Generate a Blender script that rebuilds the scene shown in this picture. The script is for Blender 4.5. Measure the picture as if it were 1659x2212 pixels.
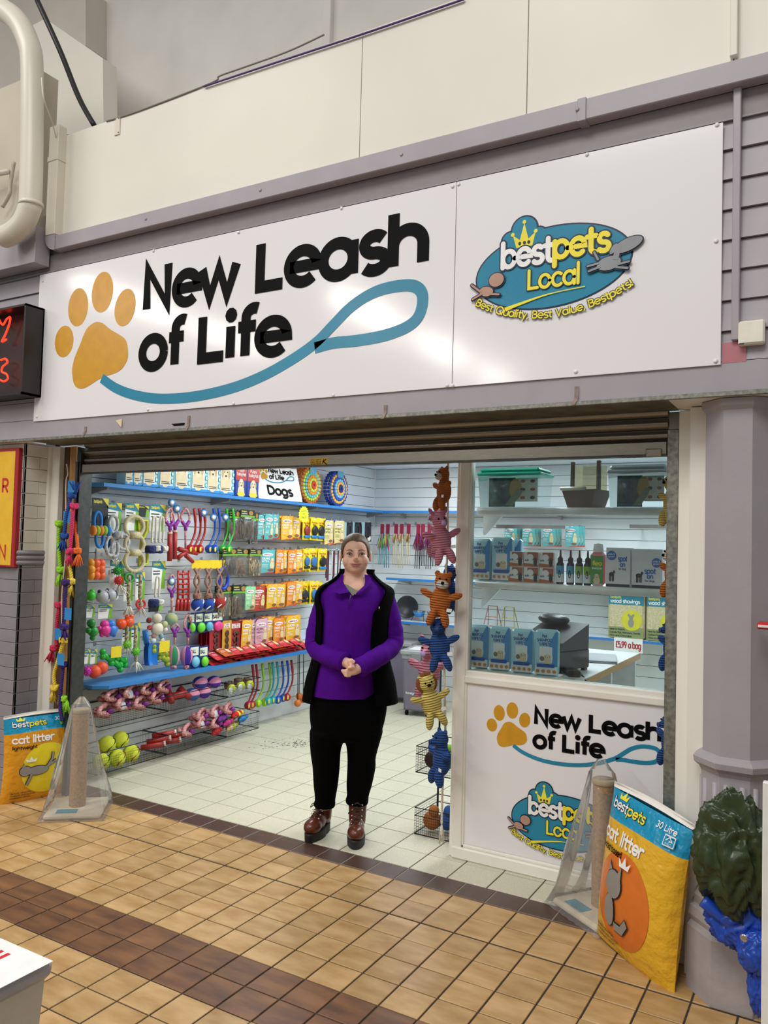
import bpy, bmesh, math, random
import numpy as np
from mathutils import Vector, Matrix
for o in list(bpy.data.objects): bpy.data.objects.remove(o)
SC = bpy.context.scene; COL = SC.collection
random.seed(7)
PI = math.pi; R = math.radians
# ---------------------------------------------------------------- camera (calibrated from the floor-tile grid, 1659 x 2212 frame)
W_, H_ = 1659, 2212
FPX = 1720.87; YAW = R(-30.0245); PIT = R(2.319); ROL = R(-1.5437); CH = 1.55
_f = np.array([math.sin(YAW)*math.cos(PIT), math.cos(YAW)*math.cos(PIT), math.sin(PIT)])
_r = np.array([math.cos(YAW), -math.sin(YAW), 0]); _d = -np.cross(_r, _f)
_r, _d = math.cos(ROL)*_r+math.sin(ROL)*_d, -math.sin(ROL)*_r+math.cos(ROL)*_d
cam_d = bpy.data.cameras.new('camera'); cam = bpy.data.objects.new('camera', cam_d); COL.objects.link(cam)
cam_d.sensor_fit = 'VERTICAL'; cam_d.sensor_height = 36; cam_d.lens = FPX/H_*36; cam_d.clip_start = .05
cam.matrix_world = Matrix(((_r[0], -_d[0], -_f[0], 0), (_r[1], -_d[1], -_f[1], 0), (_r[2], -_d[2], -_f[2], CH), (0, 0, 0, 1)))
SC.camera = cam
def ray(u, v): return _r*(u-W_/2)/FPX+_d*(v-H_/2)/FPX+_f
def FL(u, v, z=0.):            # pixel -> point at height z
    d = ray(u, v); t = (z-CH)/d[2]; return d[0]*t, d[1]*t
def PY(u, v, Y):               # pixel -> (X, Z) on the plane Y
    d = ray(u, v); t = Y/d[1]; return d[0]*t, d[2]*t+CH
def PX(u, v, X):               # pixel -> (Y, Z) on the plane X
    d = ray(u, v); t = X/d[0]; return d[1]*t, d[2]*t+CH
# ---------------------------------------------------------------- world, lamps, exposure
wd = bpy.data.worlds.new('hall_ambient'); SC.world = wd; wd.use_nodes = True
wd.node_tree.nodes['Background'].inputs[0].default_value = (1, .975, .94, 1)
wd.node_tree.nodes['Background'].inputs[1].default_value = .34
def area(name, loc, sx, sy, power, color=(1, 1, 1), rot=(0, 0, 0)):
    l = bpy.data.lights.new(name, 'AREA'); l.shape = 'RECTANGLE'; l.size = sx; l.size_y = sy; l.energy = power; l.color = color
    o = bpy.data.objects.new(name, l); COL.objects.link(o); o.location = loc; o.rotation_euler = rot; return o
for i in range(3): area('hall_strip_lamp', (-5.4, -2.9-2.2*i, 4.6), .16, 1.6, 70, (1, .95, .86))
for i in range(2): area('hall_strip_lamp', (-8.0, -1.2-2.0*i, 4.6), .16, 1.6, 60, (1, .95, .86))
area('hall_skylight', (-1.2, -1.6, 6.4), 3.2, 3.2, 300, (1, .97, .92))
area('hall_skylight', (-5.5, .2, 6.4), 2.2, 2.2, 110, (1, .97, .92))
for x, y in ((-3.3, 4.5), (-3.3, 6.1), (-1.6, 4.6), (-1.6, 6.2)):
    area('shop_ceiling_lamp', (x, y, 2.32), .3, 1.2, 22, (.94, .985, 1.0))
vs = SC.view_settings; vs.view_transform = 'Standard'; vs.look = 'None'; vs.gamma = 1; vs.exposure = 0.; vs.use_curve_mapping = False
# ---------------------------------------------------------------- materials
def srgb(h):
    if isinstance(h, str):
        h = h.lstrip('#'); c = [int(h[i:i+2], 16)/255 for i in (0, 2, 4)]
        return tuple(x/12.92 if x <= .04045 else ((x+.055)/1.055)**2.4 for x in c)
    return tuple(h)
_MC = {}
def mat(hx, rough=.5, metal=0., nz=(18., .06), bump=None, rand=0., emis=0., alpha=None, coat=0., spec=.5, stretch=None, kind=None, h2=None, trans=0.):
    key = (hx, rough, metal, nz, bump, rand, emis, alpha, coat, spec, stretch, kind, h2, trans)
    if key in _MC: return _MC[key]
    m = bpy.data.materials.new('paint'); m.use_nodes = True; nt = m.node_tree; N = nt.nodes; L = nt.links
    b = N['Principled BSDF']; c = srgb(hx)
    b.inputs['Roughness'].default_value = rough; b.inputs['Metallic'].default_value = metal
    b.inputs['Specular IOR Level'].default_value = spec; b.inputs['Coat Weight'].default_value = coat
    b.inputs['Transmission Weight'].default_value = trans
    tc = N.new('ShaderNodeTexCoord'); mp = N.new('ShaderNodeMapping'); L.new(tc.outputs['Object'], mp.inputs[0])
    if stretch: mp.inputs['Scale'].default_value = stretch
    oi = None
    if rand:
        oi = N.new('ShaderNodeObjectInfo'); va = N.new('ShaderNodeVectorMath'); va.operation = 'ADD'
        cb = N.new('ShaderNodeCombineXYZ'); mu = N.new('ShaderNodeMath'); mu.operation = 'MULTIPLY'; mu.inputs[1].default_value = 37.
        L.new(oi.outputs['Random'], mu.inputs[0]); L.new(mu.outputs[0], cb.inputs[0]); L.new(mu.outputs[0], cb.inputs[2])
        L.new(mp.outputs[0], va.inputs[0]); L.new(cb.outputs[0], va.inputs[1]); vec = va.outputs[0]
    else: vec = mp.outputs[0]
    n = N.new('ShaderNodeTexNoise'); n.inputs['Scale'].default_value = nz[0]; n.inputs['Detail'].default_value = 4; L.new(vec, n.inputs['Vector'])
    src = n.outputs['Fac']
    if kind == 'wave':
        w = N.new('ShaderNodeTexWave'); w.inputs['Scale'].default_value = nz[0]; w.inputs['Distortion'].default_value = .6; w.bands_direction = 'Z'; L.new(vec, w.inputs['Vector']); src = w.outputs['Fac']
    if kind == 'speck':
        n.inputs['Detail'].default_value = 1; n.inputs['Roughness'].default_value = .8
    mx = N.new('ShaderNodeMix'); mx.data_type = 'RGBA'
    a = nz[1]
    if h2: A, B = c, srgb(h2)
    else: A = tuple(max(0, x*(1-a)) for x in c); B = tuple(min(1, x*(1+a)) for x in c)
    mx.inputs[6].default_value = (*A, 1); mx.inputs[7].default_value = (*B, 1)
    rp = N.new('ShaderNodeMapRange'); rp.inputs[1].default_value = .3; rp.inputs[2].default_value = .7
    if kind == 'speck': rp.inputs[1].default_value = .33; rp.inputs[2].default_value = .42
    L.new(src, rp.inputs[0]); L.new(rp.outputs[0], mx.inputs[0]); col = mx.outputs[2]
    if rand:
        hs = N.new('ShaderNodeHueSaturation'); r2 = N.new('ShaderNodeMapRange'); r2.inputs[3].default_value = 1-rand; r2.inputs[4].default_value = 1+rand
        L.new(oi.outputs['Random'], r2.inputs[0]); L.new(r2.outputs[0], hs.inputs['Value']); L.new(col, hs.inputs['Color']); col = hs.outputs[0]
    L.new(col, b.inputs['Base Color'])
    if bump:
        bn = N.new('ShaderNodeBump'); bn.inputs['Strength'].default_value = bump[1]; bn.inputs['Distance'].default_value = bump[2] if len(bump) > 2 else .004
        if kind == 'wave': L.new(src, bn.inputs['Height'])
        else:
            n2 = N.new('ShaderNodeTexNoise'); n2.inputs['Scale'].default_value = bump[0]; n2.inputs['Detail'].default_value = 3; L.new(vec, n2.inputs['Vector']); L.new(n2.outputs['Fac'], bn.inputs['Height'])
        L.new(bn.outputs[0], b.inputs['Normal'])
    if emis: b.inputs['Emission Color'].default_value = (*c, 1); b.inputs['Emission Strength'].default_value = emis
    if alpha is not None: b.inputs['Alpha'].default_value = alpha
    _MC[key] = m; return m
def clear(tint='#f4f8f8', fres=1.35, haze=.0, rough=.03):
    key = ('clear', tint, fres, haze, rough)
    if key in _MC: return _MC[key]
    m = bpy.data.materials.new('clear_sheet'); m.use_nodes = True; nt = m.node_tree; N = nt.nodes; L = nt.links; N.clear()
    o = N.new('ShaderNodeOutputMaterial'); t = N.new('ShaderNodeBsdfTransparent'); t.inputs[0].default_value = (*srgb(tint), 1)
    g = N.new('ShaderNodeBsdfGlossy'); g.inputs['Roughness'].default_value = rough; g.inputs[0].default_value = (1, 1, 1, 1)
    fr = N.new('ShaderNodeFresnel'); fr.inputs[0].default_value = fres; mx = N.new('ShaderNodeMixShader')
    df = N.new('ShaderNodeBsdfDiffuse'); df.inputs[0].default_value = (.85, .86, .87, 1); m2 = N.new('ShaderNodeMixShader'); m2.inputs[0].default_value = haze
    tcn = N.new('ShaderNodeTexCoord'); nn = N.new('ShaderNodeTexNoise'); nn.inputs['Scale'].default_value = 9; L.new(tcn.outputs['Object'], nn.inputs['Vector'])
    bp = N.new('ShaderNodeBump'); bp.inputs['Strength'].default_value = .25 if haze else .01; bp.inputs['Distance'].default_value = .01; L.new(nn.outputs['Fac'], bp.inputs['Height']); L.new(bp.outputs[0], g.inputs['Normal'])
    L.new(t.outputs[0], m2.inputs[1]); L.new(df.outputs[0], m2.inputs[2]); L.new(fr.outputs[0], mx.inputs[0]); L.new(m2.outputs[0], mx.inputs[1]); L.new(g.outputs[0], mx.inputs[2]); L.new(mx.outputs[0], o.inputs[0])
    _MC[key] = m; return m
# ---------------------------------------------------------------- mesh builder
class MB:
    def __init__(s, mp=None): s.v = []; s.f = []; s.mi = []; s.ml = []; s.sm = []; s.map = mp; s.n = .0004; s.e = 0
    def M(s, m):
        if m not in s.ml: s.ml.append(m)
        return s.ml.index(m)
    def add(s, V, Fc, m, smooth=False):
        k = len(s.v); s.v += [tuple(p) for p in V]; i = s.M(m)
        for q in Fc: s.f.append(tuple(a+k for a in q)); s.mi.append(i); s.sm.append(smooth)
        return s
    def box(s, x0, x1, y0, y1, z0, z1, m, b=0):
        if x0 > x1: x0, x1 = x1, x0
        if y0 > y1: y0, y1 = y1, y0
        if z0 > z1: z0, z1 = z1, z0
        if not b:
            V = [(x, y, z) for z in (z0, z1) for y in (y0, y1) for x in (x0, x1)]
            return s.add(V, [(0, 2, 3, 1), (4, 5, 7, 6), (0, 1, 5, 4), (2, 6, 7, 3), (0, 4, 6, 2), (1, 3, 7, 5)], m)
        b = min(b, (x1-x0)/2.01, (y1-y0)/2.01, (z1-z0)/2.01)
        V = []; ix = {}
        for i in (0, 1):
            for j in (0, 1):
                for k in (0, 1):
                    X = (x0, x1)[i]; Y = (y0, y1)[j]; Z = (z0, z1)[k]; dx = b*(1, -1)[i]; dy = b*(1, -1)[j]; dz = b*(1, -1)[k]
                    for a, p in enumerate(((X, Y+dy, Z+dz), (X+dx, Y, Z+dz), (X+dx, Y+dy, Z))): ix[i, j, k, a] = len(V); V.append(p)
        Fc = []
        for i in (0, 1):
            q = [ix[i, 0, 0, 0], ix[i, 1, 0, 0], ix[i, 1, 1, 0], ix[i, 0, 1, 0]]; Fc.append(q if i else q[::-1])
            q = [ix[0, i, 0, 1], ix[0, i, 1, 1], ix[1, i, 1, 1], ix[1, i, 0, 1]]; Fc.append(q if i else q[::-1])
            q = [ix[0, 0, i, 2], ix[1, 0, i, 2], ix[1, 1, i, 2], ix[0, 1, i, 2]]; Fc.append(q if i else q[::-1])
        for i in (0, 1):
            for j in (0, 1):
                Fc.append([ix[i, j, 0, 0], ix[i, j, 1, 0], ix[i, j, 1, 1], ix[i, j, 0, 1]])
                Fc.append([ix[i, 0, j, 0], ix[i, 1, j, 0], ix[i, 1, j, 2], ix[i, 0, j, 2]])
                Fc.append([ix[0, i, j, 1], ix[1, i, j, 1], ix[1, i, j, 2], ix[0, i, j, 2]])
                for k in (0, 1): Fc.append([ix[i, j, k, a] for a in (0, 1, 2)])
        return s.add(V, Fc, m)
    def tube(s, pts, r, m, n=8, closed=False, caps=True):
        P = [Vector(p) for p in pts]; k = len(P); rr = r if isinstance(r, (list, tuple)) else [r]*k
        V = []; nx = None
        for i, p in enumerate(P):
            if closed: t = P[(i+1) % k]-P[i-1]
            else: t = P[min(i+1, k-1)]-P[max(i-1, 0)]
            if t.length < 1e-9: t = Vector((0, 0, 1))
            t.normalize()
            if nx is None:
                nx = t.orthogonal().normalized()
            nx = (nx-t*nx.dot(t))
            if nx.length < 1e-6: nx = t.orthogonal()
            nx.normalize(); ny = t.cross(nx)
            V += [tuple(p+(nx*math.cos(2*PI*j/n)+ny*math.sin(2*PI*j/n))*rr[i]) for j in range(n)]
        Fc = []
        for i in range(k if closed else k-1):
            a = i*n; c = ((i+1) % k)*n
            Fc += [(a+j, a+(j+1) % n, c+(j+1) % n, c+j) for j in range(n)]
        if caps and not closed: Fc += [tuple(range(n))[::-1], tuple(range((k-1)*n, k*n))]
        return s.add(V, Fc, m, True)
    def lathe(s, prof, m, n=16, at=(0, 0, 0), ax=None):
        V = []; Q = Vector((0, 0, 1)).rotation_difference(Vector(ax)) if ax else None
        for r, z in prof:
            for j in range(n):
                p = Vector((r*math.cos(2*PI*j/n), r*math.sin(2*PI*j/n), z))
                if Q: p = Q @ p
                V.append((p.x+at[0], p.y+at[1], p.z+at[2]))
        Fc = [(i*n+j, i*n+(j+1) % n, (i+1)*n+(j+1) % n, (i+1)*n+j) for i in range(len(prof)-1) for j in range(n)]
        if prof[0][0] > 1e-5: Fc.append(tuple(range(n))[::-1])
        if prof[-1][0] > 1e-5: Fc.append(tuple(range((len(prof)-1)*n, len(prof)*n)))
        return s.add(V, Fc, m, True)
    def ell(s, c, r, m, n=14, k=9, rot=None):
        if not isinstance(r, (list, tuple)): r = (r, r, r)
        V = []; 
        for i in range(k+1):
            th = PI*i/k
            for j in range(n):
                p = Vector((r[0]*math.sin(th)*math.cos(2*PI*j/n), r[1]*math.sin(th)*math.sin(2*PI*j/n), r[2]*math.cos(th)))
                if rot is not None: p = rot @ p
                V.append((p.x+c[0], p.y+c[1], p.z+c[2]))
        return s.add(V, [(i*n+j, (i+1)*n+j, (i+1)*n+(j+1) % n, i*n+(j+1) % n) for i in range(k) for j in range(n)], m, True)
    def grid(s, fn, nu, nv, m, smooth=True, cu=False):
        V = [fn(i/nu, j/nv) for j in range(nv+1) for i in range(nu+(0 if cu else 1))]; w = nu if cu else nu+1
        return s.add(V, [(j*w+i, j*w+(i+1) % w, (j+1)*w+(i+1) % w, (j+1)*w+i) for j in range(nv) for i in range(nu)], m, smooth)
    def prism(s, pts, y0, y1, m):      # outline in (x, z), extruded along y (front = y0)
        k = len(pts); V = [(x, y0, z) for x, z in pts]+[(x, y1, z) for x, z in pts]
        return s.add(V, [tuple(range(k)), tuple(range(k, 2*k))[::-1]]+[(i, i+k, (i+1) % k+k, (i+1) % k) for i in range(k)], m)
    # ---- flat print: shapes in (u, v); map turns (u, v, n) into 3-D; each call is a hair further out
    def _p(s, pts): return [s.map(u, v, s.n+(s.e % 6)*.00004) for u, v in pts] if s.map else [(u, -s.n-(s.e % 6)*.00004, v) for u, v in pts]
    def poly(s, pts, m): s.add(s._p(pts), [tuple(range(len(pts)))], m); s.n += .00025; return s
    def rect(s, u0, v0, u1, v1, m, k=1):
        if k > 1:
            for i in range(k): a = u0+(u1-u0)*i/k; b = u0+(u1-u0)*(i+1)/k; s.add(s._p([(a, v0), (b, v0), (b, v1), (a, v1)]), [(0, 1, 2, 3)], m)
            s.n += .00025; return s
        return s.poly([(u0, v0), (u1, v0), (u1, v1), (u0, v1)], m)
    def disc(s, cu, cv, ru, rv, m, n=28, rot=0):
        c, q = math.cos(rot), math.sin(rot)
        return s.poly([(cu+ru*math.cos(2*PI*i/n)*c-rv*math.sin(2*PI*i/n)*q, cv+ru*math.cos(2*PI*i/n)*q+rv*math.sin(2*PI*i/n)*c) for i in range(n)], m)
    def line(s, pts, w, m, rnd=False, lift=True):
        P = [Vector(p) for p in pts]; k = len(P); Lf = []; Rt = []
        ww = w if isinstance(w, (list, tuple)) else [w]*k
        for i, p in enumerate(P):
            d0 = (P[i]-P[i-1]) if i else (P[1]-P[0]); d1 = (P[i+1]-P[i]) if i < k-1 else d0
            if d0.length < 1e-9: d0 = d1
            if d1.length < 1e-9: d1 = d0
            d0 = d0.normalized(); d1 = d1.normalized(); n0 = Vector((-d0.y, d0.x)); n1 = Vector((-d1.y, d1.x)); q = n0+n1
            if q.length < .3: q = n0.copy()
            q.normalize(); l = min(1/max(q.dot(n0), .35), 2.2)*ww[i]/2
            Lf.append(p+q*l); Rt.append(p-q*l)
        V = s._p([(p.x, p.y) for p in Lf]+[(p.x, p.y) for p in Rt])
        s.add(V, [(i+k, i+1+k, i+1, i) for i in range(k-1)], m); s.e += 1
        if rnd:
            for e, c in ((0, P[0]), (1, P[-1])): s.add(s._p([(c.x+ww[0]/2*math.cos(2*PI*i/10), c.y+ww[0]/2*math.sin(2*PI*i/10)) for i in range(10)]), [tuple(range(10))], m)
        if lift: s.n += .00025
        return s
    def text(s, t, u, v, h, m, w=.11, rnd=False, fit=None, align='l', slant=0., arc=None, seg=7):
        tw = textw(t)*h/.72; kx = h/.72; ky = h/.72
        if fit: kx *= fit/tw; tw = fit
        x = u-(tw/2 if align == 'c' else tw if align == 'r' else 0); x0 = x
        for ch in t:
            adv, strokes = glyph(ch, seg)
            for st in strokes:
                pts = [(x+a*kx+slant*b*ky, v+b*ky) for a, b in st[1]]
                if arc: pts = [arc(a, b-v) for a, b in pts]
                if st[0] == 'D':
                    c = pts[0]; rr = w*ky*.66; s.add(s._p([(c[0]+rr*math.cos(2*PI*i/10), c[1]+rr*math.sin(2*PI*i/10)) for i in range(10)]), [tuple(range(10))], m)
                else: s.line(pts, w*ky, m, rnd, False)
            x += adv*kx
        s.n += .00025; return s
    def mesh(s, name):
        me = bpy.data.meshes.new(name); me.from_pydata(s.v, [], s.f)
        for m in s.ml: me.materials.append(m)
        me.polygons.foreach_set('material_index', s.mi); me.polygons.foreach_set('use_smooth', s.sm); me.update(); return me
    def build(s, name, parent=None, loc=(0, 0, 0), rot=(0, 0, 0)):
        return link(name, s.mesh(name), parent, loc, rot)
def link(name, me, parent=None, loc=(0, 0, 0), rot=(0, 0, 0)):
    o = bpy.data.objects.new(name, me); COL.objects.link(o); o.parent = parent; o.location = loc; o.rotation_euler = rot; return o
def tag(o, label, cat, group=None):
    o['label'] = label; o['category'] = cat
    if group: o['group'] = group
    return o
def thing(name, label, cat, loc=(0, 0, 0), rz=0., group=None, sc=None):
    o = bpy.data.objects.new(name, None); COL.objects.link(o); o.location = loc; o.rotation_euler = (0, 0, rz); o.empty_display_size = .05
    if sc: o.scale = sc
    return tag(o, label, cat, group)
def struct(name, mb, parent=None, **k):
    o = mb.build(name, parent, **k)
    if parent is None: o['kind'] = 'structure'
    return o
def dup(root, loc, rot=None, label=None, group=None, sc=None):
    r = root.copy(); COL.objects.link(r); r.location = loc
    if rot is not None: r.rotation_euler = rot if isinstance(rot, tuple) else (0, 0, rot)
    if sc: r.scale = sc
    if label: r['label'] = label
    if group: r['group'] = group
    for ch in root.children:
        c = ch.copy(); COL.objects.link(c); c.parent = r
        for g in ch.children: d = g.copy(); COL.objects.link(d); d.parent = c
    return r
def remesh(mb, name, vox, it=6, fac=.5, dec=None):
    o = mb.build('tmp_form'); md = o.modifiers.new('r', 'REMESH'); md.mode = 'VOXEL'; md.voxel_size = vox; md.use_smooth_shade = True
    if it: sm = o.modifiers.new('s', 'SMOOTH'); sm.iterations = it; sm.factor = fac
    if dec: dm = o.modifiers.new('d', 'DECIMATE'); dm.ratio = dec
    dg = bpy.context.evaluated_depsgraph_get(); me = bpy.data.meshes.new_from_object(o.evaluated_get(dg)); me.name = name
    ms = list(mb.ml); bpy.data.objects.remove(o)
    me.materials.clear(); me.materials.append(ms[0])
    me.polygons.foreach_set('use_smooth', [True]*len(me.polygons)); return me
# ---------------------------------------------------------------- stroke lettering (centre lines; x height .5, caps .72)
_O = 'A.25,.25,.23,.24,0,360'
GL = {'a': (.6, _O+';.48,.5 .48,0'), 'b': (.58, _O+';.02,.75 .02,0'), 'c': (.5, 'A.25,.25,.23,.24,48,312'), 'd': (.6, _O+';.48,.75 .48,0'),
 'e': (.56, '.04,.25 .48,.25 A.25,.25,.23,.24,0,315'), 'f': (.34, 'A.27,.6,.14,.14,65,180 .13,0;.0,.46 .3,.46'), 'g': (.6, _O+';.48,.5 .48,-.02 A.25,-.02,.23,.19,0,-145'),
 'h': (.55, '.03,.75 .03,0;.03,.26 A.24,.27,.21,.22,180,0 .45,0'), 'i': (.17, '.04,.5 .04,0;D.04,.68'), 'j': (.2, '.08,.5 .08,-.06 A-.04,-.06,.12,.13,0,-90;D.08,.68'),
 'k': (.5, '.03,.75 .03,0;.4,.49 .05,.2;.17,.3 .43,0'), 'l': (.17, '.04,.75 .04,0'), 'm': (.84, '.03,.5 .03,0;.03,.3 A.2,.3,.17,.19,180,0 .37,0;.37,.3 A.54,.3,.17,.19,180,0 .71,0'),
 'n': (.55, '.03,.5 .03,0;.03,.26 A.24,.27,.21,.22,180,0 .45,0'), 'o': (.58, _O), 'p': (.58, _O+';.02,.5 .02,-.22'), 'q': (.6, _O+';.48,.5 .48,-.22'),
 'r': (.36, '.03,.5 .03,0;.03,.26 A.22,.28,.19,.21,180,62'), 's': (.44, 'A.2,.37,.15,.125,35,270 A.2,.12,.17,.125,90,-145'), 't': (.36, '.13,.68 .13,.14 A.27,.14,.14,.14,180,275;.0,.47 .3,.47'),
 'u': (.55, '.03,.5 .03,.22 A.24,.22,.21,.22,180,360 .45,.5;.45,.5 .45,0'), 'v': (.5, '.0,.5 .21,.01 .42,.5'), 'w': (.76, '0,.5 .17,.01 .34,.48 .51,.01 .68,.5'), 'x': (.48, '0,.5 .38,0;.38,.5 0,0'),
 'y': (.5, '0,.5 .22,.04;.44,.5 .13,-.22'), 'z': (.48, '0,.46 .36,.46 0,.04 .38,.04'),
 'A': (.66, '0,0 .28,.72 .56,0;.1,.22 .46,.22'), 'B': (.56, '.04,0 .04,.68 .24,.68 A.25,.53,.17,.15,90,-90 .04,.38;.24,.38 A.26,.2,.2,.18,90,-90 .04,.02'), 'C': (.72, 'A.36,.36,.33,.35,45,315'),
 'D': (.68, '.04,.02 .04,.68 .22,.68 A.22,.35,.34,.33,90,-90 .04,.02'), 'E': (.54, '.44,.68 .04,.68 .04,.03 .44,.03;.04,.36 .38,.36'), 'F': (.52, '.42,.68 .04,.68 .04,0;.04,.36 .36,.36'),
 'G': (.78, 'A.36,.36,.33,.35,45,352 .4,.33'), 'H': (.64, '.04,.72 .04,0;.5,.72 .5,0;.04,.36 .5,.36'), 'I': (.2, '.05,.72 .05,0'), 'J': (.46, '.34,.72 .34,.2 A.18,.2,.16,.18,0,-170'),
 'K': (.6, '.04,.72 .04,0;.46,.7 .06,.3;.2,.44 .5,0'), 'L': (.52, '.05,.72 .05,.04 .44,.04'), 'M': (.76, '.04,0 .04,.7 .34,.2 .64,.7 .64,0'), 'N': (.66, '.05,0 .05,.7 .5,.02 .5,.72'),
 'O': (.8, 'A.37,.36,.34,.35,0,360'), 'P': (.54, '.04,0 .04,.68 .24,.68 A.25,.5,.19,.18,90,-90 .04,.32'), 'Q': (.8, 'A.37,.36,.34,.35,0,360;.45,.22 .7,-.02'), 'R': (.58, '.04,0 .04,.68 .24,.68 A.25,.5,.19,.18,90,-90 .04,.32;.24,.32 .46,0'),
 'S': (.54, 'A.24,.53,.18,.16,35,270 A.24,.19,.2,.18,90,-145'), 'T': (.56, '.0,.68 .5,.68;.25,.68 .25,0'), 'U': (.64, '.05,.72 .05,.24 A.27,.24,.22,.22,180,360 .49,.72'), 'V': (.62, '0,.72 .27,.01 .54,.72'),
 'W': (.92, '0,.72 .2,.01 .42,.7 .64,.01 .84,.72'), 'X': (.58, '0,.72 .48,0;.48,.72 0,0'), 'Y': (.56, '0,.72 .24,.34 .48,.72;.24,.34 .24,0'), 'Z': (.56, '0,.68 .46,.68 0,.04 .46,.04'),
 '0': (.58, 'A.26,.36,.22,.34,0,360'), '1': (.3, '.02,.56 .16,.7 .16,0'), '2': (.52, 'A.22,.5,.2,.2,170,-35 .02,.04 .44,.04'), '3': (.52, 'A.2,.52,.18,.17,140,-90;A.2,.19,.2,.17,90,-140'), '4': (.56, '.36,0 .36,.7 .02,.2 .48,.2'),
 '5': (.54, '.4,.68 .1,.68 .06,.4 A.21,.23,.2,.21,120,-140'), '6': (.54, 'A.24,.22,.2,.2,0,360;.08,.34 .3,.72'), '7': (.5, '.0,.68 .42,.68 .14,0'), '8': (.54, 'A.23,.53,.16,.16,0,360;A.23,.19,.2,.18,0,360'), '9': (.54, 'A.23,.5,.19,.19,0,360;.41,.42 .2,0'),
 '!': (.2, '.06,.72 .06,.2;D.06,.03'), '.': (.16, 'D.04,.03'), ',': (.18, '.08,.06 .02,-.1'), '&': (.64, '.5,0 .12,.5 A.24,.57,.13,.12,200,-60 .06,.24 A.22,.17,.18,.16,160,350 .5,.34'), '£': (.54, 'A.28,.52,.15,.16,20,180 .13,.04;.02,.04 .46,.04;.02,.34 .34,.34'), '-': (.36, '.04,.28 .28,.28'), "'": (.14, '.04,.72 .04,.56'), ' ': (.3, ''), '/': (.4, '0,0 .3,.72'), '%': (.5, '0,0 .4,.7;D.05,.6;D.36,.1')}
_GC = {}
def glyph(ch, seg=7):
    if (ch, seg) in _GC: return _GC[ch, seg]
    adv, sp = GL.get(ch, GL['o']); out = []
    for st in sp.split(';'):
        if not st: continue
        if st[0] == 'D': out.append(('D', [tuple(float(q) for q in st[1:].split(','))])); continue
        pts = []
        for tk in st.split():
            if tk[0] == 'A':
                cx, cy, rx, ry, a0, a1 = [float(q) for q in tk[1:].split(',')]; k = max(3, int(abs(a1-a0)/360*seg*3.2))
                pts += [(cx+rx*math.cos(R(a0+(a1-a0)*i/k)), cy+ry*math.sin(R(a0+(a1-a0)*i/k))) for i in range(k+1)]
            else: pts.append(tuple(float(q) for q in tk.split(',')))
        pts = [p for i, p in enumerate(pts) if i == 0 or abs(p[0]-pts[i-1][0])+abs(p[1]-pts[i-1][1]) > 1e-4]
        out.append(('L', pts))
    _GC[ch, seg] = (adv, out); return _GC[ch, seg]
def textw(t): return sum(GL.get(c, GL['o'])[0] for c in t)-.1
def smooth_path(pts, k=6, closed=False):
    P = [Vector(p) for p in pts]; n = len(P); out = []
    for i in range(n if closed else n-1):
        p0, p1, p2, p3 = (P[(i-1) % n], P[i], P[(i+1) % n], P[(i+2) % n]) if closed else (P[max(i-1, 0)], P[i], P[i+1], P[min(i+2, n-1)])
        for j in range(k):
            t = j/k; out.append(.5*((2*p1)+(p2-p0)*t+(2*p0-5*p1+4*p2-p3)*t*t+(3*p1-p0-3*p2+p3)*t**3))
    if not closed: out.append(P[-1])
    return [tuple(p) for p in out]
BLACK = mat('#0a0a0c', .5, spec=.08); WHITE = mat('#f2f2f2', .35); TEAL = mat('#1f86a8', .3, nz=(2., .08)); GOLD = mat('#cf971f', .3); YEL = mat('#f3e438', .4); NAVY = mat('#16203c', .4)
INK = mat('#20252e', .5)
# ================================================================ the setting
GREY = mat('#a39da5', .45, nz=(6., .05), bump=(60., .15, .002)); GREYD = mat('#8f898f', .5, nz=(6., .06), bump=(40., .2, .002)); CREAM = mat('#e3dfd3', .45, nz=(1.2, .05), bump=(30., .08, .002)); CREAM2 = mat('#d8d2c2', .5, nz=(2., .08), bump=(25., .25, .003))
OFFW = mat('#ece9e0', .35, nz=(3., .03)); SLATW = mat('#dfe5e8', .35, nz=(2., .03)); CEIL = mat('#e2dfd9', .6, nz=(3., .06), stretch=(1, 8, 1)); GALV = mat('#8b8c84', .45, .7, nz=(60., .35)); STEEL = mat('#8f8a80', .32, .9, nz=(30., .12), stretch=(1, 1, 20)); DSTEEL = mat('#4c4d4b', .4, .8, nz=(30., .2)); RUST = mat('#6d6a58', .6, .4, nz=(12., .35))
PINE = mat('#b98d52', .6, nz=(9., .25), stretch=(6, 6, .6)); DWOOD = mat('#54381f', .6, nz=(9., .3), stretch=(6, 6, .6)); BLUE = mat('#2f7cc4', .35); CHROME = mat('#d5d8da', .12, 1.); WIRE = mat('#23262a', .4, .6); PLAS = mat('#9da1a3', .4)
YF = 3.0
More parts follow.
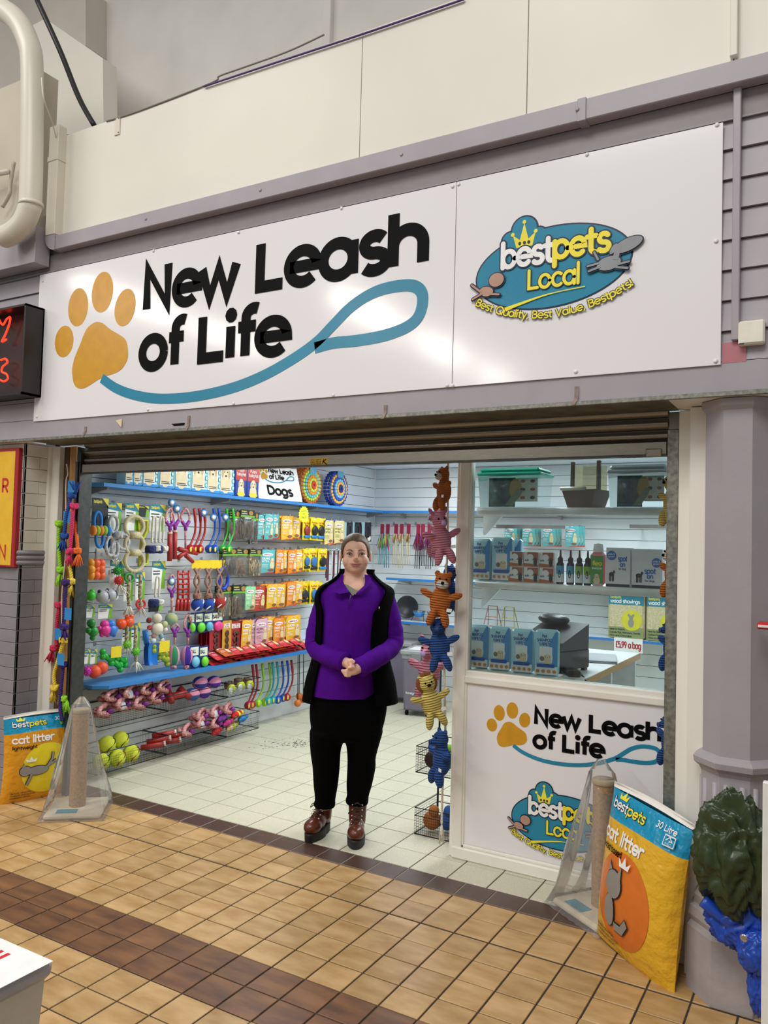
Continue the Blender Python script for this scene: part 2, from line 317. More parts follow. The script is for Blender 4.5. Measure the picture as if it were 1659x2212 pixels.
# ---- floors
fl = MB(); fl.box(-9, 3, -3, 3.312, -.03, -.004, mat('#3d372f', .85, nz=(30., .2))); floorA = struct('floor_concourse', fl)
TAN = mat('#c9a675', .42, nz=(11., .2), stretch=(.6, 1.5, 1), rand=.1, h2='#a9834f', bump=(90., .12, .001)); BRN = mat('#8a5f3c', .42, nz=(9., .3), stretch=(.5, 1.8, 1), rand=.12, h2='#5a3c2c', bump=(90., .12, .001))
CRT = mat('#d9d8c6', .4, nz=(130., .2), kind='speck', h2='#c9c6b0', rand=.03, bump=(120., .1, .001)); THR = mat('#50392f', .35, nz=(20., .12), rand=.08)
tmesh = {}
def tile(par, x0, x1, y0, y1, m, z=0., g=.0068, nm='tile'):
    key = (round(x1-x0, 3), round(y1-y0, 3), m)
    if key not in tmesh:
        w = (x1-x0)/2-g/2; d = (y1-y0)/2-g/2; b = .0015; t = MB()
        V = [(-w, -d, -.006), (w, -d, -.006), (w, d, -.006), (-w, d, -.006), (-w, -d, -b), (w, -d, -b), (w, d, -b), (-w, d, -b), (-w+b, -d+b, 0), (w-b, -d+b, 0), (w-b, d-b, 0), (-w+b, d-b, 0)]
        t.add(V, [(8, 9, 10, 11)]+[(a, (a+1) % 4, (a+1) % 4+4, a+4) for a in range(4)]+[(a+4, (a+1) % 4+4, (a+1) % 4+8, a+8) for a in range(4)], m); tmesh[key] = t.mesh(nm)
    return link(nm, tmesh[key], par, ((x0+x1)/2, (y0+y1)/2, z+random.uniform(-.0004, .0004)))
def inview(x, y, z=0, pad=60):
    c = np.array([x, y, z-CH]); zz = c @ _f
    if zz < .2: return False
    u = c @ _r/zz*FPX+W_/2; v = c @ _d/zz*FPX+H_/2
    return -pad < u < W_+pad and -pad < v < H_+pad
ys = [.89, 1.04, 1.19, 1.34, 1.49, 1.64, 1.79, 1.94, 2.09, 2.24, 2.39, 2.536, 2.686, 2.836, 2.988, 3.15, 3.303]
rest = MB()
for j in range(len(ys)-1):
    for i in range(-52, 16):
        x0 = -1.052+.15*i; y0, y1 = ys[j], ys[j+1]; m = BRN if 2.08 < y0 < 2.3 else TAN
        gy = .007 if abs(y0-2.988) < .01 else 0
        if inview(x0+.075, (y0+y1)/2, 0, 25) and not (x0 < -4.4): tile(floorA, x0, x0+.15, y0+gy, y1, m)
        elif x0 > -6: rest.box(x0+.002, x0+.148, y0+.002, y1-.002, -.006, 0, m)
ro = rest.build('outlying_tiles', floorA); ro['kind'] = 'stuff'
th = MB(); th.box(-4.2, -.4, 3.303, 3.452, -.03, -.002, mat('#8d8577', .8)); th.box(-4.2, -.4, 3.297, 3.309, -.03, .0, mat('#6b4526', .5, nz=(8., .2), stretch=(1, 6, 6)), .002); thr = struct('floor_threshold', th)
for i in range(-22, 5): 
    x0 = -1.052+.1505*i
    if -4.2 < x0 < -.5: tile(thr, x0, x0+.1505, 3.311, 3.451, THR, .0, .006)
fs = MB(); fs.box(-4.4, -.4, 3.452, 7.35, -.03, -.004, mat('#4f483f', .85)); floorB = struct('floor_shop', fs); rest = MB()
for j in range(20):
    for i in range(-13, 8):
        x0 = -1.804+.2*i; y0 = 3.455+.2*j
        if x0 < -4.45 or x0+.2 > -.39 or y0 > 7.3: continue
        if x0 < -1.5 or y0 < 3.6: tile(floorB, x0, x0+.2, y0, y0+.2, CRT, 0, .006)
        else: rest.box(x0+.003, x0+.197, y0+.003, y0+.197, -.006, 0, CRT)
ro = rest.build('outlying_tiles', floorB); ro['kind'] = 'stuff'
# scuff marks on the shop floor: worn-in black dust
sc = MB(lambda u, v, n: (u, v, .0006)); cx, cy = FL(637, 1606)
for i in range(220):
    a = random.gauss(0, .12); b = random.gauss(0, .05); r = random.uniform(.002, .009); sc.disc(cx+a*.8+b, cy+a*.9-b, r, r*random.uniform(.3, .9), mat('#3d3f3d', .9), 6, random.random()*3)
sc.build('scuff_mark', floorB)['kind'] = 'stuff'
# ---- front wall: fascia, cladding, upper boards
wf = MB(); wf.box(-7, 1.6, 3.012, 3.06, 2.112, 3.45, GREYD); wf.box(-7, 1.6, 2.992, 3.02, 2.112, 2.222, GREY, .002); wall_front = struct('wall_front', wf)
b = MB(); b.box(-7, 1.6, 2.986, 3.0, 2.100, 2.117, GALV, .002); b.build('galvanised_edge_trim', wall_front)
b = MB(); b.box(-7, 1.6, 2.998, 3.014, 3.09, 3.192, mat('#8b8589', .5), .002); b.box(-7, 1.6, 2.99, 3.0, 3.087, 3.094, GREYD); b.build('fascia_top_board', wall_front)
for k in range(8):
    z0 = 2.224+.1085*k
    for x0, x1 in ((-7, -3.6), (-.7, 1.6)):
        b = MB(); z1 = z0+.1045; V = [(x0, 2.992, z0), (x1, 2.992, z0), (x1, 3.004, z1), (x0, 3.004, z1), (x0, 3.014, z0), (x1, 3.014, z0), (x1, 3.014, z1), (x0, 3.014, z1)]
        b.add(V, [(0, 1, 2, 3), (0, 4, 5, 1), (3, 2, 6, 7), (0, 3, 7, 4), (1, 5, 6, 2)], GREY); b.build('cladding_board', wall_front)
wu = MB(); wu.box(-3.97, 2.2, 3.02, 3.06, 3.275, 3.885, CREAM2); wall_upper = struct('wall_upper', wu)
jx = [-3.965, PY(778, 300, YF)[0], PY(1140, 150, YF)[0], PY(1586, 60, YF)[0], 2.2]
for a, c in zip(jx, jx[1:]): b = MB(); b.box(a+.0015, c-.0015, 2.996, 3.02, 3.274, 3.888, CREAM, .0015); b.build('panel', wall_upper)
b = MB(); x, z = PY(253, 272, 2.99); b.box(x-.02, x+.02, 2.99, 2.996, z-.05, z+.05, CREAM2, .001)
for q in ((-.012, .04), (.012, .04), (.012, -.04)): b.ell((x+q[0], 2.99, z+q[1]), .004, RUST, 6, 4)
b.build('patch_plate', wall_upper)
# dado trunking along the fascia with its elbow and riser
tr = thing('cable_trunking', 'grey painted cable trunking running above the big white sign', 'trunking', (0, 0, 0))
b = MB(); b.box(-3.93, 1.8, 2.94, 2.9955, 3.19, 3.272, GREY, .003); b.build('trunking_run', tr)
x, z = PY(1256, 245, 2.936); b = MB(); b.box(x-.017, x+.017, 2.935, 2.998, 3.186, 3.276, GREY, .002); b.build('coupling', tr)
for px in (322, 566, 868, 1247): x = PY(px, 300, 2.94)[0]; b = MB(); b.lathe([(.008, 0), (.008, .003), (.004, .005), (0, .005)], GREY, 10, (x, 2.9405 if px < 1200 else 2.9355, 3.234), (0, -1, 0)); b.build('screw', tr)
b = MB(); pr = []
for i in range(9):
    a = PI/2*i/8; pr.append((-3.93-.09*math.sin(a), 3.28-.09*math.cos(a)))
V = []; 
for i in range(9):
    a = PI/2*i/8
    for rr in (.01, .092):
        for yy in (2.94, 2.998): V.append((-3.93-rr*math.sin(a), yy, 3.282-rr*math.cos(a)))
b.add(V, sum([[(4*i, 4*i+4, 4*i+6, 4*i+2), (4*i+1, 4*i+3, 4*i+7, 4*i+5), (4*i+2, 4*i+6, 4*i+7, 4*i+3), (4*i, 4*i+1, 4*i+5, 4*i+4)] for i in range(8)], []), GREY); tr2 = thing('trunking_riser', 'cream vertical trunking with grey elbow beside the drainpipe', 'trunking'); b.build('elbow', tr2)
b = MB(); b.box(-4.022, -3.94, 2.94, 2.998, 3.284, 3.93, CREAM2, .003); b.box(-4.026, -3.936, 2.936, 2.998, 3.72, 3.75, CREAM2, .002); b.build('riser', tr2)
# grey bulkhead and the things left of the sign
b = MB(); b.box(-6.8, -4.03, 2.885, 2.984, 3.115, 3.33, GREY, .002); tag(b.build('bulkhead_box'), 'grey boxed-in bulkhead beneath the fat cream drainpipe', 'bulkhead')
pp = thing('drainpipe', 'fat cream plastic drainpipe bending at both ends', 'pipe', (0, 0, 0))
PV = lambda u, v, y=2.8: (PY(u, v, y)[0], y, PY(u, v, y)[1])
pts = [PV(-120, 5), PV(-30, 12), PV(12, 25), PV(42, 52), PV(61, 92), PV(69, 140), PV(69, 300), PV(66, 430), PV(62, 455), PV(50, 482), PV(30, 502), PV(8, 512)]
CP = mat('#d9d3c4', .35, nz=(2., .05)); b = MB(); b.tube(smooth_path(pts, 4), .062, CP, 20); b.build('pipe_run', pp)
b = MB(); b.lathe([(.0635, -.02), (.066, -.02), (.066, .0), (.0635, 0)], CP, 20, PV(67, 438)); b.build('collar', pp)
# upper hall walls behind the boards
hw = MB(); hw.box(-5.6, 3, 4.1, 4.2, 3.3, 6.5, CEIL)
struct('wall_hall_back', hw)
b = MB(); b.prism([PY(u, v, 3.9) for u, v in ((-40, 190), (60, 300), (185, 98), (185, -30), (-40, -30))], 3.9, 4.1, mat('#cdc8bd', .6, nz=(4., .05), bump=(8., .2, .004))); b.prism([PY(u, v, 3.6) for u, v in ((98, 40), (222, 126), (224, 290), (120, 290), (60, 60))], 3.6, 3.72, CREAM); struct('wall_hall_left', b)
b = MB(); x, z = PY(703, 40, 4.05); b.box(x-.03, x+.03, 4.06, 4.1, z-.7, z+1.6, CEIL, .004); struct('trim_1', b)
b = MB(); b.box(-9, PY(90, 200, 2.95)[0], 2.95, 3.06, 3.335, 4.3, mat('#c4bba9', .6, nz=(3., .06))); struct('wall_upper_left', b)
b = MB(); b.tube([(-7.5, 2.7, 3.735), (-5.4, 2.74, 3.72), (-4.3, 2.88, 3.70)], .016, CP, 10); tag(b.build('conduit_pipe'), 'thin cream conduit running behind the drainpipe', 'pipe')
def cable(pxs, r, m, label, Y=2.99, n=6):
    pts = [(PY(u, v, y)[0], y, PY(u, v, y)[1]) for u, v, y in [(q+(Y,))[:3] for q in pxs]]; b = MB(); b.tube(smooth_path(pts, 5), r, m, n); return tag(b.build('cable'), label, 'cable')
cable([(1003, -2), (800, 68), (600, 134), (440, 187)], .005, mat('#4a2a6e', .5), 'purple cable along the top of the cream boards', 2.985)
cable([(700, 75), (620, 112), (520, 148), (473, 165), (455, 180), (300, 240), (230, 262)], .0045, mat('#7d7a70', .6), 'grey cable slumped on the ledge above the boards', 2.993)
cable([(80, 0, 3.05), (130, 110, 3.1), (170, 210, 3.15), (203, 270, 3.12)], .016, mat('#1c1c1e', .5), 'thick black cable bundle hanging behind the drainpipe')
cable([(90, 168, 2.76), (95, 215, 2.76), (112, 262, 2.88), (122, 300, 2.945)], .004, CP, 'thin cream wire looping off the drainpipe')
cable([(30, 350, 2.9), (22, 400, 2.9), (20, 420, 2.9), (5, 447, 2.9)], .012, mat('#b5ad9d', .6), 'bent cream conduit left of the drainpipe')
# vertical conduits and device at the right
x = PY(1591, 450, 2.98)[0]; b = MB(); b.box(x-.013, x+.013, 2.972, 2.996, PY(1591, 735, 2.98)[1], 3.19, GREY, .003); tag(b.build('mini_trunking'), 'slim grey vertical mini-trunking beside the big sign', 'trunking')
x, z = PY(1585, 122, 2.98); b = MB(); b.box(x-.013, x+.013, 2.972, 2.996, z, 4.2, CREAM, .003); tag(b.build('mini_trunking'), 'slim cream mini-trunking on the upper boards', 'trunking')
x0, z0 = PY(1594, 745, 2.96); x1, z1 = PY(1652, 688, 2.96); t = thing('wall_device', 'square off-white plastic wall unit beside the big sign', 'device', ((x0+x1)/2, 2.996, (z0+z1)/2))
b = MB(); b.box(-(x1-x0)/2, (x1-x0)/2, -.035, 0, -(z1-z0)/2, (z1-z0)/2, mat('#eae6d8', .4), .006); b.build('casing', t); b = MB(lambda u, v, n: (u, -.0352-n, v)); b.rect(-.038, -.041, -.022, -.036, INK); b.build('maker_mark', t)
b = MB(lambda u, v, n: (u, 2.9915-n-(v-2.224)*.0, v)); x0, z0 = PY(1559, 785, 2.99); x1, z1 = PY(1612, 736, 2.99); b.rect(x0, z0, x1, z1, mat('#b5747c', .5, nz=(12., .1))); b.build('pink_paint_patch', wall_front)
# fascia straps
for u, v0, v1 in ((408, 898, 928), (833, 875, 902), (1246, 835, 872), (185, 922, 940)):
    x, z = PY(u, v0, 2.99); b = MB(); z1 = PY(u, v1, 2.985)[1]; STR = mat('#8e7f74', .5, .4, nz=(40., .3)); b.box(x-.008, x+.008, 2.988, 2.992, z1+.02, z, STR); b.add([(x-.008, 2.984, z1+.02), (x+.008, 2.984, z1+.02), (x-.02, 2.983, z1-.004), (x-.004, 2.983, z1-.004)], [(0, 2, 3, 1)], STR); b.build('fixing_strap', wall_front)
b = MB(); x, z = PY(256, 912, 2.985); b.add([(x-.03, 2.99, z+.012), (x+.02, 2.99, z+.018), (x+.025, 2.984, z-.03), (x+.01, 2.986, z-.02)], [(0, 3, 2, 1)], mat('#d9cba6', .7)); x, z = PY(382, 918, 2.99); b.add([(x-.04, 2.9905, z+.008), (x-.02, 2.9905, z-.004), (x+.05, 2.9905, z-.004), (x+.055, 2.9905, z+.008)], [(0, 1, 2, 3)], BLACK); b.build('peeling_paint', wall_front)
# soffits, shutter and its guides
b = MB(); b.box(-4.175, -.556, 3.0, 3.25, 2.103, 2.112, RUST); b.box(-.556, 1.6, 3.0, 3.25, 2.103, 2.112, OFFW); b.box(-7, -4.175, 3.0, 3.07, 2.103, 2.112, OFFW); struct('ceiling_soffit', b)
sh = thing('roller_shutter', 'rolled-up ribbed steel roller shutter under the fascia', 'shutter', (0, 0, 0)); x0s, x1s = -3.995, -.602
def slat(z, h, nm='shutter_slat'):
    b = MB(); n = 8; V = []
    for i in range(n+1):
        a = PI*i/n; V += [(x0s, 3.27-.016*math.sin(a), z+h*i/n), (x1s, 3.27-.016*math.sin(a), z+h*i/n)]
    b.add(V, [(2*i, 2*i+1, 2*i+3, 2*i+2) for i in range(n)], STEEL, True); b.box(x0s, x1s, 3.27, 3.276, z, z+h, STEEL); b.build(nm, sh)
for k in range(4): slat(1.988+.0475*k, .0455)
b = MB(); b.box(x0s, x1s, 3.284, 3.29, 1.95, 2.16, BLACK); b.box(x1s, -.557, 3.27, 3.29, 2.034, 2.102, STEEL); b.build('added_gap_blackout', sh)  # added black sheet for the shade behind the slats; steel strip shuts end gap
b = MB(); b.box(x0s, x1s, 3.245, 3.275, 1.932, 1.984, STEEL, .003); b.box(x0s, x1s, 3.24, 3.28, 1.926, 1.934, DSTEEL, .001); b.build('bottom_bar', sh)
x, z = PY(1412, 978, 3.24); b = MB(); b.box(x-.03, x+.03, 3.235, 3.245, z-.016, z+.016, STEEL, .003); b.build('bar_lock', sh)
x0, z0 = PY(669, 1007, 3.244); x1, z1 = PY(708, 989, 3.244); st = MB(lambda u, v, n: (u, 3.2447-n, v)); st.rect(x0, z0, x1, z1, mat('#e8b820', .4)); w = x1-x0; h = z1-z0
for i, t_ in enumerate(('24 Hour Call Out', 'Sales & Service', 'Tel 01253 984252')): st.text(t_, x0+.004, z1-h*.28-i*h*.27, h*.17, BLACK, .13, fit=w*.6)
st.line([(x0+w*.72, z0+h*.2), (x0+w*.78, z0+h*.9)], h*.1, BLACK); st.line([(x0+w*.92, z0+h*.85), (x0+w*.76, z0+h*.55), (x0+w*.96, z0+h*.15)], h*.12, BLACK); st.build('service_sticker', sh)
b = MB(); b.box(-.60, -.556, 3.24, 3.31, .0, 2.03, GALV, .003); b.box(-.556, -.5, 3.25, 3.33, 0, 2.1, OFFW, .003); struct('trim_2', b)
b = MB(); x = PY(1490, 1200, 3.2)[0]; b.box(-.556, x, 3.235, 3.3, 0, 2.1, OFFW, .004); b.box(x, -.42, 3.17, 3.3, 0, 2.1, OFFW, .004); struct('trim_3', b)
X = lambda u, y=3.26: PY(u, 1000, y)[0]
b = MB(); b.box(X(109), X(118), 3.22, 3.32, 0, 2.1, OFFW, .003); b.box(X(118), X(134), 3.24, 3.32, 0, 2.1, OFFW, .004); struct('trim_4', b)
b = MB(); b.box(X(134), X(150), 3.275, 3.3, 0, 2.1, DWOOD, .002); b.box(X(150), X(163), 3.262, 3.3, 0, 2.1, PINE, .002); struct('trim_5', b)
gd = thing('shutter_guide', 'dark steel guide rail of the roller shutter beside the rope toys', 'guide rail', (0, 0, 0)); b = MB(); b.box(X(163, 3.235), X(168, 3.235), 3.235, 3.33, .0, 2.0, DSTEEL, .003); b.box(X(171, 3.235), -4.0, 3.235, 3.33, 0, 2.0, DSTEEL, .003); b.box(X(167, 3.26), X(173, 3.26), 3.26, 3.33, 0, 2.0, BLACK); b.build('channel', gd)
b = MB(); b.prism([(X(165, 3.235), 2.001), (-4.0, 2.001), (-4.0, 2.05), (-4.03, 2.085), (X(165, 3.235), 2.09)], 3.24, 3.30, DSTEEL); b.build('end_plate', gd)
# brick pier left
xs = -4.28; pr = MB(); pr.box(-7, xs-.008, 3.07, 3.5, 0, 2.11, GREYD); wall_left = struct('wall_left', pr); BC = mat('#d9d4c8', .5, nz=(8., .05), bump=(50., .3, .003)); BG = mat('#88858d', .5, nz=(8., .06), bump=(50., .3, .003))
zd = PX(80, 1205, xs)[1]
zz = 0.; k = 0
while zz < 2.1:
    m = BG if zz < zd else BC; h = min(.075, 2.108-zz)
    if zz < zd < zz+.075: pass
    o = .11 if k % 2 else 0
    b = MB(); b.box(-4.6+o, xs, 3.06, 3.075, zz+.0015, zz+h-.001, m, .002); b.box(xs-.012, xs, 3.06, 3.165+o*.6, zz+.0015, zz+h-.001, m, .002); b.build('brick', wall_left)
    b = MB(); b.box(xs-.012, xs-.0006, 3.1675+o*.6, 3.32, zz+.0015, zz+h-.001, m, .002); b.build('brick', wall_left)
    b = MB(); b.box(-4.83+o, -4.603+o, 3.06, 3.075, zz+.0015, zz+h-.001, m, .002); b.build('brick', wall_left)
    zz += .075; k += 1
b = MB()
for q in (-.03, 0, .03): b.tube([(-5, 3.058, zd+q), (xs, 3.058, zd+q), (xs, 3.3, zd+q)], .016, BG, 8)
b.build('dado_moulding', wall_left)
# octagonal column
cc = (-.325, 3.155)      # centre
def octo(mb, prof, m, c=cc):
    V = []
    for r, z in prof:
        for j in range(8): a = PI/8+PI/4*j; V.append((c[0]+r*math.cos(a), c[1]+r*math.sin(a), z))
    mb.add(V, [(i*8+j, i*8+(j+1) % 8, (i+1)*8+(j+1) % 8, (i+1)*8+j) for i in range(len(prof)-1) for j in range(8)]+[tuple(range((len(prof)-1)*8, len(prof)*8))], m)
COLM = mat('#a5a0a6', .45, nz=(5., .04), bump=(45., .35, .002)); k = 1/math.cos(PI/8)
col = thing('column', 'grey octagonal iron column with fluted dado', 'column', (0, 0, 0))
b = MB(); octo(b, [(.115*k, .83), (.115*k, 2.06), (.128*k, 2.075), (.13*k, 2.10)], COLM); b.build('shaft', col)
b = MB(); octo(b, [(.118*k, .36), (.118*k, .77), (.125*k, .785), (.142*k, .80), (.145*k, .82), (.13*k, .832), (.116*k, .84)], COLM)
for j in range(8):
    a = PI/4*j+PI; n = Vector((math.cos(a), math.sin(a), 0)); t = Vector((-n.y, n.x, 0))
    if n.y > .5: continue
    for q in (-.026, .026):
        p = Vector((cc[0], cc[1], 0))+n*.1165+t*q; b.tube([tuple(p+Vector((0, 0, z))) for z in (.40, .745)], .0105, COLM, 8)
b.build('fluted_dado', col)
b = MB(); octo(b, [(.16*k, 0), (.158*k, .22), (.148*k, .24), (.155*k, .26), (.15*k, .29), (.135*k, .30), (.138*k, .33), (.12*k, .36)], mat('#a29d9f', .55, nz=(9., .12), bump=(45., .4, .003))); b.build('base', col)
b = MB(); b.box(-.41, 1.6, 3.25, 3.3, 0, 2.1, COLM); struct('wall_right', b)
x, z = PY(1650, 1353, 2.95); cl = MB(); cl.box(x-.022, x+.06, 2.955, 3.03, z-.011, z+.011, mat('#c8202c', .35), .004); cl.box(x-.018, x+.06, 2.95, 2.956, z-.004, z+.004, mat('#e8e4e0', .4)); tag(cl.build('spring_clamp'), 'small red clamp gripping the side of the column', 'clamp')
# ---- shop shell
XL, YB, ZC = -4.335, 7.30, 2.345
def slatwall(name, a0, a1, fixed, axis):
    w = MB(); 
    if axis == 'x': w.box(fixed-.05, fixed-.012, a0, a1, 0, ZC, mat('#6f767b', .6))
    else: w.box(a0, a1, fixed+.012, fixed+.05, 0, ZC, mat('#6f767b', .6))
    o = struct(name, w); z = .0
    hs = [.145]+[.1]*22
    for h in hs:
        if z > ZC-.02: break
        e = min(z+h-.004, ZC); p = MB()
        if axis == 'x': p.box(fixed-.014, fixed, a0, a1, z, e, SLATW, .002)
        else: p.box(a0, a1, fixed, fixed+.014, z, e, SLATW, .002)
        p.build('slat_board', o); z += h
slatwall('wall_shop_left', 3.35, YB, XL, 'x'); slatwall('wall_shop_back', XL, -.4, YB, 'y')
b = MB(); b.box(-.45, -.4, 3.35, 7.35, 0, ZC, SLATW); struct('wall_shop_right', b)
b = MB(); b.box(XL-.1, -.4, 3.3, 7.4, ZC, ZC+.05, mat('#dfe6ee', .6)); struct('ceiling_shop', b)
b = MB(); b.box(XL-.1, -.4, 3.32, 3.4, 2.13, ZC, OFFW); struct('wall_shop_lintel', b)
for i, (x, y) in enumerate(((-3.3, 4.5), (-3.3, 6.1), (-1.6, 4.6), (-1.6, 6.2))):
    b = MB(); b.box(x-.16, x+.16, y-.61, y+.61, 2.328, 2.345, WHITE); tag(b.build('ceiling_light'), 'slim white ceiling light panel '+('over the open shop floor' if x < -2 else 'over the counter side')+(' nearer the shutter' if y < 5 else ' nearer the back wall'), 'light', 'ceiling lights inside the shop')
# ---- shelves
def shelf(x0, x1, y0, y1, z, edge, label, cham=0):
    t = thing('shelf', label, 'shelf', ((x0+x1)/2, (y0+y1)/2, z)); hx, hy = (x1-x0)/2, (y1-y0)/2; b = MB(); TB = mat('#3a86c8', .35) if edge == 'left' else mat('#cfd6da', .4)
    pts = [(-hx, -hy), (hx-cham, -hy), (hx, -hy+cham), (hx, hy), (-hx, hy)]; k = len(pts)
    b.add([(x, y, -.02) for x, y in pts]+[(x, y, 0) for x, y in pts], [tuple(range(k))[::-1], tuple(range(k, 2*k))]+[(i, (i+1) % k, (i+1) % k+k, i+k) for i in range(k)], TB if edge == 'left' else TB); b.build('board', t)
    b = MB()
    if edge == 'left': b.box(hx-.0005, hx+.003, -hy+cham, hy, -.022, .001, BLUE)
    else: b.box(-hx, hx, -hy-.003, -hy+.0005, -.022, .001, BLUE)
    b.build('edging', t); n = 4 if edge == 'left' else 3
    for i in range(n):
        c = MB(); 
        if edge == 'left': yy = -hy+.15+(2*hy-.3)*i/(n-1); c.add([(-hx, yy-.01, -.021), (hx-.06, yy-.01, -.021), (hx-.06, yy-.01, -.035), (-hx, yy-.01, -.07), (-hx, yy+.01, -.021), (hx-.06, yy+.01, -.021), (hx-.06, yy+.01, -.035), (-hx, yy+.01, -.07)], [(0, 3, 2, 1), (4, 5, 6, 7), (3, 7, 6, 2), (1, 2, 6, 5)], PLAS)
        else: xx = -hx+.12+(2*hx-.24)*i/(n-1); c.add([(xx-.01, hy, -.021), (xx-.01, -hy+.06, -.021), (xx-.01, -hy+.06, -.035), (xx-.01, hy, -.07), (xx+.01, hy, -.021), (xx+.01, -hy+.06, -.021), (xx+.01, -hy+.06, -.035), (xx+.01, hy, -.07)], [(0, 3, 2, 1), (4, 5, 6, 7), (3, 7, 6, 2), (1, 2, 6, 5)], PLAS)
        c.build('bracket', t)
    return t
shelf(XL+.001, -4.085, 3.43, YB-.001, 1.893, 'left', 'long blue-edged upper shelf holding the puppy pads', .06)
shelf(XL+.001, -4.055, 3.50, 5.16, .602, 'left', 'blue lower shelf above the wire baskets, nearer the shutter guide', .07)
shelf(XL+.001, -4.065, 5.162, 6.7, .602, 'left', 'blue lower shelf carrying the heap of red pouches')
shelf(-4.08, -.5, 7.06, YB-.001, 1.893, 'back', 'blue-edged top shelf on the back wall')
shelf(-4.0, -.5, 7.0, YB-.001, 1.215, 'back', 'blue-edged middle shelf on the back wall under the cat wands')
shelf(-4.0, -.5, 7.0, YB-.001, .79, 'back', 'blue-edged lower shelf on the back wall with the pet bowls')
# ---- window unit
wn = MB(); wx0, wx1, wy = -1.712, -.58, 3.69; F_ = OFFW
wn.box(wx0, wx0+.022, wy+.012, wy+.08, 0, 2.34, F_, .004); wn.box(wx0+.02, wx0+.072, wy, wy+.08, 0, 2.34, F_, .004)
wn.box(wx0+.07, wx1, wy-.006, wy+.08, .868, .905, F_, .006); wn.box(wx0+.07, wx1, wy+.008, wy+.08, .9, .93, F_, .004)
wn.box(wx0+.02, wx1, wy-.008, wy+.08, 0, .058, F_, .006); wn.box(wx0+.07, wx1, wy+.012, wy+.05, .05, .87, OFFW)
wn.box(wx0+.07, wx0+.082, wy+.006, wy+.02, .058, .868, F_, .003); wn.box(wx0+.07, wx1, wy+.006, wy+.02, .058, .072, F_, .003); wn.box(wx0+.07, wx0+.08, wy+.008, wy+.04, .93, 2.34, F_, .003); wn.box(wx1-.03, wx1+.02, wy, wy+.08, 0, 2.34, F_)
win = struct('window_1', wn)
gl = MB(); gl.box(wx0+.075, wx1-.02, wy+.034, wy+.039, .925, 2.34, clear('#eef4f4', 1.45)); gl.build('pane', win)
for z, nm in ((1.752, 'white window shelf holding the pet carriers'), (1.378, 'white window shelf lined with shampoo and wipes')):
    t = thing('window_shelf', nm, 'shelf', (-1.11, 3.92, z)); b = MB(); b.box(-.525, .525, -.125, .16, -.022, 0, WHITE); b.tube([(-.525, -.125, -.019), (.525, -.125, -.019)], .0195, mat('#f0eee8', .3), 12); b.build('board', t); b = MB(); b.prism([(-.525, -.04), (-.525, -.14), (-.515, -.14), (-.42, -.04)], -.05, -.04, WHITE); b.build('bracket', t)
# ---- big sign
YS = 2.984
def on_sign(u, v, n): return (u, YS-n, v)
def leash_logo(a, T, full=True):
    for c, r, q in (((-3.869, 2.66), (.08, .092), .12), ((-3.762, 2.845), (.084, .11), .05), ((-3.566, 2.905), (.086, .114), -.02), ((-3.381, 2.795), (.08, .102), -.2)):
        x, z = T(*c); s = T(1, 0)[0]-T(0, 0)[0]; a.disc(x, z, r[0]*s, r[1]*s, GOLD, 40, q)
    px = [(312, 520), (318, 485), (325, 460), (350, 400), (362, 368), (380, 335), (410, 313), (430, 312), (450, 320), (480, 345), (530, 375), (547, 398), (553, 435), (550, 475), (525, 515), (495, 533), (470, 541), (430, 557), (395, 580), (370, 594), (350, 599), (330, 592), (317, 568)]
    a.poly([T(p[0], p[1]) for p in smooth_path([PY(x/2, 540+y/2, YS) for x, y in px], 3, True)], GOLD)
    s = T(1, 0)[0]-T(0, 0)[0]
    lp = [(220, 817), (250, 838), (290, 853), (340, 861), (400, 859), (460, 849), (520, 832), (580, 806), (640, 771), (685, 738), (718, 704), (760, 662), (810, 631), (860, 618), (897, 619), (913, 640), (906, 680), (880, 706), (830, 725), (770, 736), (720, 741), (680, 752)]
    a.line([T(p[0], p[1]) for p in smooth_path([PY(x, y, YS) for x, y in lp], 5)], .053*s, TEAL)
    for w, x, z, h, f in (('New', -3.262, 2.752, .236, .672), ('Leash', -2.5, 2.752, .236, .955), ('of', -3.27, 2.437, .236, .33), ('Life', -2.86, 2.437, .236, .595)):
        X_, Z_ = T(x+.01, z+.002); a.text(w, X_+.02*s, Z_+.01*s, h*s*.95, BLACK, .185, fit=(f-.05)*s, seg=14)
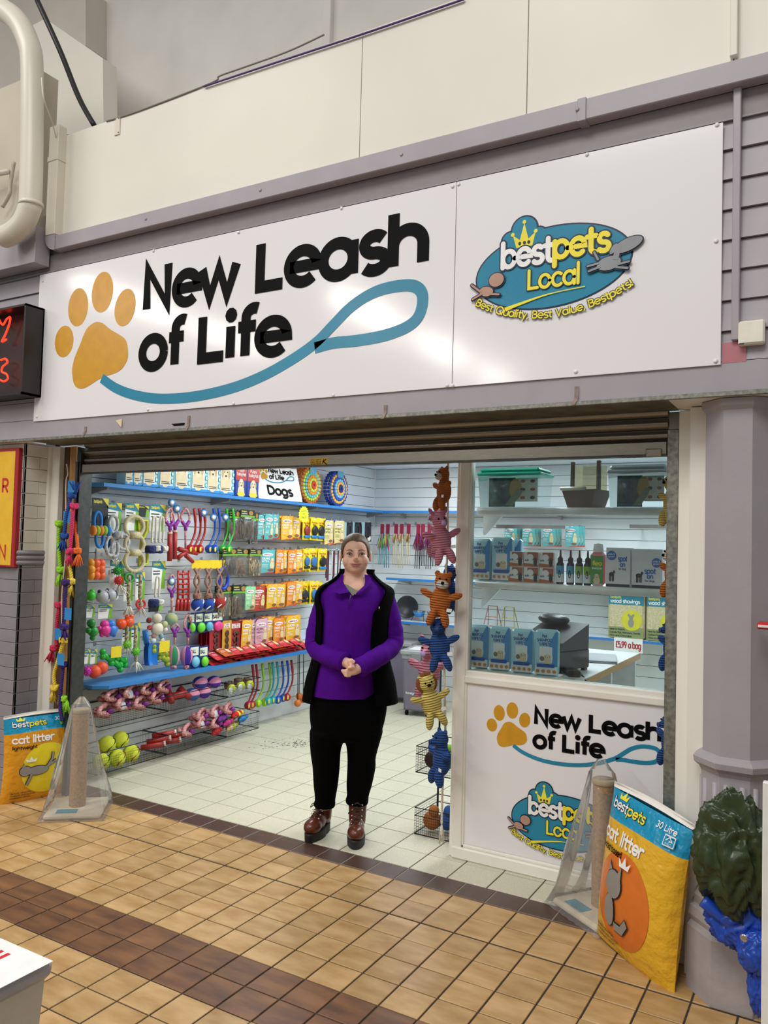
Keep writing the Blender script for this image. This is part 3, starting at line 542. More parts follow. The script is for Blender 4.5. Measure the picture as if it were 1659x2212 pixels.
def best_logo(a, T, animals=True):
    s = T(1, 0)[0]-T(0, 0)[0]
    def el(cx, cz, rx, rz, m, rot=0): x, z = T(cx, cz); a.disc(x, z, rx*s, rz*s, m, 64, rot)
    for g, m in ((.007, NAVY), (0, TEAL)):
        el(-1.0, 2.654, .311+g, .158+g, m, .04)
        for q in ((-1.11, 2.822, .052), (-1.168, 2.785, .036), (-1.052, 2.785, .036), (-1.11, 2.78, .06)): el(q[0], q[1], q[2]+g, q[2]+g, m)
        a.n += .0003
    cr = [(-1.142, 2.752), (-1.075, 2.752), (-1.062, 2.806), (-1.092, 2.782), (-1.11, 2.85), (-1.128, 2.782), (-1.158, 2.806)]; a.poly([T(*p) for p in cr], YEL)
    for q in ((-1.11, 2.853), (-1.062, 2.808), (-1.158, 2.808)): el(q[0], q[1], .008, .008, YEL)
    for q in (-1.128, -1.108, -1.09): el(q, 2.768, .006, .007, NAVY)
    for w, m in ((.235, NAVY), (.15, None)):
        X_, Z_ = T(-1.2, 2.678); a.text('best', X_, Z_, .096*s, m or WHITE, w, True, fit=.205*s); X_, Z_ = T(-.985, 2.684); a.text('pets', X_, Z_, .096*s, m or YEL, w, True, fit=.21*s)
    for w, m in ((.185, NAVY), (.12, YEL)): X_, Z_ = T(-1.09, 2.574); a.text('Local', X_, Z_, .076*s, m, w, True, fit=.205*s)
    a.line([T(*p) for p in smooth_path([(-1.185, 2.506), (-1.12, 2.522), (-1.0, 2.546), (-.86, 2.556)], 5)], [.004*s+.0012*s*i for i in range(12)][::-1]+[.004*s]*4, YEL)
    X_, Z_ = T(0, 0)
    R0, xc, zc = .63, -.993, 3.083
    def arc(u, b):
        th = (u-xc)/R0*1.0; return T(xc+(R0-b)*math.sin(th), zc-(R0-b)*math.cos(th))
    for w, m in ((.27, INK), (.13, YEL)):
        u0 = -1.33
        a.text('Best Quality, Best Value, Bestpets!', u0, 0, .03, m, w*s, False, fit=.665, arc=lambda p, q: arc(p, q-.0))
    if animals:   # plain generic animal silhouettes in place of the drawn mascots
        CB = mat('#b58f7c', .5); DG = mat('#8d9196', .5)
        for g, m1, m2 in ((.005, NAVY, NAVY), (0, CB, DG)):
            el(-1.265, 2.59, .03+g, .02+g, m1, -.2); el(-1.222, 2.632, .032+g, .028+g, m1)
            el(-.77, 2.63, .045+g, .026+g, m2, .1); el(-.70, 2.69, .055+g, .024+g, m2, .3); el(-.752, 2.682, .010+g, .022+g, m2, -.6); a.line([T(-.745, 2.64), T(-.735, 2.69)], (.022+2*g)*s, m2)
            for l0, l1 in (((-1.29, 2.592), (-1.33, 2.625)), ((-1.285, 2.582), (-1.325, 2.565)), ((-1.25, 2.577), (-1.21, 2.57)), ((-.81, 2.635), (-.85, 2.63)), ((-.805, 2.62), (-.845, 2.61)), ((-.735, 2.62), (-.695, 2.625)), ((-.74, 2.61), (-.70, 2.6)), ((-.81, 2.65), (-.825, 2.68))): a.line([T(*l0), T(*l1)], (.008+2*g)*s, m1 if l0[0] < -1 else m2, True)
sg = thing('shop_sign', 'big white New Leash of Life shop sign across the fascia', 'sign', (0, 0, 0)); SIGN = mat('#eceaee', .13, nz=(1., .01), bump=(120., .02, .0006), spec=.6)
for x0, x1 in ((-4.112, -1.4155), (-1.413, -.376)): b = MB(); b.box(x0, x1, YS, 2.99, 2.2115, 3.081, SIGN, .001); b.build('sign_panel', sg)
a = MB(on_sign); leash_logo(a, lambda x, z: (x, z)); a.build('shop_name_lettering', sg)
a = MB(on_sign); best_logo(a, lambda x, z: (x, z)); a.build('round_logo', sg)
for u, v in ((93, 607), (80, 900), (320, 885), (505, 872), (720, 854), (966, 833), (978, 833), (1244, 803), (1546, 780), (1547, 521), (1549, 270), (1268, 334), (991, 398), (978, 403), (738, 450), (516, 502), (332, 542)):
    x, z = PY(u, v, YS); b = MB(); b.lathe([(.008, 0), (.0078, .003), (.004, .0055), (0, .006)], mat('#e8e8e6', .3), 12, (x, YS, z), (0, -1, 0)); b.build('screw_cap', sg)
# lower panel graphic
lp = MB(lambda u, v, n: (u, wy+.011-n, v)); lp.rect(wx0+.088, .078, wx1-.03, .864, mat('#e9e8ec', .3, nz=(1., .01)))
xa, za = PY(1150.5, 1566, wy); k = (PY(1150, 1528, wy)[1]-za)/.241; xb, zb = PY(1140, 1757, wy); kb = .78
leash_logo(lp, lambda x, z: (xa+(x+3.254)*k, za+(z-2.75)*k)); best_logo(lp, lambda x, z: (xb+(x+1.208)*kb, zb+(z-2.674)*kb)); lp.build('shop_name_panel', win)
# neon and yellow signs at the left edge
ns = thing('neon_sign', 'black boxed neon sign with glowing red tubes', 'sign', (0, 0, 0)); x1 = PY(52, 750, 2.86)[0]; z0 = PY(50, 850, 2.86)[1]; z1 = PY(55, 655, 2.86)[1]
b = MB(); BX = mat('#1d1a1a', .35); b.box(x1-1.0, x1, 2.86, 2.99, z0, z0+.012, BX); b.box(x1-1.0, x1, 2.86, 2.99, z1-.012, z1, BX); b.box(x1-.012, x1, 2.86, 2.99, z0, z1, BX); b.box(x1-1.0, x1, 2.975, 2.99, z0, z1, mat('#2a1512', .5)); b.build('case', ns)
RED = mat('#ff3018', .4, emis=2.2); b = MB(); T3 = lambda pts: [(PY(u, v, 2.93)[0], 2.93, PY(u, v, 2.93)[1]) for u, v in pts]
b.tube(smooth_path(T3([(-2, 690), (6, 702), (14, 690), (22, 685), (20, 700), (12, 722), (4, 738), (14, 733)]), 4), .006, RED, 6); b.build('neon_tube', ns); b = MB(); b.tube(smooth_path(T3([(2, 778), (12, 775), (16, 783), (6, 792), (4, 803), (14, 808), (17, 818), (8, 824), (0, 820)]), 4), .006, RED, 6); b.build('neon_tube', ns)
ys_ = thing('yellow_sign', 'yellow painted board in a red frame on the brick pier', 'sign', (0, 0, 0)); x1 = PY(35, 1100, 3.03)[0]; z1 = PY(37, 967, 3.03)[1]; z0 = PY(31, 1226, 3.03)[1]
b = MB(); b.box(x1-.9, x1, 3.03, 3.058, z0, z1, mat('#a31f28', .4), .003); b.build('frame', ys_); b = MB(lambda u, v, n: (u, 3.0295-n, v)); b.rect(x1-.9, z0+.012, x1-.03, z1-.02, mat('#e9b92c', .35))
RL = mat('#c12a2e', .4); xr = PY(15, 1048, 3.03); b.text('R', xr[0]-.042, PY(8, 1064, 3.03)[1], .085, RL, .14); b.text('N', xr[0]-.046, PY(8, 1207, 3.03)[1], .085, RL, .14); b.build('lettering', ys_)
# ================================================================ stock on the left wall
def WL(u, v, X=-4.15): y, z = PX(u, v, X); return (X, y, z)
def bbx(u0, v0, u1, v1, X=-4.15):
    vm = (v0+v1)/2; um = (u0+u1)/2; y0 = PX(u0, vm, X)[0]; y1 = PX(u1, vm, X)[0]; zt = PX(um, v0, X)[1]; zb = PX(um, v1, X)[1]
    return (y0+y1)/2, zt, y1-y0, zt-zb
def inst(proto, name, label, cat, loc, rot=(0, 0, 0), group=None, sc=None):
    if len(proto) == 1: o = link(name, proto[0][1]); tag(o, label, cat, group)
    else:
        o = thing(name, label, cat, (0, 0, 0), 0, group)
        subs = {}
        for q in proto: subs[q[0]] = link(q[0], q[1], subs.get(q[2], o) if len(q) > 2 else o)
    o.location = loc; o.rotation_euler = rot if isinstance(rot, tuple) else (0, 0, rot)
    if sc: o.scale = sc
    return o
def shift(mb, p): mb.v = [(x-p[0], y-p[1], z-p[2]) for x, y, z in mb.v]; return mb
def world_thing(name, label, cat, loc, parts, group=None):
    if len(parts) == 1: o = shift(parts[0][1], loc).build(name); o.location = loc; return tag(o, label, cat, group)
    t = thing(name, label, cat, loc, 0, group); made = {}
    for q in parts: made[q[0]] = shift(q[1], loc).build(q[0], made[q[2]] if len(q) > 2 else t)
    return t
def helix(mb, pts, r, m, strands=3, pitch=None, n=6, sub=5):
    P = smooth_path(pts, sub); P = [Vector(p) for p in P]; L = [0]
    for a, b in zip(P, P[1:]): L.append(L[-1]+(b-a).length)
    pitch = pitch or r*5; k = max(8, int(L[-1]/pitch*7)); Q = []; j = 0
    for i in range(k+1):
        s = L[-1]*i/k
        while j < len(L)-2 and L[j+1] < s: j += 1
        t = (s-L[j])/max(L[j+1]-L[j], 1e-9); Q.append(P[j].lerp(P[j+1], min(max(t, 0), 1)))
    nx = None; fr = []
    for i, p in enumerate(Q):
        t = (Q[min(i+1, k)]-Q[max(i-1, 0)]).normalized()
        if nx is None: nx = t.orthogonal().normalized()
        nx = (nx-t*nx.dot(t)).normalized(); fr.append((nx.copy(), t.cross(nx)))
    for s in range(strands):
        mb.tube([tuple(p+(a*math.cos(2*PI*(s/strands+L[-1]*i/k/pitch/1.0))+b*math.sin(2*PI*(s/strands+L[-1]*i/k/pitch)))*r*.5) for i, (p, (a, b)) in enumerate(zip(Q, fr))], r*.56, m, n)
    return mb
def knot(mb, c, r, m, n=3):
    for i in range(n):
        a = random.random()*6; mb.tube([tuple(Vector(c)+Vector((math.cos(t+a)*r*.7, math.sin(t*1.0+a)*r*.7, math.sin(t*2+i)*r*.5))) for t in [2*PI*k/12 for k in range(12)]], r*.42, m, 6, True)
    mb.ell(c, r*.75, m, 8, 6); return mb
def tassel(mb, c, d, l, m, n=12, sp=.35, r=.0016):
    d = Vector(d).normalized()
    for i in range(n):
        e = d+Vector((random.uniform(-sp, sp), random.uniform(-sp, sp), random.uniform(-sp*.4, sp*.4))); ll = l*random.uniform(.75, 1.1); q = Vector(c)
        mb.tube([tuple(q), tuple(q+e*ll*.5+Vector((0, 0, .1*ll))), tuple(q+e*ll)], [r*1.2, r*1.2, r*.7], m, 4)
    return mb
def sph(mb, c, r, m, n=16, k=10): return mb.ell(c, r, m, n, k)
def dogface(a, u, v, s):       # printed retriever on packs
    CR = mat('#e2cfa6', .5); a.disc(u, v-.62*s, .52*s, .6*s, CR, 14); a.disc(u, v, .36*s, .42*s, mat('#ead9b4', .5), 14); a.disc(u-.33*s, v-.02*s, .12*s, .26*s, mat('#c9ad7c', .5), 10); a.disc(u+.33*s, v-.02*s, .12*s, .26*s, mat('#c9ad7c', .5), 10)
    a.disc(u, v-.14*s, .09*s, .07*s, INK, 8)
    for q in (-.14, .14): a.disc(u+q*s, v+.1*s, .045*s, .05*s, INK, 8)
def pillow(w, h, d, seal=.08):
    def f(u, v):        # returns bulge
        a = max(0, 1-abs(2*u-1)**2.6); b = max(0, 1-abs(2*v-1)**3.2); return d*(a*b)**.6
    return f
def pouch_proto(c1, c2, tcol, t1, t2, back='#c6412b', bone='#f0f0ea'):
    w, h, d = .13, .19, .014; f = pillow(w, h, d); b = MB(); M1 = mat(c1, .22, bump=(35., .35, .006)); M2 = mat(back, .25)
    b.grid(lambda u, v: (w*(u-.5), -f(u, v), h*(v-1)), 8, 10, M1); b.grid(lambda u, v: (w*(.5-u), f(u, v), h*(v-1)), 6, 8, M2)
    mp = lambda u, v, n: (w*(u-.5), -f(u, v)-.0006-n, h*(v-1)); a = MB(mp)
    a.poly([(0, .02), (.3, .0), (.6, .02), (1, .0), (1, .1), (.7, .2), (.45, .13), (.2, .2), (0, .14)], mat('#cf3a2a', .3)); a.poly([(.0, .9), (1, .9), (1, 1), (0, 1)], mat(c2, .3))
    dg = MB(mp); dogface(a, .72, .52, .3); a.disc(.42, .78, .34, .075, WHITE, 18); a.text('delicious', .42, .755, .06, mat('#b3222c', .4), .16, fit=.52, align='c'); a.text(t1, .06, .58, .075, mat(tcol, .4), .16, fit=.48); a.text(t2, .06, .47, .06, mat(tcol, .4), .15, fit=.42)
    a.disc(.66, .14, .2, .06, mat('#8a5a42', .4), 10)
    for i in range(3): a.rect(.06, .36-.05*i, .4, .37-.05*i, mat(tcol, .4))
    a.disc(.5, .945, .06, .015, mat('#e9ecee', .4), 8)
    return [('pouch_body', b.mesh('pouch_body')), ('front_print', a.mesh('front_print'))]
POU = {k: pouch_proto(*v) for k, v in {'teal': ('#58b3b8', '#2f8f98', '#ffffff', 'CALMING', 'BITES'), 'yellow': ('#e8b634', '#e0781e', '#ffffff', 'CHICKEN', 'TENDERS', '#d8701c'), 'orange': ('#e58a22', '#d8641a', '#ffffff', 'CHICKEN', 'STICKS', '#d8601a'), 'green': ('#8fcf9a', '#2f8f58', '#ffffff', 'DENTAL', 'TREATS', '#3f9a5c'), 'red': ('#b8422c', '#8f2a20', '#ffffff', 'BEEF', 'STICKS', '#8f2a20'), 'pink': ('#d9a9b8', '#5d2a56', '#7d3a66', 'PORK', 'TREATS', '#5d2a56'), 'blue': ('#d8c98a', '#1f5fae', '#3a6a2a', 'FISH', 'BITES', '#8a9a3a')}.items()}
POUD = {'teal': 'teal treat pouch with red base and printed retriever', 'yellow': 'yellow chicken treat pouch with printed retriever', 'orange': 'orange chicken treat pouch with printed retriever', 'green': 'pale green treat pouch with printed retriever', 'red': 'dark red beef treat pouch with printed retriever', 'pink': 'pink treat pouch with purple top', 'blue': 'sand coloured treat pouch with bright blue top'}
ROWN = {1: 'on the top hook row', 2: 'on the second hook row', 3: 'on the third hook row', 4: 'on the lowest hook row'}
hookm = MB(); hookm.tube([(-.185, 0, 0), (0, 0, 0), (.012, 0, .004), (.03, 0, .018)], .0022, CHROME, 6); hookm.box(-.186, -.182, -.012, .012, -.012, .02, PLAS); hookm = hookm.mesh('display_hook')
def hook(y, z, row=None, X=-4.15): tag(link('display_hook', hookm, None, (X, y, z)), 'thin chrome display hook '+(ROWN[row] if row else 'in the toy section of the slat wall'), 'hook', 'display hooks')
_hc = 0
def hang(proto, nm, label, cat, bb, group, n=1, w0=.13, h0=.19, row=None, X=-4.15, step=.034, dy=.003, keep=False):
    global _hc
    y, zt, w, h = bbx(*bb, X); _hc = 1-_hc
    for i in range(n):
        s = h/h0; sw = w/w0
        inst(proto, nm, label, cat, (X-step*i-.016*_hc, y+random.uniform(-dy, dy)-.004*i, zt-.001*i), (random.uniform(-.02, .02), random.uniform(-.04, .04), PI/2+random.uniform(-.03, .03)), group, (min(sw, s*1.5), min(s, 1.)*.62, s))
    if row: hook(y, zt-.008, row)
for row, items in {1: [('teal', (560, 1112, 578, 1166)), ('teal', (573, 1110, 592, 1166)), ('teal', (584, 1110, 606, 1164)), ('yellow', (607, 1114, 634, 1166)), ('yellow', (629, 1117, 653, 1163)), ('blue', (701, 1123, 720, 1176)), ('blue', (712, 1124, 730, 1178)), ('blue', (722, 1124, 744, 1174))],
                   2: [('teal', (566, 1187, 599, 1238)), ('orange', (597, 1187, 614, 1239)), ('yellow', (607, 1187, 625, 1237)), ('orange', (622, 1188, 641, 1239)), ('yellow', (635, 1187, 662, 1236))],
                   3: [('green', (529, 1266, 552, 1318)), ('red', (549, 1266, 578, 1319)), ('yellow', (577, 1261, 600, 1314)), ('yellow', (592, 1261, 621, 1313)), ('orange', (619, 1257, 640, 1308)), ('yellow', (633, 1255, 657, 1304))],
                   4: [('yellow', (523, 1339, 545, 1397)), ('pink', (543, 1338, 562, 1394)), ('pink', (551, 1336, 579, 1393)), ('yellow', (575, 1332, 597, 1387)), ('orange', (590, 1335, 613, 1388)), ('yellow', (600, 1334, 625, 1386)), ('yellow', (618, 1329, 648, 1384))]}.items():
    for c, bb in items: hang(POU[c], 'treat_pouch', POUD[c]+' '+ROWN[row], 'treat pouch', bb, 'treat pouches on the left wall', 3 if row > 1 else 2, row=row)
# clear bags of chews under a printed header
def clearbag_proto(seed, cc):
    random.seed(seed); w, h = .13, .24; f = pillow(w, .18, .018); b = MB(); hd = MB(); a = MB(lambda u, v, n: (u, -.003-n, v)); ch = MB(); CB = mat(cc, .6, nz=(40., .3))
    hd.box(-w/2, w/2, -.002, .002, -.06, 0, mat('#1e2a1c', .4)); a.rect(-w/2, -.06, w/2, -.046, mat('#6fae2e', .4)); a.disc(.03, -.026, .02, .019, mat('#a8793e', .5), 10); a.text('bestpets', -w/2+.01, -.02, .011, mat('#d8c850', .4), .14, fit=.045); a.text('natural treats', -w/2+.01, -.036, .007, WHITE, .14, fit=.05)
    b.grid(lambda u, v: (w*(u-.5), -f(u, v), -.06+.18*(v-1)), 6, 8, clear('#f2f2ee', 1.25, .05)); b.grid(lambda u, v: (w*(.5-u), f(u, v), -.06+.18*(v-1)), 4, 6, clear('#f2f2ee', 1.25, .05))
    for i in range(16):
        x = random.uniform(-.045, .045); z = random.uniform(-.215, -.13); t = random.uniform(-.5, .5); ch.tube([(x-.03*t, random.uniform(-.008, .008), z-.03), (x+.004, random.uniform(-.008, .008), z), (x+.03*t, random.uniform(-.008, .008), z+.035)], random.uniform(.004, .007), CB, 5)
    me = ch.mesh('dog_chews'); return [('header_card', hd.mesh('header_card')), ('header_print', a.mesh('header_print')), ('clear_bag', b.mesh('clear_bag')), ('dog_chews', me)]
CLB = [clearbag_proto(i, c) for i, c in enumerate(('#5b4636', '#8d6a4c', '#c4ab84', '#6e3f2c'))]
CLD = ['dark brown', 'mid brown', 'pale', 'reddish brown']
for row, L_ in {1: [(3, (498, 1103, 523, 1168)), (0, (519, 1101, 549, 1166)), (0, (545, 1107, 561, 1175))], 2: [(0, (480, 1185, 512, 1246)), (1, (510, 1185, 542, 1245)), (2, (539, 1186, 566, 1243))], 3: [(2, (474, 1266, 505, 1331)), (1, (502, 1264, 533, 1334))]}.items():
    for k, bb in L_: hang(CLB[k], 'chew_bag', 'clear bag of '+CLD[k]+' dog chews with dark green header '+ROWN[row], 'chew bag', bb, 'clear chew bags on the left wall', 2, .13, .24, row)
for q in []: pass
# yellow carded waste bag dispensers
def disp_proto(c, c2):
    w, h = .085, .19; b = MB(); YC = mat('#efd21c', .35); b.box(-w/2, w/2, -.0015, .0015, -h, 0, YC); a = MB(lambda u, v, n: (u, -.0016-n, v)); a.disc(0, -.015, .014, .005, mat('#d8dcd8', .4), 10); a.text('Poop Bags', 0, -.05, .014, mat('#b8462a', .4), .15, fit=.06, align='c'); a.text('Bone', 0, -.068, .012, BLACK, .15, fit=.03, align='c')
    d = MB(); d.ell((0, -.02, -.11), (.03, .022, .042), mat(c, .35, bump=(90., .8, .004)), 12, 8); k = MB(); k.tube([(-.03, -.018, -.162), (.03, -.018, -.162)], .0125, mat(c2, .35), 10)
    return [('backing_card', b.mesh('backing_card')), ('card_print', a.mesh('card_print')), ('dispenser', d.mesh('dispenser')), ('bag_roll', k.mesh('bag_roll'))]
DIS = {'red': disp_proto('#8e2a34', '#2a7fc8'), 'black': disp_proto('#1b1c20', '#2a7fc8'), 'blue': disp_proto('#2f6fb8', '#202226'), 'grey': disp_proto('#26272c', '#202226')}
for row, L_ in {1: [('red', (656, 1119, 673, 1166)), ('black', (671, 1118, 689, 1167)), ('black', (687, 1119, 706, 1168))], 2: [('blue', (655, 1186, 669, 1232)), ('blue', (670, 1184, 688, 1235)), ('black', (687, 1185, 706, 1234))], 3: [('grey', (652, 1256, 668, 1305)), ('blue', (668, 1255, 686, 1304)), ('blue', (684, 1256, 698, 1300))]}.items():
    for c, bb in L_: hang(DIS[c], 'waste_bag_dispenser', c+' bone dispenser on a yellow card '+ROWN[row], 'dispenser', bb, 'waste bag dispensers on yellow cards', 2, .085, .19, row)
# lead cards, leads, chew bone packs
def lead_proto():
    b = MB(); b.box(-.05, .05, -.0015, .0015, -.16, 0, mat('#20262c', .4)); a = MB(lambda u, v, n: (u, -.0016-n, v)); a.rect(-.05, -.16, -.02, 0, mat('#8fb4bd', .4)); a.disc(.028, -.13, .018, .024, WHITE, 14)
    d = MB()
    for r in (.026, .031, .036): d.tube([(.012+r*.8*math.cos(t), -.008, -.07+r*1.5*math.sin(t)) for t in [2*PI*i/20 for i in range(20)]], .0042, mat('#2c2c33', .5), 6, True)
    return [('backing_card', b.mesh('backing_card')), ('card_print', a.mesh('card_print')), ('coiled_lead', d.mesh('coiled_lead'))]
LP_ = lead_proto()
for bb in ((740, 1128, 763, 1166), (761, 1128, 783, 1169), (781, 1128, 802, 1170)): hang(LP_, 'lead_pack', 'black coiled dog lead on a grey card by the shop corner', 'dog lead', bb, 'coiled lead cards by the shop corner', 2, .1, .16, 1)
for i in range(9):
    u = 706+i*4.2; p0 = WL(u, 1190+random.uniform(-2, 3)); c = ('#20222a', '#7d1f38', '#20222a', '#d9d2d4')[i % 4]; b = MB(); l = random.uniform(.22, .3); x, y, z = p0
    b.add([(x-.01*(i % 3), y-.008, z), (x-.01*(i % 3), y+.008, z), (x-.01*(i % 3), y+.008, z-l), (x-.01*(i % 3), y-.008, z-l), (x-.004-.01*(i % 3), y-.008, z), (x-.004-.01*(i % 3), y+.008, z), (x-.004-.01*(i % 3), y+.008, z-l), (x-.004-.01*(i % 3), y-.008, z-l)], [(0, 1, 2, 3)[::-1], (4, 5, 6, 7), (0, 4, 5, 1), (1, 5, 6, 2), (2, 6, 7, 3), (3, 7, 4, 0)], mat(c, .6)); k = MB(); k.tube([(x, y, z), (x, y, z+.02)], .005, CHROME, 6)
    cn = {'#20222a': 'black', '#7d1f38': 'maroon', '#d9d2d4': 'pale'}[c]; world_thing('dog_lead', cn+' webbing dog lead hanging below the coiled lead cards', 'dog lead', p0, [('webbing', b), ('clip', k)], 'webbing leads on the left wall')
hook(PX(715, 1188, -4.15)[0], 1.49, 2)
def bonepack_proto(c):
    b = MB(); b.box(-.05, .05, -.001, .001, -.2, 0, mat(c, .35)); a = MB(lambda u, v, n: (u, -.0012-n, v)); a.rect(-.03, -.05, .03, -.018, WHITE); a.text('CHEW', 0, -.032, .011, mat('#a3202a', .4), .16, fit=.045, align='c'); a.text('BONE', 0, -.047, .011, mat('#a3202a', .4), .16, fit=.045, align='c')
    d = MB(); BR = mat('#5a3028', .4, bump=(40., .4, .003))
    for z in (-.085, -.13, -.175): d.lathe([(.008, -.006), (.018, -.006), (.022, 0), (.018, .006), (.008, .006)], BR, 12, (0, -.008, z), (0, 1, 0))
    d.box(-.009, .009, -.014, -.004, -.175, -.085, BR, .003)
    return [('backing_card', b.mesh('backing_card')), ('card_print', a.mesh('card_print')), ('chew_bone', d.mesh('chew_bone'))]
BP = {'red': bonepack_proto('#a8242a'), 'yellow': bonepack_proto('#c99a2e')}
for c, bb, n in (('red', (455, 1346, 484, 1404), 5), ('yellow', (480, 1341, 500, 1404), 2), ('red', (497, 1342, 527, 1403), 5)): hang(BP[c], 'bone_pack', 'brown chew bone on a '+c+' card above the red pouch heap', 'chew bone', bb, 'chew bones on cards', n, .1, .2, 4, step=.022)
# heap of red pouches on the lower shelf
hp = pouch_proto('#c8323c', '#a81f2a', '#ffffff', 'BEEF', 'STICKS', '#8f1c26'); hp2 = pouch_proto('#c25f28', '#e8d8c8', '#ffffff', 'CHICKEN', 'BITES', '#a8302a')
ya, yb = PX(462, 1425, -4.1)[0], PX(668, 1400, -4.1)[0]
for lay in range(4):
    n = int((yb-ya)/.15)-(lay > 1)
    for i in range(n):
        y = ya+.075+(.07 if lay % 2 else 0)+i*.152; k = (i*3+lay) % 7 == 3
        inst(hp2 if k else hp, 'treat_pouch', ('orange' if k else 'red')+' treat pouch lying in the heap on the blue lower shelf', 'treat pouch', (-4.285+.012*lay, y+random.uniform(-.004, .004), .676+lay*.021), (R(-68)+random.uniform(-.02, .02), 0, PI/2+random.uniform(-.08, .08)), 'heap of treat pouches on the lower shelf', (1.08, .7, 1.02))
# neon yellow price star, with a faint glow put into the card colour
x, y, z = WL(656, 1111, -4.07); b = MB(); n = 18; b.prism([((.052 if i % 2 else .042)*math.cos(PI*i/n), (.075 if i % 2 else .062)*math.sin(PI*i/n)) for i in range(2*n)], -.0005, .0005, mat('#e6f21e', .5, emis=.12)); a = MB(lambda u, v, n: (u, -.0006-n, v))
for t_, v in (('£2.99', .02), ('or', -.005), ('2 for £5', -.035)): a.text(t_, 0, v, .018, mat('#4a4f20', .5), .09, fit=.05 if len(t_) > 2 else .02, align='c')
t = thing('price_star', 'neon yellow starburst price card under the top shelf', 'price card', (x, y, z), R(65)); b.build('card', t); a.build('handwriting', t)
# ================================================================ top shelf stock
def onshelf(u0, u1, v, X): return PX(u0, v, X)[0], PX(u1, v, X)[0]
def pad_proto():
    w, h, d = .19, .27, .09; b = MB(); b.box(-w/2, w/2, -d/2, d/2, 0, h, mat('#a9d8e6', .25, bump=(20., .3, .006)), .014); a = MB(lambda u, v, n: (u, -d/2-.0006-n, v))
    a.rect(-w/2+.012, .03, w/2-.045, h-.012, mat('#f3f4f2', .3)); a.rect(-w/2+.008, .008, w/2-.008, .026, mat('#2f8fd0', .3)); dogface(a, -.02, .165, .125); a.rect(-.07, .05, .03, .055, INK); a.rect(-.07, .038, .045, .043, INK)
    for i in range(4):
        a.disc(w/2-.026, .06+i*.052, .015, .018, mat('#2fa09a', .4), 14); a.disc(w/2-.026, .06+i*.052, .010, .013, mat('#c8ecee', .4), 14)
    return [('pack_body', b.mesh('pack_body')), ('front_print', a.mesh('front_print'))]
PP = pad_proto()
for i, (u0, u1, v) in enumerate(((268, 287, 1050), (286, 306, 1052), (305, 341, 1056), (341, 375, 1060), (374, 412, 1064), (410, 449, 1067), (444, 476, 1070), (471, 506, 1073))):
    y0, y1 = onshelf(u0, u1, v, -4.13); inst(PP, 'puppy_pad_pack', 'pale blue puppy pad pack with printed retriever on the top shelf', 'pet pads', (-4.17, (y0+y1)/2, 1.8945), PI/2, 'pale blue puppy pad packs', ((y1-y0)/.2, 1, 1))
b = MB(); b.box(-.09, .09, -.035, .035, 0, .24, mat('#27419c', .25), .01); a = MB(lambda u, v, n: (u, -.0356-n, v)); a.rect(-.085, .13, .085, .235, mat('#c02a26', .3)); a.text('Puppy', 0, .2, .024, WHITE, .1, fit=.09, align='c'); a.text('Training Pads', 0, .165, .024, WHITE, .1, fit=.14, align='c'); dogface(a, 0, .1, .1); a.disc(0, .02, .06, .02, mat('#e8d23a', .3), 14); RPp = [('pack_body', b.mesh('pack_body')), ('front_print', a.mesh('front_print'))]
for u0, u1, v in ((506, 531, 1075), (531, 558, 1080)): y0, y1 = onshelf(u0, u1, v, -4.12); inst(RPp, 'training_pad_pack', 'red and blue training pad pack with golden puppy on the top shelf', 'pet pads', (-4.15, (y0+y1)/2, 1.8945), PI/2, 'red training pad packs', ((y1-y0)/.182, 1, 1))
y0, y1 = onshelf(566, 648, 1084, -4.1); w = y1-y0; t = thing('dogs_sign', 'white leaning board reading Dogs under the shop name', 'sign', (-4.105, (y0+y1)/2, 1.896)); t.rotation_euler = (R(-16), 0, PI/2-.12); b = MB(); b.box(-w/2, w/2, -.003, .003, 0, .30, WHITE, .001); b.build('board', t)
a = MB(lambda u, v, n: (u, -.0034-n, v)); k = w*.36; leash_logo(a, lambda x, z: (-w*.43+(x+3.95)*k*.95, .21+(z-2.6)*k*.95)); a.text('Dogs', 0, .045, .075, BLACK, .19, fit=w*.55, align='c'); a.build('lettering', t)
def snuffle(u, v, cols, nm, n=3):
    y, z = PX(u, v, -4.12); t = thing('snuffle_mat', nm, 'dog mat', (-4.14, y, 1.896), PI/2); 
    for k in range(n):
        b = MB(); q = .045*k
        for j, c in enumerate(cols):
            r = .155-.026*j; m = mat(c, .8, bump=(60., .6, .004))
            for i in range(int(r*150)+5):
                th = 2*PI*i/(int(r*150)+5); b.box(r*.95*math.cos(th)-.013, r*.95*math.cos(th)+.013, q-.016-.006*j*(k == 0), q+.014, .165+r*math.sin(th)-.014, .165+r*math.sin(th)+.014, m, .005)
            if k: break
        b.build('fabric_layer', t)
    b = MB(); b.box(-.05, .05, -.03, -.026, .27, .33, mat('#4f93b8', .4)); b.build('header_card', t)
snuffle(674, 1060, ('#c86a24', '#b8d04a', '#58b8c8', '#e08a30', '#b8d04a', '#c8402a'), 'round orange fabric snuffle mat with green and blue rings'); snuffle(733, 1060, ('#223f9a', '#e8b24a', '#2a58b8', '#7ab8d8', '#e8a83a', '#1c2f80'), 'round blue fabric snuffle mat with yellow rings', 2)
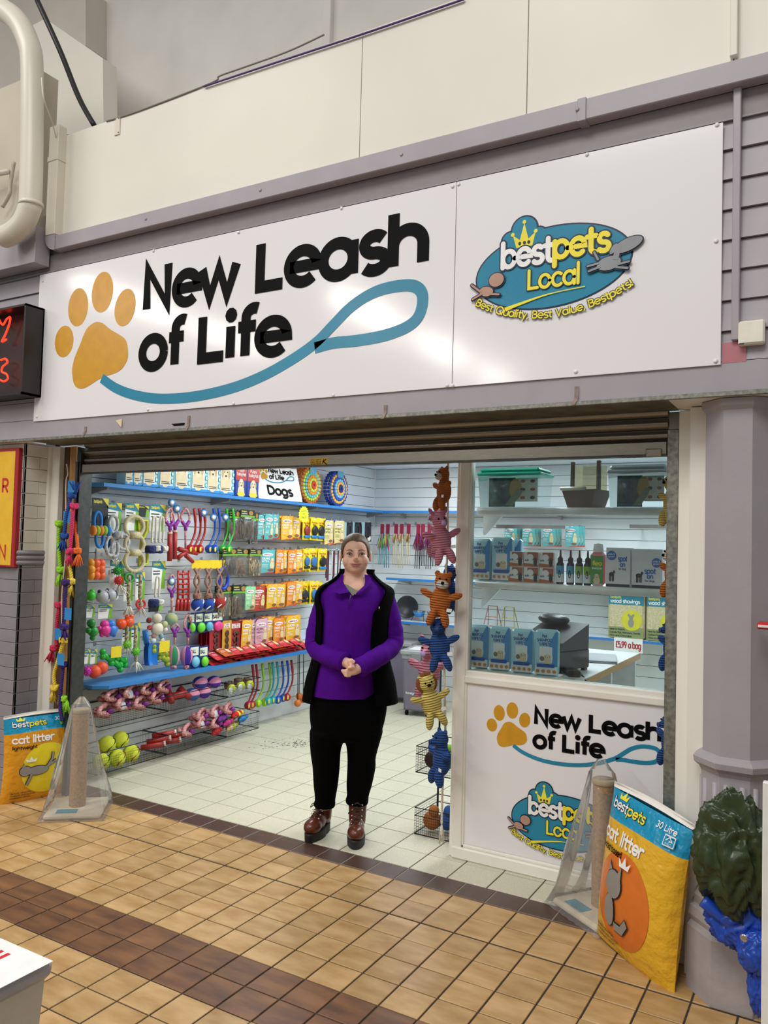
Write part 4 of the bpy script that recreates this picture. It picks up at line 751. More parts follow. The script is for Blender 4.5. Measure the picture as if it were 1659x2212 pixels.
# ================================================================ toys hung in the near section of the slat wall
def tcard(u0, v0, u1, v1, X, top='#1f7f96', low='#7ab82e', body='#f0f2ee', txt='bestpets'):
    y, zt, w, h = bbx(u0, v0, u1, v1, X); b = MB(); mp = lambda u, v, n: (X+.0012+n, y+u*w, zt-(1-v)*h); b.box(X-.001, X+.001, y-w/2, y+w/2, zt-h, zt, mat(body, .4)); a = MB(mp)
    a.poly([(-.5, .78), (.5, .68), (.5, 1), (-.5, 1)], mat(top, .4)); a.poly([(.2, 0), (.5, 0), (.5, .68), (.3, .72)], mat(low, .4)); a.poly([(.12, 1), (.5, .74), (.5, 1)], mat('#e8d628', .4)); a.text(txt, -.4, .84, .1, mat('#e8e04a', .4), .14, fit=.5)
    for i in range(2): a.rect(-.42, .62-.1*i, .1, .66-.1*i, INK)
    return [('backing_card', b), ('card_print', a, 'backing_card')]
TX = -4.16
def ropem(h, h2=None, s=120.): return mat(h, .85, nz=(s, .2), h2=h2, bump=(150., .6, .003))
PKR = ropem('#dcc0ae', '#b8285e', 75.); GRR = ropem('#8c8e92', '#d0d2d4', 60.); WHR = ropem('#e6e4da', '#cfcabc'); NVR = ropem('#1c2550', '#2a3870'); BGR = ropem('#d5cba8', '#b8ac84'); TNR = ropem('#a8806e', '#8a6454'); BRR = ropem('#d8cf9e', '#4a4232', 55.); PUR = mat('#8a2a9a', .4); RRB = mat('#a82a26', .45, bump=(60., .2, .002))
def loop(u, v, ru, rv, X=TX, n=22, a0=0, a1=360): return [WL(u+ru*math.cos(R(a0+(a1-a0)*i/n)), v+rv*math.sin(R(a0+(a1-a0)*i/n)), X) for i in range(n+(0 if a1-a0 == 360 else 1))]
def toy(name, label, cat, u, v, parts, X=TX, hk=None): 
    if hk: y, z = PX(hk[0], hk[1], -4.15); hook(y, z)
    return world_thing(name, label, cat, WL(u, v, X), parts, 'dog toys on the near slat wall')
b = MB(); b.tube(loop(211, 1126, 8, 20), .011, mat('#2a7fd0', .8), 8, True); b.tube(loop(215, 1163, 8, 19), .010, mat('#2a7fd0', .8), 8, True); b.tube(loop(229, 1166, 7, 18, TX-.03), .010, mat('#2a7fd0', .8), 8, True); k = MB()
for i, c in enumerate(('#e88a3a', '#8fbf3a', '#e88a3a', '#8fbf3a', '#2a7fd0')): x, y, z = WL(201+i*8, 1146, TX+.004); k.ell((x, y, z), (.028, .022, .034), mat(c, .85, bump=(80., .5, .003)), 10, 7)
toy('fleece_tug', 'blue fleece tug loop with orange and green woven middle', 'dog toy', 211, 1184, tcard(198, 1076, 233, 1142, TX-.03, '#15171a', '#15171a', '#15171a')+[('fleece_loop', b), ('woven_ball', k)], hk=(215, 1078))
b = MB()
for q in ((245, 1132, 9, 18), (238, 1180, 9, 20), (266, 1170, 12, 16), (248, 1185, 7, 17)): b.tube(loop(*q), .011, GRR, 8, True)
knot(b, WL(254, 1156), .032, GRR, 4); toy('rope_tug', 'grey bunched rope tug with loose loops', 'dog toy', 248, 1205, tcard(230, 1086, 262, 1146, TX-.03)+[('rope', b)], hk=(246, 1088))
b = MB()
for v in (1137, 1176, 1212): b.tube(loop(290, v, 20, 22), .013, BGR, 10, True)
k = MB()
for v in (1156, 1194): k.tube([WL(281, v, TX+.006), WL(300, v, TX+.006)], .024, BGR, 10)
toy('triple_ring_tug', 'three beige rope rings bound in a chain', 'dog toy', 290, 1233, tcard(270, 1087, 299, 1146, TX-.03)+[('rope_ring', b), ('binding', k)], hk=(285, 1088))
b = MB(); b.tube([WL(u, v, TX-.02) for u, v in ((300, 1126), (318, 1124), (318, 1145), (308, 1165), (318, 1190), (318, 1218), (300, 1221), (304, 1190), (306, 1165), (300, 1145))], .012, mat('#c8cf2e', .45), 8, True); toy('rubber_tug_frame', 'yellow-green rubber tug frame behind the beige rings', 'dog toy', 308, 1221, [('tug_frame', b)])
toy('tug_card', 'small black toy card beside the yellow-green tug frame', 'toy card', 309, 1117, tcard(297, 1093, 321, 1117, TX-.03, '#15171a', '#7ab82e', '#15171a'), hk=(308, 1094))
def rope_ball(us, v0, v1, vb, card, nm):
    b = MB(); k = MB()
    for u in us: helix(b, [WL(u-3, vb), WL(u-2, (v0+vb)/2), WL(u, v0+3), WL(u+3, v0), WL(u+6, v0+4), WL(u+6, (v0+vb)/2), WL(u+5, vb)], .008, WHR, 3, .03)
    for i, u in enumerate(us): knot(k, WL(u-6, (vb+v1)/2, TX+.01), .035, NVR, 4); knot(k, WL(u+8, (vb+v1)/2-2, TX+.02), .026, WHR, 3)
    toy('rope_ball_tug', nm, 'dog toy', us[0], v1, tcard(*card)+[('rope_handle', b), ('knotted_ball', k)], hk=(us[0], card[1]+2))
rope_ball((331, 347), 1117, 1202, 1172, (323, 1090, 357, 1148, TX-.03), 'white rope tug on a navy knotted ball, upper of two'); rope_ball((338,), 1246, 1316, 1290, (328, 1212, 356, 1272, TX-.03), 'white rope tug on a navy knotted ball, lower of two')
toy('tug_card', 'black and green toy card below the lower navy rope ball', 'toy card', 336, 1321, tcard(321, 1299, 350, 1321, TX-.01, '#15171a', '#7ab82e', '#15171a'))
def yrope(u, v0, vy, v1, X=TX, r=.0085, w=8):
    b = MB(); b.tube(smooth_path([WL(u-w, vy, X), WL(u-w-1, (v0+vy)/2, X), WL(u, v0, X), WL(u+w, (v0+vy)/2, X), WL(u+w, vy, X)], 5), r, PKR, 7); b.tube([WL(u, vy+10, X), WL(u, v1, X)], r, PKR, 7)
    k = MB(); k.tube([WL(u-w, vy-2, X), WL(u, vy+10, X)], r*1.5, PUR, 8); k.tube([WL(u+w, vy-2, X), WL(u, vy+10, X)], r*1.5, PUR, 8); k.tube([WL(u, vy+6, X), WL(u, vy+18, X)], r*1.5, PUR, 8); return b, k
def tagdisc(u, v, X, c='#2a6fb8'): x, y, z = WL(u, v, X); a = MB(); a.lathe([(.03, 0), (.03, .001), (0, .0012)], mat(c, .35), 16, (x, y, z), (1, -.4, 0)); a.lathe([(.02, .0014), (0, .0016)], mat('#e8eef2', .35), 12, (x, y, z), (1, -.4, 0)); return ('swing_tag', a)
for u, v0, vy, v1, nm in ((367, 1098, 1128, 1150, 'left'), (378, 1098, 1126, 1146, 'right')):
    b, k = yrope(u, v0, vy, v1); s = MB(); s.tube([WL(u, v1-1), WL(u-1, v1+62)], .017, RRB, 8); s.tube([WL(u, v1), WL(u, v1+3)], .018, WHR, 8)
    toy('rope_stick_toy', 'red rubber stick on a pink rope with purple collar, '+('longer' if nm == 'right' else 'shorter')+' of the pair', 'dog toy', u, v1+62, [('rope', b), ('collar', k), ('stick', s), tagdisc(u+4, 1086 if nm == 'left' else 1099, TX+.02)], hk=(u, 1097))
b, k = yrope(401, 1098, 1128, 1185); s = MB()
for q in (((386, 1186), (426, 1196)), ((384, 1205), (402, 1192)), ((402, 1200), (417, 1214))): s.tube([WL(*q[0]), WL(*q[1])], [.018, .014], RRB, 8)
toy('rope_bone_toy', 'red rubber dumbbell on a pink rope beside the red launchers', 'dog toy', 402, 1215, [('rope', b), ('collar', k), ('rubber_bone', s)], hk=(401, 1097))
# ball launchers
def launcher(u, v0, v1, c, nm, X, grp, cn):
    b = MB(); m = mat(c, .3); pts = [WL(u, v0, X), WL(u+3, v0+(v1-v0)*.3, X+.008), WL(u+2, v0+(v1-v0)*.6, X), WL(u-6, v0+(v1-v0)*.85, X), WL(u-9, v1-8, X)]; b.tube(smooth_path(pts, 4), [.011]*5+[.008]*12, m, 8); s = MB(); sph(s, WL(u-9, v1, X+.004), .034, mat(c, .2), 16, 10); k = MB(); x, y, z = WL(u-7, v1+1, X+.033); k.ell((x, y, z), (.004, .012, .018), mat('#e0d83a', .4), 8, 6)
    world_thing('ball_launcher', nm, 'ball launcher', WL(u-9, v1+9, X), [('handle', b), ('ball', s), ('ball_stripe', k, 'ball')], grp)
for i, (u, c, cn) in enumerate(((419, '#b01f26', 'red'), (430, '#b01f26', 'red'), (440, '#b01f26', 'red'), (461, '#1f4fb8', 'blue'), (472, '#1f4fb8', 'blue'), (489, '#2fae3a', 'green'), (502, '#2fae3a', 'green'))):
    launcher(u, 1098, 1186, c, cn+' ball launcher with matching ball under the top shelf', TX-.03*(i % 2), 'ball launchers under the top shelf', cn)
for u, v in ((440, 1108), (461, 1118), (487, 1118)): a = tagdisc(u, v, TX+.03)[1]; tag(a.build('swing_tag'), 'round blue and white swing tag hung on the '+{440: 'red', 461: 'blue', 487: 'green'}[u]+' launchers', 'tag')
for i, (u, v, c, cn) in enumerate(((545, 1524, '#b82a48', 'crimson'), (553, 1522, '#b82a48', 'crimson'), (566, 1519, '#8fd02a', 'lime'), (581, 1517, '#8fd02a', 'lime'), (588, 1515, '#2aa8b0', 'teal'), (598, 1512, '#2aa8b0', 'teal'), (609, 1512, '#1f50b8', 'blue'), (620, 1508, '#1f50b8', 'blue'), (629, 1506, '#a02030', 'dark red'))):
    launcher(u, 1436-(u-545)*.12, v, c, cn+' ball launcher hanging below the blue lower shelf', -4.2-.03*(i % 2), 'ball launchers below the lower shelf', cn)
for i, (u, v) in enumerate(((643, 1519), (655, 1511), (646, 1504))):
    b = MB(); s = MB(); b.tube([WL(u+1, 1412, -4.2-.03*i), WL(u, v, -4.2-.03*i)], .0035, BLACK, 5); sph(s, WL(u, v, -4.2-.03*i), .032, mat('#d9772e', .5), 14, 9); world_thing('ball_on_cord', 'orange ball on a black cord below the lower shelf', 'dog toy', WL(u, v+8, -4.2-.03*i), [('cord', b), ('ball', s)], 'orange balls on cords')
# second toy row
b = MB(); BAG = mat('#e8602e', .4)
for i in range(9): sph(b, WL(196+(i % 3)*11, 1217+(i//3)*13, TX+.01*(i % 2)), .03, BAG if i % 3 else mat('#e8a02e', .4), 12, 8)
toy('ball_net', 'cluster of orange paw-print balls hung together', 'dog toy', 207, 1249, [('balls', b)], hk=(205, 1210))
def spiky(mb, c, r, m, n=46):
    sph(mb, c, r*.85, m, 12, 8)
    for i in range(n):
        z = 1-2*(i+.5)/n; a = i*2.4; q = math.sqrt(1-z*z); d = Vector((q*math.cos(a), q*math.sin(a), z)); p = Vector(c); mb.tube([tuple(p+d*r*.8), tuple(p+d*r*1.15)], [r*.12, r*.04], m, 4)
    return mb
b = MB(); spiky(b, WL(254, 1233), .03, mat('#2a9a3a', .5)); g = MB(); spiky(g, WL(256, 1254), .03, mat('#d0282e', .5)); k = MB(); tassel(k, WL(251, 1222), (0, 0, 1), .05, WHR, 16, .8, .003); tassel(k, WL(258, 1262), (0, .3, -1), .07, WHR, 16, .6, .003)
toy('spiky_ball_tug', 'green and red spiky balls on a white tasselled rope', 'dog toy', 256, 1280, tcard(237, 1209, 268, 1268, TX-.03)+[('green_ball', b), ('red_ball', g), ('tassel', k)], hk=(252, 1210))
for u, v0, v1, rc, vr, nm in ((279, 1244, 1322, '#2a9a3a', 1248, 'with a green ring at its top'), (304, 1242, 1324, '#d0282e', 1305, 'with a red ring at its foot'), (275, 1352, 1408, '#7ac02e', 1392, 'ending in a lime ball'), (294, 1352, 1442, '#6ac83a', 1407, 'ending in a spiky green ball')):
    b = MB(); helix(b, [WL(u, v0), WL(u-2, (v0+v1)/2), WL(u, v1-14)], .013, BRR, 3, .05); tassel(b, WL(u, v1-14), (0, 0, -1), .06, WHR, 16, .7, .003); k = MB()
    if v0 < 1300: k.tube(loop(u, vr, 9, 9, TX+.01), .008, mat(rc, .5, bump=(90., .8, .004)), 8, True)
    else: spiky(k, WL(u, vr, TX+.015), .03, mat(rc, .5))
    toy('braided_rope_toy', 'braided cream rope toy '+nm, 'dog toy', u, v1, tcard(u-12, v0-6, u+8, v0+54, TX-.03)+[('braid', b), ('rubber_piece', k)], hk=(u, v0-4))
b, k = yrope(371, 1242, 1272, 1325, w=7); s = MB(); sph(s, WL(370, 1337, TX+.01), .045, mat('#b8b86a', .8, nz=(25., .3), h2='#6a9aa0'), 16, 10); toy('rope_ball_toy', 'patterned fabric ball on a pink rope with purple collar', 'dog toy', 370, 1349, [('rope', b), ('collar', k), ('ball', s), tagdisc(371, 1256, TX+.02)], hk=(371, 1240))
b = MB()
for i in range(6):
    v = 1240+i*11; b.tube([WL(384, v), WL(409, v-1)], .008, mat('#b8201c', .25), 6)
for u in (385, 396, 408): b.tube([WL(u, 1232), WL(u-1, 1296)], .008, mat('#b8201c', .25), 6)
for u in (382, 390, 398, 406): b.tube([WL(u+2, 1294), WL(u, 1320)], [.012, .015], mat('#a81a18', .25), 8)
toy('lattice_chew', 'clear red rubber lattice chew with splayed feet', 'dog toy', 396, 1320, [('lattice', b)], hk=(396, 1230))
for i, (u, vb, c, cn) in enumerate(((426, 1307, '#1f48a0', 'blue ball, plain knot'), (450, 1305, '#1f48a0', 'blue ball, wide white seam'), (474, 1301, '#a82a24', 'red ball'))):
    b = MB(); b.tube(smooth_path([WL(u-6, 1228), WL(u+5, 1255), WL(u-3, 1280), WL(u, vb)], 5), .010, TNR, 8); b.tube(smooth_path([WL(u+7, 1228), WL(u-6, 1256), WL(u+4, 1280), WL(u, vb)], 5), .010, TNR, 8); knot(b, WL(u, 1288, TX+.012), .03, TNR, 3)
    s = MB(); sph(s, WL(u, vb, TX+.012), .047, mat(c, .85, bump=(140., .5, .003)), 18, 12); q = WL(u, vb, TX+.012); s2 = MB(); s2.tube([(q[0]+.043*math.cos(t)*.9, q[1]+.04*math.sin(t*1.6), q[2]+.042*math.sin(t)) for t in [-1.1+.2*j for j in range(12)]], .005, WHITE, 6)
    y, zt, w, h = bbx(u-13, 1210, u+11, 1228, TX); hd = MB(); hd.box(TX+.004, TX+.006, y-w/2, y+w/2, zt-h, zt, mat('#e8c81e', .4))
    toy('rope_tennis_toy', 'tan rope tug with a '+cn, 'dog toy', u, vb+13, [('header_card', hd), ('rope', b), ('ball', s), ('ball_seam', s2, 'ball')], hk=(u, 1211))
b = MB(); b.tube(loop(482, 1249, 10, 23), .014, mat('#1c3fb8', .3), 8, True); toy('rubber_ring', 'glossy dark blue rubber ring beside the tan ropes', 'dog toy', 482, 1272, [('ring', b)], hk=(482, 1227))
# vinyl animals, row three
def vinyl(nm, label, u, v, blobs, card=None, hk=None):
    b = MB(); 
    for du, dv, ru, m in blobs: sph(b, WL(u+du, v+dv, TX), ru, mat(m, .3), 14, 9)
    toy(nm, label, 'dog toy', u, v+20, ([('vinyl_body', b)]+(tcard(*card) if card else [])), hk=hk)
vinyl('vinyl_frog', 'green vinyl frog head toy with a big eye', 196, 1287, [(0, 0, .032, '#3abf2e'), (3, -8, .02, '#3abf2e'), (4, -9, .012, '#e8f2f4')])
for i, du in enumerate((0, -17)): vinyl('vinyl_raccoon', 'grey and black vinyl raccoon toy, '+('the front one' if i == 0 else 'behind its twin'), 238+du, 1286+3*i, [(0, 0, .042, '#aeb2b8'), (4, -1, .036, '#1c1e22'), (10, 4, .024, '#e4e6e8'), (-6, -11, .013, '#1c1e22'), (9, -12, .013, '#aeb2b8'), (13, 5, .008, '#101012')])
vinyl('vinyl_dragon', 'dark green vinyl dragon toy by the shutter guide', 197, 1358, [(0, -12, .028, '#1f8a34'), (4, 6, .034, '#1f9a3a'), (3, 20, .018, '#1f8a34'), (-6, 4, .02, '#1f8a34')], (186, 1308, 204, 1334, TX-.03), (195, 1306))
for c, cn, du, X2 in (('#e0389a', 'pink', 0, 0), ('#2f7fd8', 'blue', 14, 1)): vinyl('vinyl_monster', cn+' one-eyed vinyl monster toy', 226+du, 1357, [(0, 4, .04, c), (0, -8, .03, c), (-11, 0, .014, c), (11, 0, .014, c), (-6, 14, .016, c), (6, 14, .016, c)]+([(3, -12, .013, '#f2f2f2')] if not X2 else []), (212+du*.3, 1306, 242, 1336, TX-.04-.02*X2) if not X2 else None, (227, 1305) if not X2 else None)
vinyl('vinyl_fox', 'orange vinyl fox toy with a printed eye', 270, 1344, [(-8, 4, .036, '#e8541e'), (8, 0, .036, '#e8541e'), (14, -12, .015, '#e8541e'), (4, -12, .015, '#e8541e'), (16, -3, .010, '#f4f4f4')])
b = MB(); 
for du, dv, r, c in ((0, 6, .045, '#e0dac6'), (0, -16, .036, '#d8d2c0'), (2, -10, .024, '#6a4a34'), (-17, -12, .02, '#7a3a30'), (17, -4, .022, '#c8c890'), (-16, 4, .018, '#a82a34'), (18, 8, .018, '#d8d8c0'), (-7, 22, .018, '#b88a7a'), (9, 22, .018, '#8ab0b8'), (-8, 32, .02, '#c8d8e0'), (11, 32, .02, '#d8d8d0'), (1, -11, .009, '#17171a')): sph(b, WL(339+du, 1352+dv), r, mat(c, .9, bump=(70., .6, .004)), 12, 8)
toy('plush_dog', 'cream plush dog with patchwork limbs on the slat wall', 'plush toy', 339, 1385, [('plush_body', b)], hk=(339, 1322))
b = MB()
for i in range(4): 
    X2 = TX-.02*i; pr = [WL(318-i*2, 1376, X2), WL(319-i*2, 1395, X2)]; b.tube([WL(316-i*2, 1362, X2), WL(320-i*2, 1392, X2)], .010, mat('#1f82d8', .3), 8)
    x, y, z = WL(324-i*3, 1413, X2); b.grid(lambda p, q: (x+.03*(abs(2*p-1)**3)+.012*(abs(2*q-1)**4), y+.05*(p-.5)*2*(1-.25*(1-q)), z+.075*(q-.5)*2), 8, 8, mat('#1f82d8', .3))
toy('food_scoop', 'nested bright blue plastic food scoops', 'scoop', 322, 1434, [('scoop', b)], hk=(318, 1360))
def bones(u, v, c, nm, du):
    b = MB(); m = mat(c, .25)
    for k, (a, q) in enumerate(((-du, -6), (du*.3, 8), (du, -2))):
        for s_ in (-1, 1):
            for e in (-1, 1): sph(b, WL(u+a+s_*9, v+q+s_*7+e*5, TX-.01*k), .022, m, 10, 7)
        b.tube([WL(u+a-9, v+q-7, TX-.01*k), WL(u+a+9, v+q+7, TX-.01*k)], .02, m, 8)
    y, zt, w, h = bbx(u-8, v-30, u+14, v-6, TX+.02); hd = MB(); hd.box(TX+.028, TX+.03, y-w/2, y+w/2, zt-h, zt, mat('#e8d01e', .4)); toy('rubber_bone', nm, 'dog toy', u, v+20, [('bone', b), ('yellow_tag', hd)], hk=(u, v-30))
bones(246, 1426, '#1fae3a', 'bright green rubber bones with a yellow tag', 15); bones(350, 1414, '#a8b82e', 'olive see-through rubber bones with a yellow tag', 8)
for u, c, cn in ((375, '#2a8a5a', 'green'), (403, '#4a2a9a', 'purple')):
    b, k = yrope(u+3, 1328 if u > 390 else 1348, 1358, 1392, w=7); s = MB(); P0 = WL(u, 1417, TX)
    for j in range(6):
        m = mat(c if j % 2 else '#d88aa8', .85); s.grid(lambda p, q: (P0[0]+.045*math.sin(PI*q)*math.cos(PI/3*(j+p)), P0[1]+.045*math.sin(PI*q)*math.sin(PI/3*(j+p)), P0[2]+.075*math.cos(PI*q)), 3, 8, m)
    e = MB(); knot(e, WL(u, 1441), .02, PKR, 3); toy('rope_rugby_ball', cn+' and pink soft rugby ball on a pink rope', 'dog toy', u, 1444, [('rope', b), ('collar', k), ('soft_ball', s), ('end_knot', e)], hk=(u+3, 1328))
def eggcard(u0, v0, u1, v1, c, cn, X, low):
    y, zt, w, h = bbx(u0, v0, u1, v1, X); b = MB(); b.box(X-.001, X+.001, y-w/2, y+w/2, zt-h, zt, mat('#22306e', .4)); a = MB(lambda u, v, n: (X+.0012+n, y+u*w, zt-(1-v)*h)); a.rect(-.42, .55, .42, .92, mat('#e4ecd8', .4)); a.text('BALL', -.36, .66, .16, INK, .18, fit=.5); s = MB(); s.ell((X+.016, y, zt-h*.72), (.022, w*.36, h*.24), mat(c, .35), 14, 9)
    world_thing('ball_card', cn+' ball on a navy card '+low, 'dog toy', (X, y, zt-h), [('backing_card', b), ('card_print', a, 'backing_card'), ('ball', s)], 'balls on navy cards')
for bb, c, cn in (((405, 1324, 420, 1368), '#6ad82e', 'lime'), ((421, 1322, 443, 1368), '#6ad82e', 'lime'), ((440, 1322, 459, 1365), '#5ab0d0', 'sky blue'), ((455, 1320, 482, 1365), '#e83a8a', 'hot pink')): eggcard(*bb, c, cn, TX-.012*(bb[0] % 2), 'in the upper ball row')
for bb, c, cn in (((409, 1394, 430, 1443), '#7ac8e0', 'sky blue'), ((430, 1395, 449, 1442), '#7ae02e', 'lime')): eggcard(*bb, c, cn, -4.13, 'standing on the lower shelf')
for u in (187, 202): toy('toy_card', 'teal and green toy card above the orange bone balls', 'toy card', u, 1434, tcard(u-7, 1404, u+7, 1434, TX), hk=(u, 1403))
b = MB(); spiky(b, WL(188, 1450), .032, mat('#d83ab8', .4)); toy('spiky_ball', 'magenta spiky rubber ball near the lower shelf', 'dog toy', 188, 1460, [('ball', b)]); b = MB()
for u, v in ((204, 1451), (219, 1443)): sph(b, WL(u, v), .042, mat('#e8542e', .45), 16, 10)
toy('twin_ball', 'two orange rubber balls joined as a bone', 'dog toy', 208, 1462, [('balls', b)])
x, y, z = WL(218, 1198, XL+.004); t = thing('light_switch', 'white double light switch on the slat wall', 'switch', (XL+.001, y, z), PI/2); b = MB(); b.box(-.042, .042, -.01, 0, -.043, .043, WHITE, .003); b.build('plate', t); b = MB(); b.box(-.006, .012, -.014, -.01, -.012, .012, mat('#e0e2e4', .3), .002); b.build('rocker', t)
# ================================================================ wire baskets and what lies in them
def basket(y0, y1, z0, z1, nm):
    t = thing('wire_basket', nm, 'basket', (-4.2, (y0+y1)/2, z0)); L = (y1-y0)/2-.004; h = z1-z0; x0, x1 = -.128, .128; r = MB()
    r.tube([(x0, -L, h), (x1, -L, h), (x1, L, h), (x0, L, h)], .003, WIRE, 6, True); r.build('rim', t); r = MB(); r.tube([(x0, -L, .003), (x1, -L, .003), (x1, L, .003), (x0, L, .003)], .003, WIRE, 6, True); r.build('base_frame', t); m = MB(); n = int(2*L/.014)
    for i in range(n+1): y = -L+2*L*i/n; m.add([(x1, y-.0008, 0), (x1, y+.0008, 0), (x1, y+.0008, h*.7), (x1, y-.0008, h*.7)], [(0, 1, 2, 3)], WIRE); m.add([(x0, y-.0008, .002), (x1, y-.0008, .002), (x1, y+.0008, .002), (x0, y+.0008, .002)], [(0, 1, 2, 3)], WIRE)
    for i in range(7): z = h*.7*i/6; m.add([(x1, -L, z-.0008), (x1, L, z-.0008), (x1, L, z+.0008), (x1, -L, z+.0008)], [(0, 1, 2, 3)], WIRE)
    for e in (-L, L):
        for i in range(18): x = x0+(x1-x0)*i/17; m.add([(x-.0008, e, 0), (x+.0008, e, 0), (x+.0008, e, h), (x-.0008, e, h)], [(0, 1, 2, 3)], WIRE)
    o = m.build('wire_mesh', t); o['kind'] = 'stuff'
BK = [(3.515, 4.12), (4.13, 4.745), (4.755, 5.13)]
for i, (y0, y1) in enumerate(BK): basket(y0, y1, .345, .45, ('upper wire basket of pink rope coils', 'upper wire basket of soft rugby balls', 'upper wire basket of knotted tennis toys')[i]); basket(y0, y1, .045, .18, ('low wire basket of tennis balls', 'low wire basket of red rubber sticks', 'low wire basket of mixed plush toys')[i])
def coil(y, z, nm, i):
    b = MB(); 
    for k in range(3): r = .042+.01*k; b.tube([(-4.16+.02*k+r*.8*math.cos(t), y+r*1.4*math.cos(t+1.2+k), z+.022*k+r*.45*math.sin(t)) for t in [2*PI*j/18 for j in range(18)]], .0145, PKR, 8, True)
    q = MB(); q.tube([(-4.12, y+.03, z+.015), (-4.1, y+.055, z+.03)], .017, PUR, 8); a = MB(); a.lathe([(.03, 0), (.03, .001), (0, .001)], mat('#d4d8dc', .3), 14, (-4.09, y-.03, z+.03), (1, 0, .3)); world_thing('rope_lead', nm, 'rope toy', (-4.17, y, z-.03), [('rope_coil', b), ('collar', q)]+([('swing_tag', a)] if i == 1 else []), 'pink rope coils in the baskets')
for i in range(4): coil(3.6+.15*i, .40+.02*(i % 2), 'coiled pink rope toy with purple collar in the upper basket', i)
for i in range(4): coil(3.66+.15*i, .485, 'coiled pink rope toy with purple collar heaped over the upper basket', i)
for i in range(3): coil(4.5+.15*i, .215, 'coiled pink rope toy with purple collar heaped over the low basket', i)
for i in range(3): coil(4.36+.15*i, .13+.03*(i % 2), 'coiled pink rope toy with purple collar in the low basket', i)
for i, (y, z, x) in enumerate(((3.6, .105, -4.13), (3.72, .105, -4.12), (3.84, .11, -4.12), (3.66, .2, -4.15), (3.78, .205, -4.16))):
    s = MB(); c = (x, y, z); sph(s, c, .056, mat('#c8d43a', .9, bump=(150., .5, .003)), 20, 14); k = MB(); k.tube([(c[0]+.053*math.cos(t*.8), c[1]+.03*math.sin(2*t), c[2]+.053*math.sin(t*.8)) for t in [-1.2+.2*j for j in range(13)]], .003, mat('#8a2a2a' if i in (1, 2) else '#17171a', .6), 6); world_thing('tennis_ball', 'big yellow-green tennis ball in the low wire basket', 'ball', (x, y, z-.056), [('felt_ball', s), ('seam', k)], 'big tennis balls in the low basket')
for i in range(5): b = MB(); y = 4.0+.05*i; b.tube([(-4.2, y, .1+.03*(i % 3)), (-4.09, y+.12, .12+.03*(i % 3))], .02, RRB, 8); k = MB(); k.tube([(-4.098, y+.112, .12+.03*(i % 3)), (-4.088, y+.122, .122+.03*(i % 3))], .021, WHR, 8); world_thing('rubber_stick', 'red rubber fetch stick with white end in the low basket', 'dog toy', (-4.15, y+.06, .08), [('stick', b), ('end_band', k)], 'red fetch sticks')
b = MB()
for q in (((-4.2, 4.16, .41), (-4.1, 4.3, .44)), ((-4.2, 4.22, .47), (-4.12, 4.2, .39)), ((-4.16, 4.3, .47), (-4.1, 4.36, .4))): b.tube([q[0], q[1]], [.03, .022], RRB, 10)
world_thing('rubber_bone', 'red rubber bone toy on top of the upper basket', 'dog toy', (-4.15, 4.26, .36), [('rubber_bone_body', b)])
for i, (y, z, c, cn) in enumerate(((4.42, .41, '#3a6ab0', 'sky blue'), (4.54, .41, '#4a2a9a', 'purple'), (4.5, .485, '#2a3a8a', 'navy'), (4.65, .47, '#4a2a9a', 'deep purple'))):
    s = MB()
    for j in range(6): s.grid(lambda p, q: (-4.14+.05*math.sin(PI*q)*math.cos(PI/3*(j+p)), y+.065*math.cos(PI*q), z+.048*math.sin(PI*q)*math.sin(PI/3*(j+p))), 3, 8, mat(c if j % 2 else '#d88aa8', .85))
    tag(shift(s, (-4.14, y, z-.048)).build('soft_ball', loc=(-4.14, y, z-.048)), cn+' and pink soft rugby ball lying in the upper basket', 'dog toy')
for i, (y, z) in enumerate(((4.82, .4), (4.93, .41), (5.04, .4))):
    s = MB(); sph(s, (-4.11, y, z), .034, mat('#c8d43a', .9), 14, 9); k = MB(); knot(k, (-4.16, y+.03, z+.02), .035, TNR, 3); a = MB(); a.lathe([(.026, 0), (.026, .001), (0, .001)], mat('#d4d8dc', .3), 14, (-4.075, y-.045, z-.005), (1, 0, .1)); world_thing('knotted_tennis_toy', 'small tennis ball knotted in brown rope in the upper basket', 'dog toy', (-4.12, y, z-.034), [('ball', s), ('rope_knot', k), ('swing_tag', a)], 'knotted tennis toys')
for i in range(16):
    y = 4.66+.03*i-(.2 if i > 10 else 0); z = .1+.045*(i % 3); c, cn = (('#c8262e', 'red'), ('#e0d030', 'yellow'), ('#7a3a9a', 'violet'), ('#2f7fc0', 'blue'), ('#c83a8a', 'magenta'), ('#e0b890', 'beige'), ('#8fc02a', 'lime'))[i % 7]; b = MB(); x = -4.11-.05*(i % 2); m = mat(c, .85, bump=(60., .6, .004)); b.ell((x, y, z), (.03, .042, .026), m, 10, 7); b.ell((x+.01, y+.038, z+.012), .018, m, 8, 6); b.ell((x+.01, y-.036, z-.008), .015, m, 8, 6)
    tag(shift(b, (x, y, z-.026)).build('plush_toy', loc=(x, y, z-.026)), cn+' little plush toy in the low wire basket', 'plush toy', 'little plush toys in the low basket')
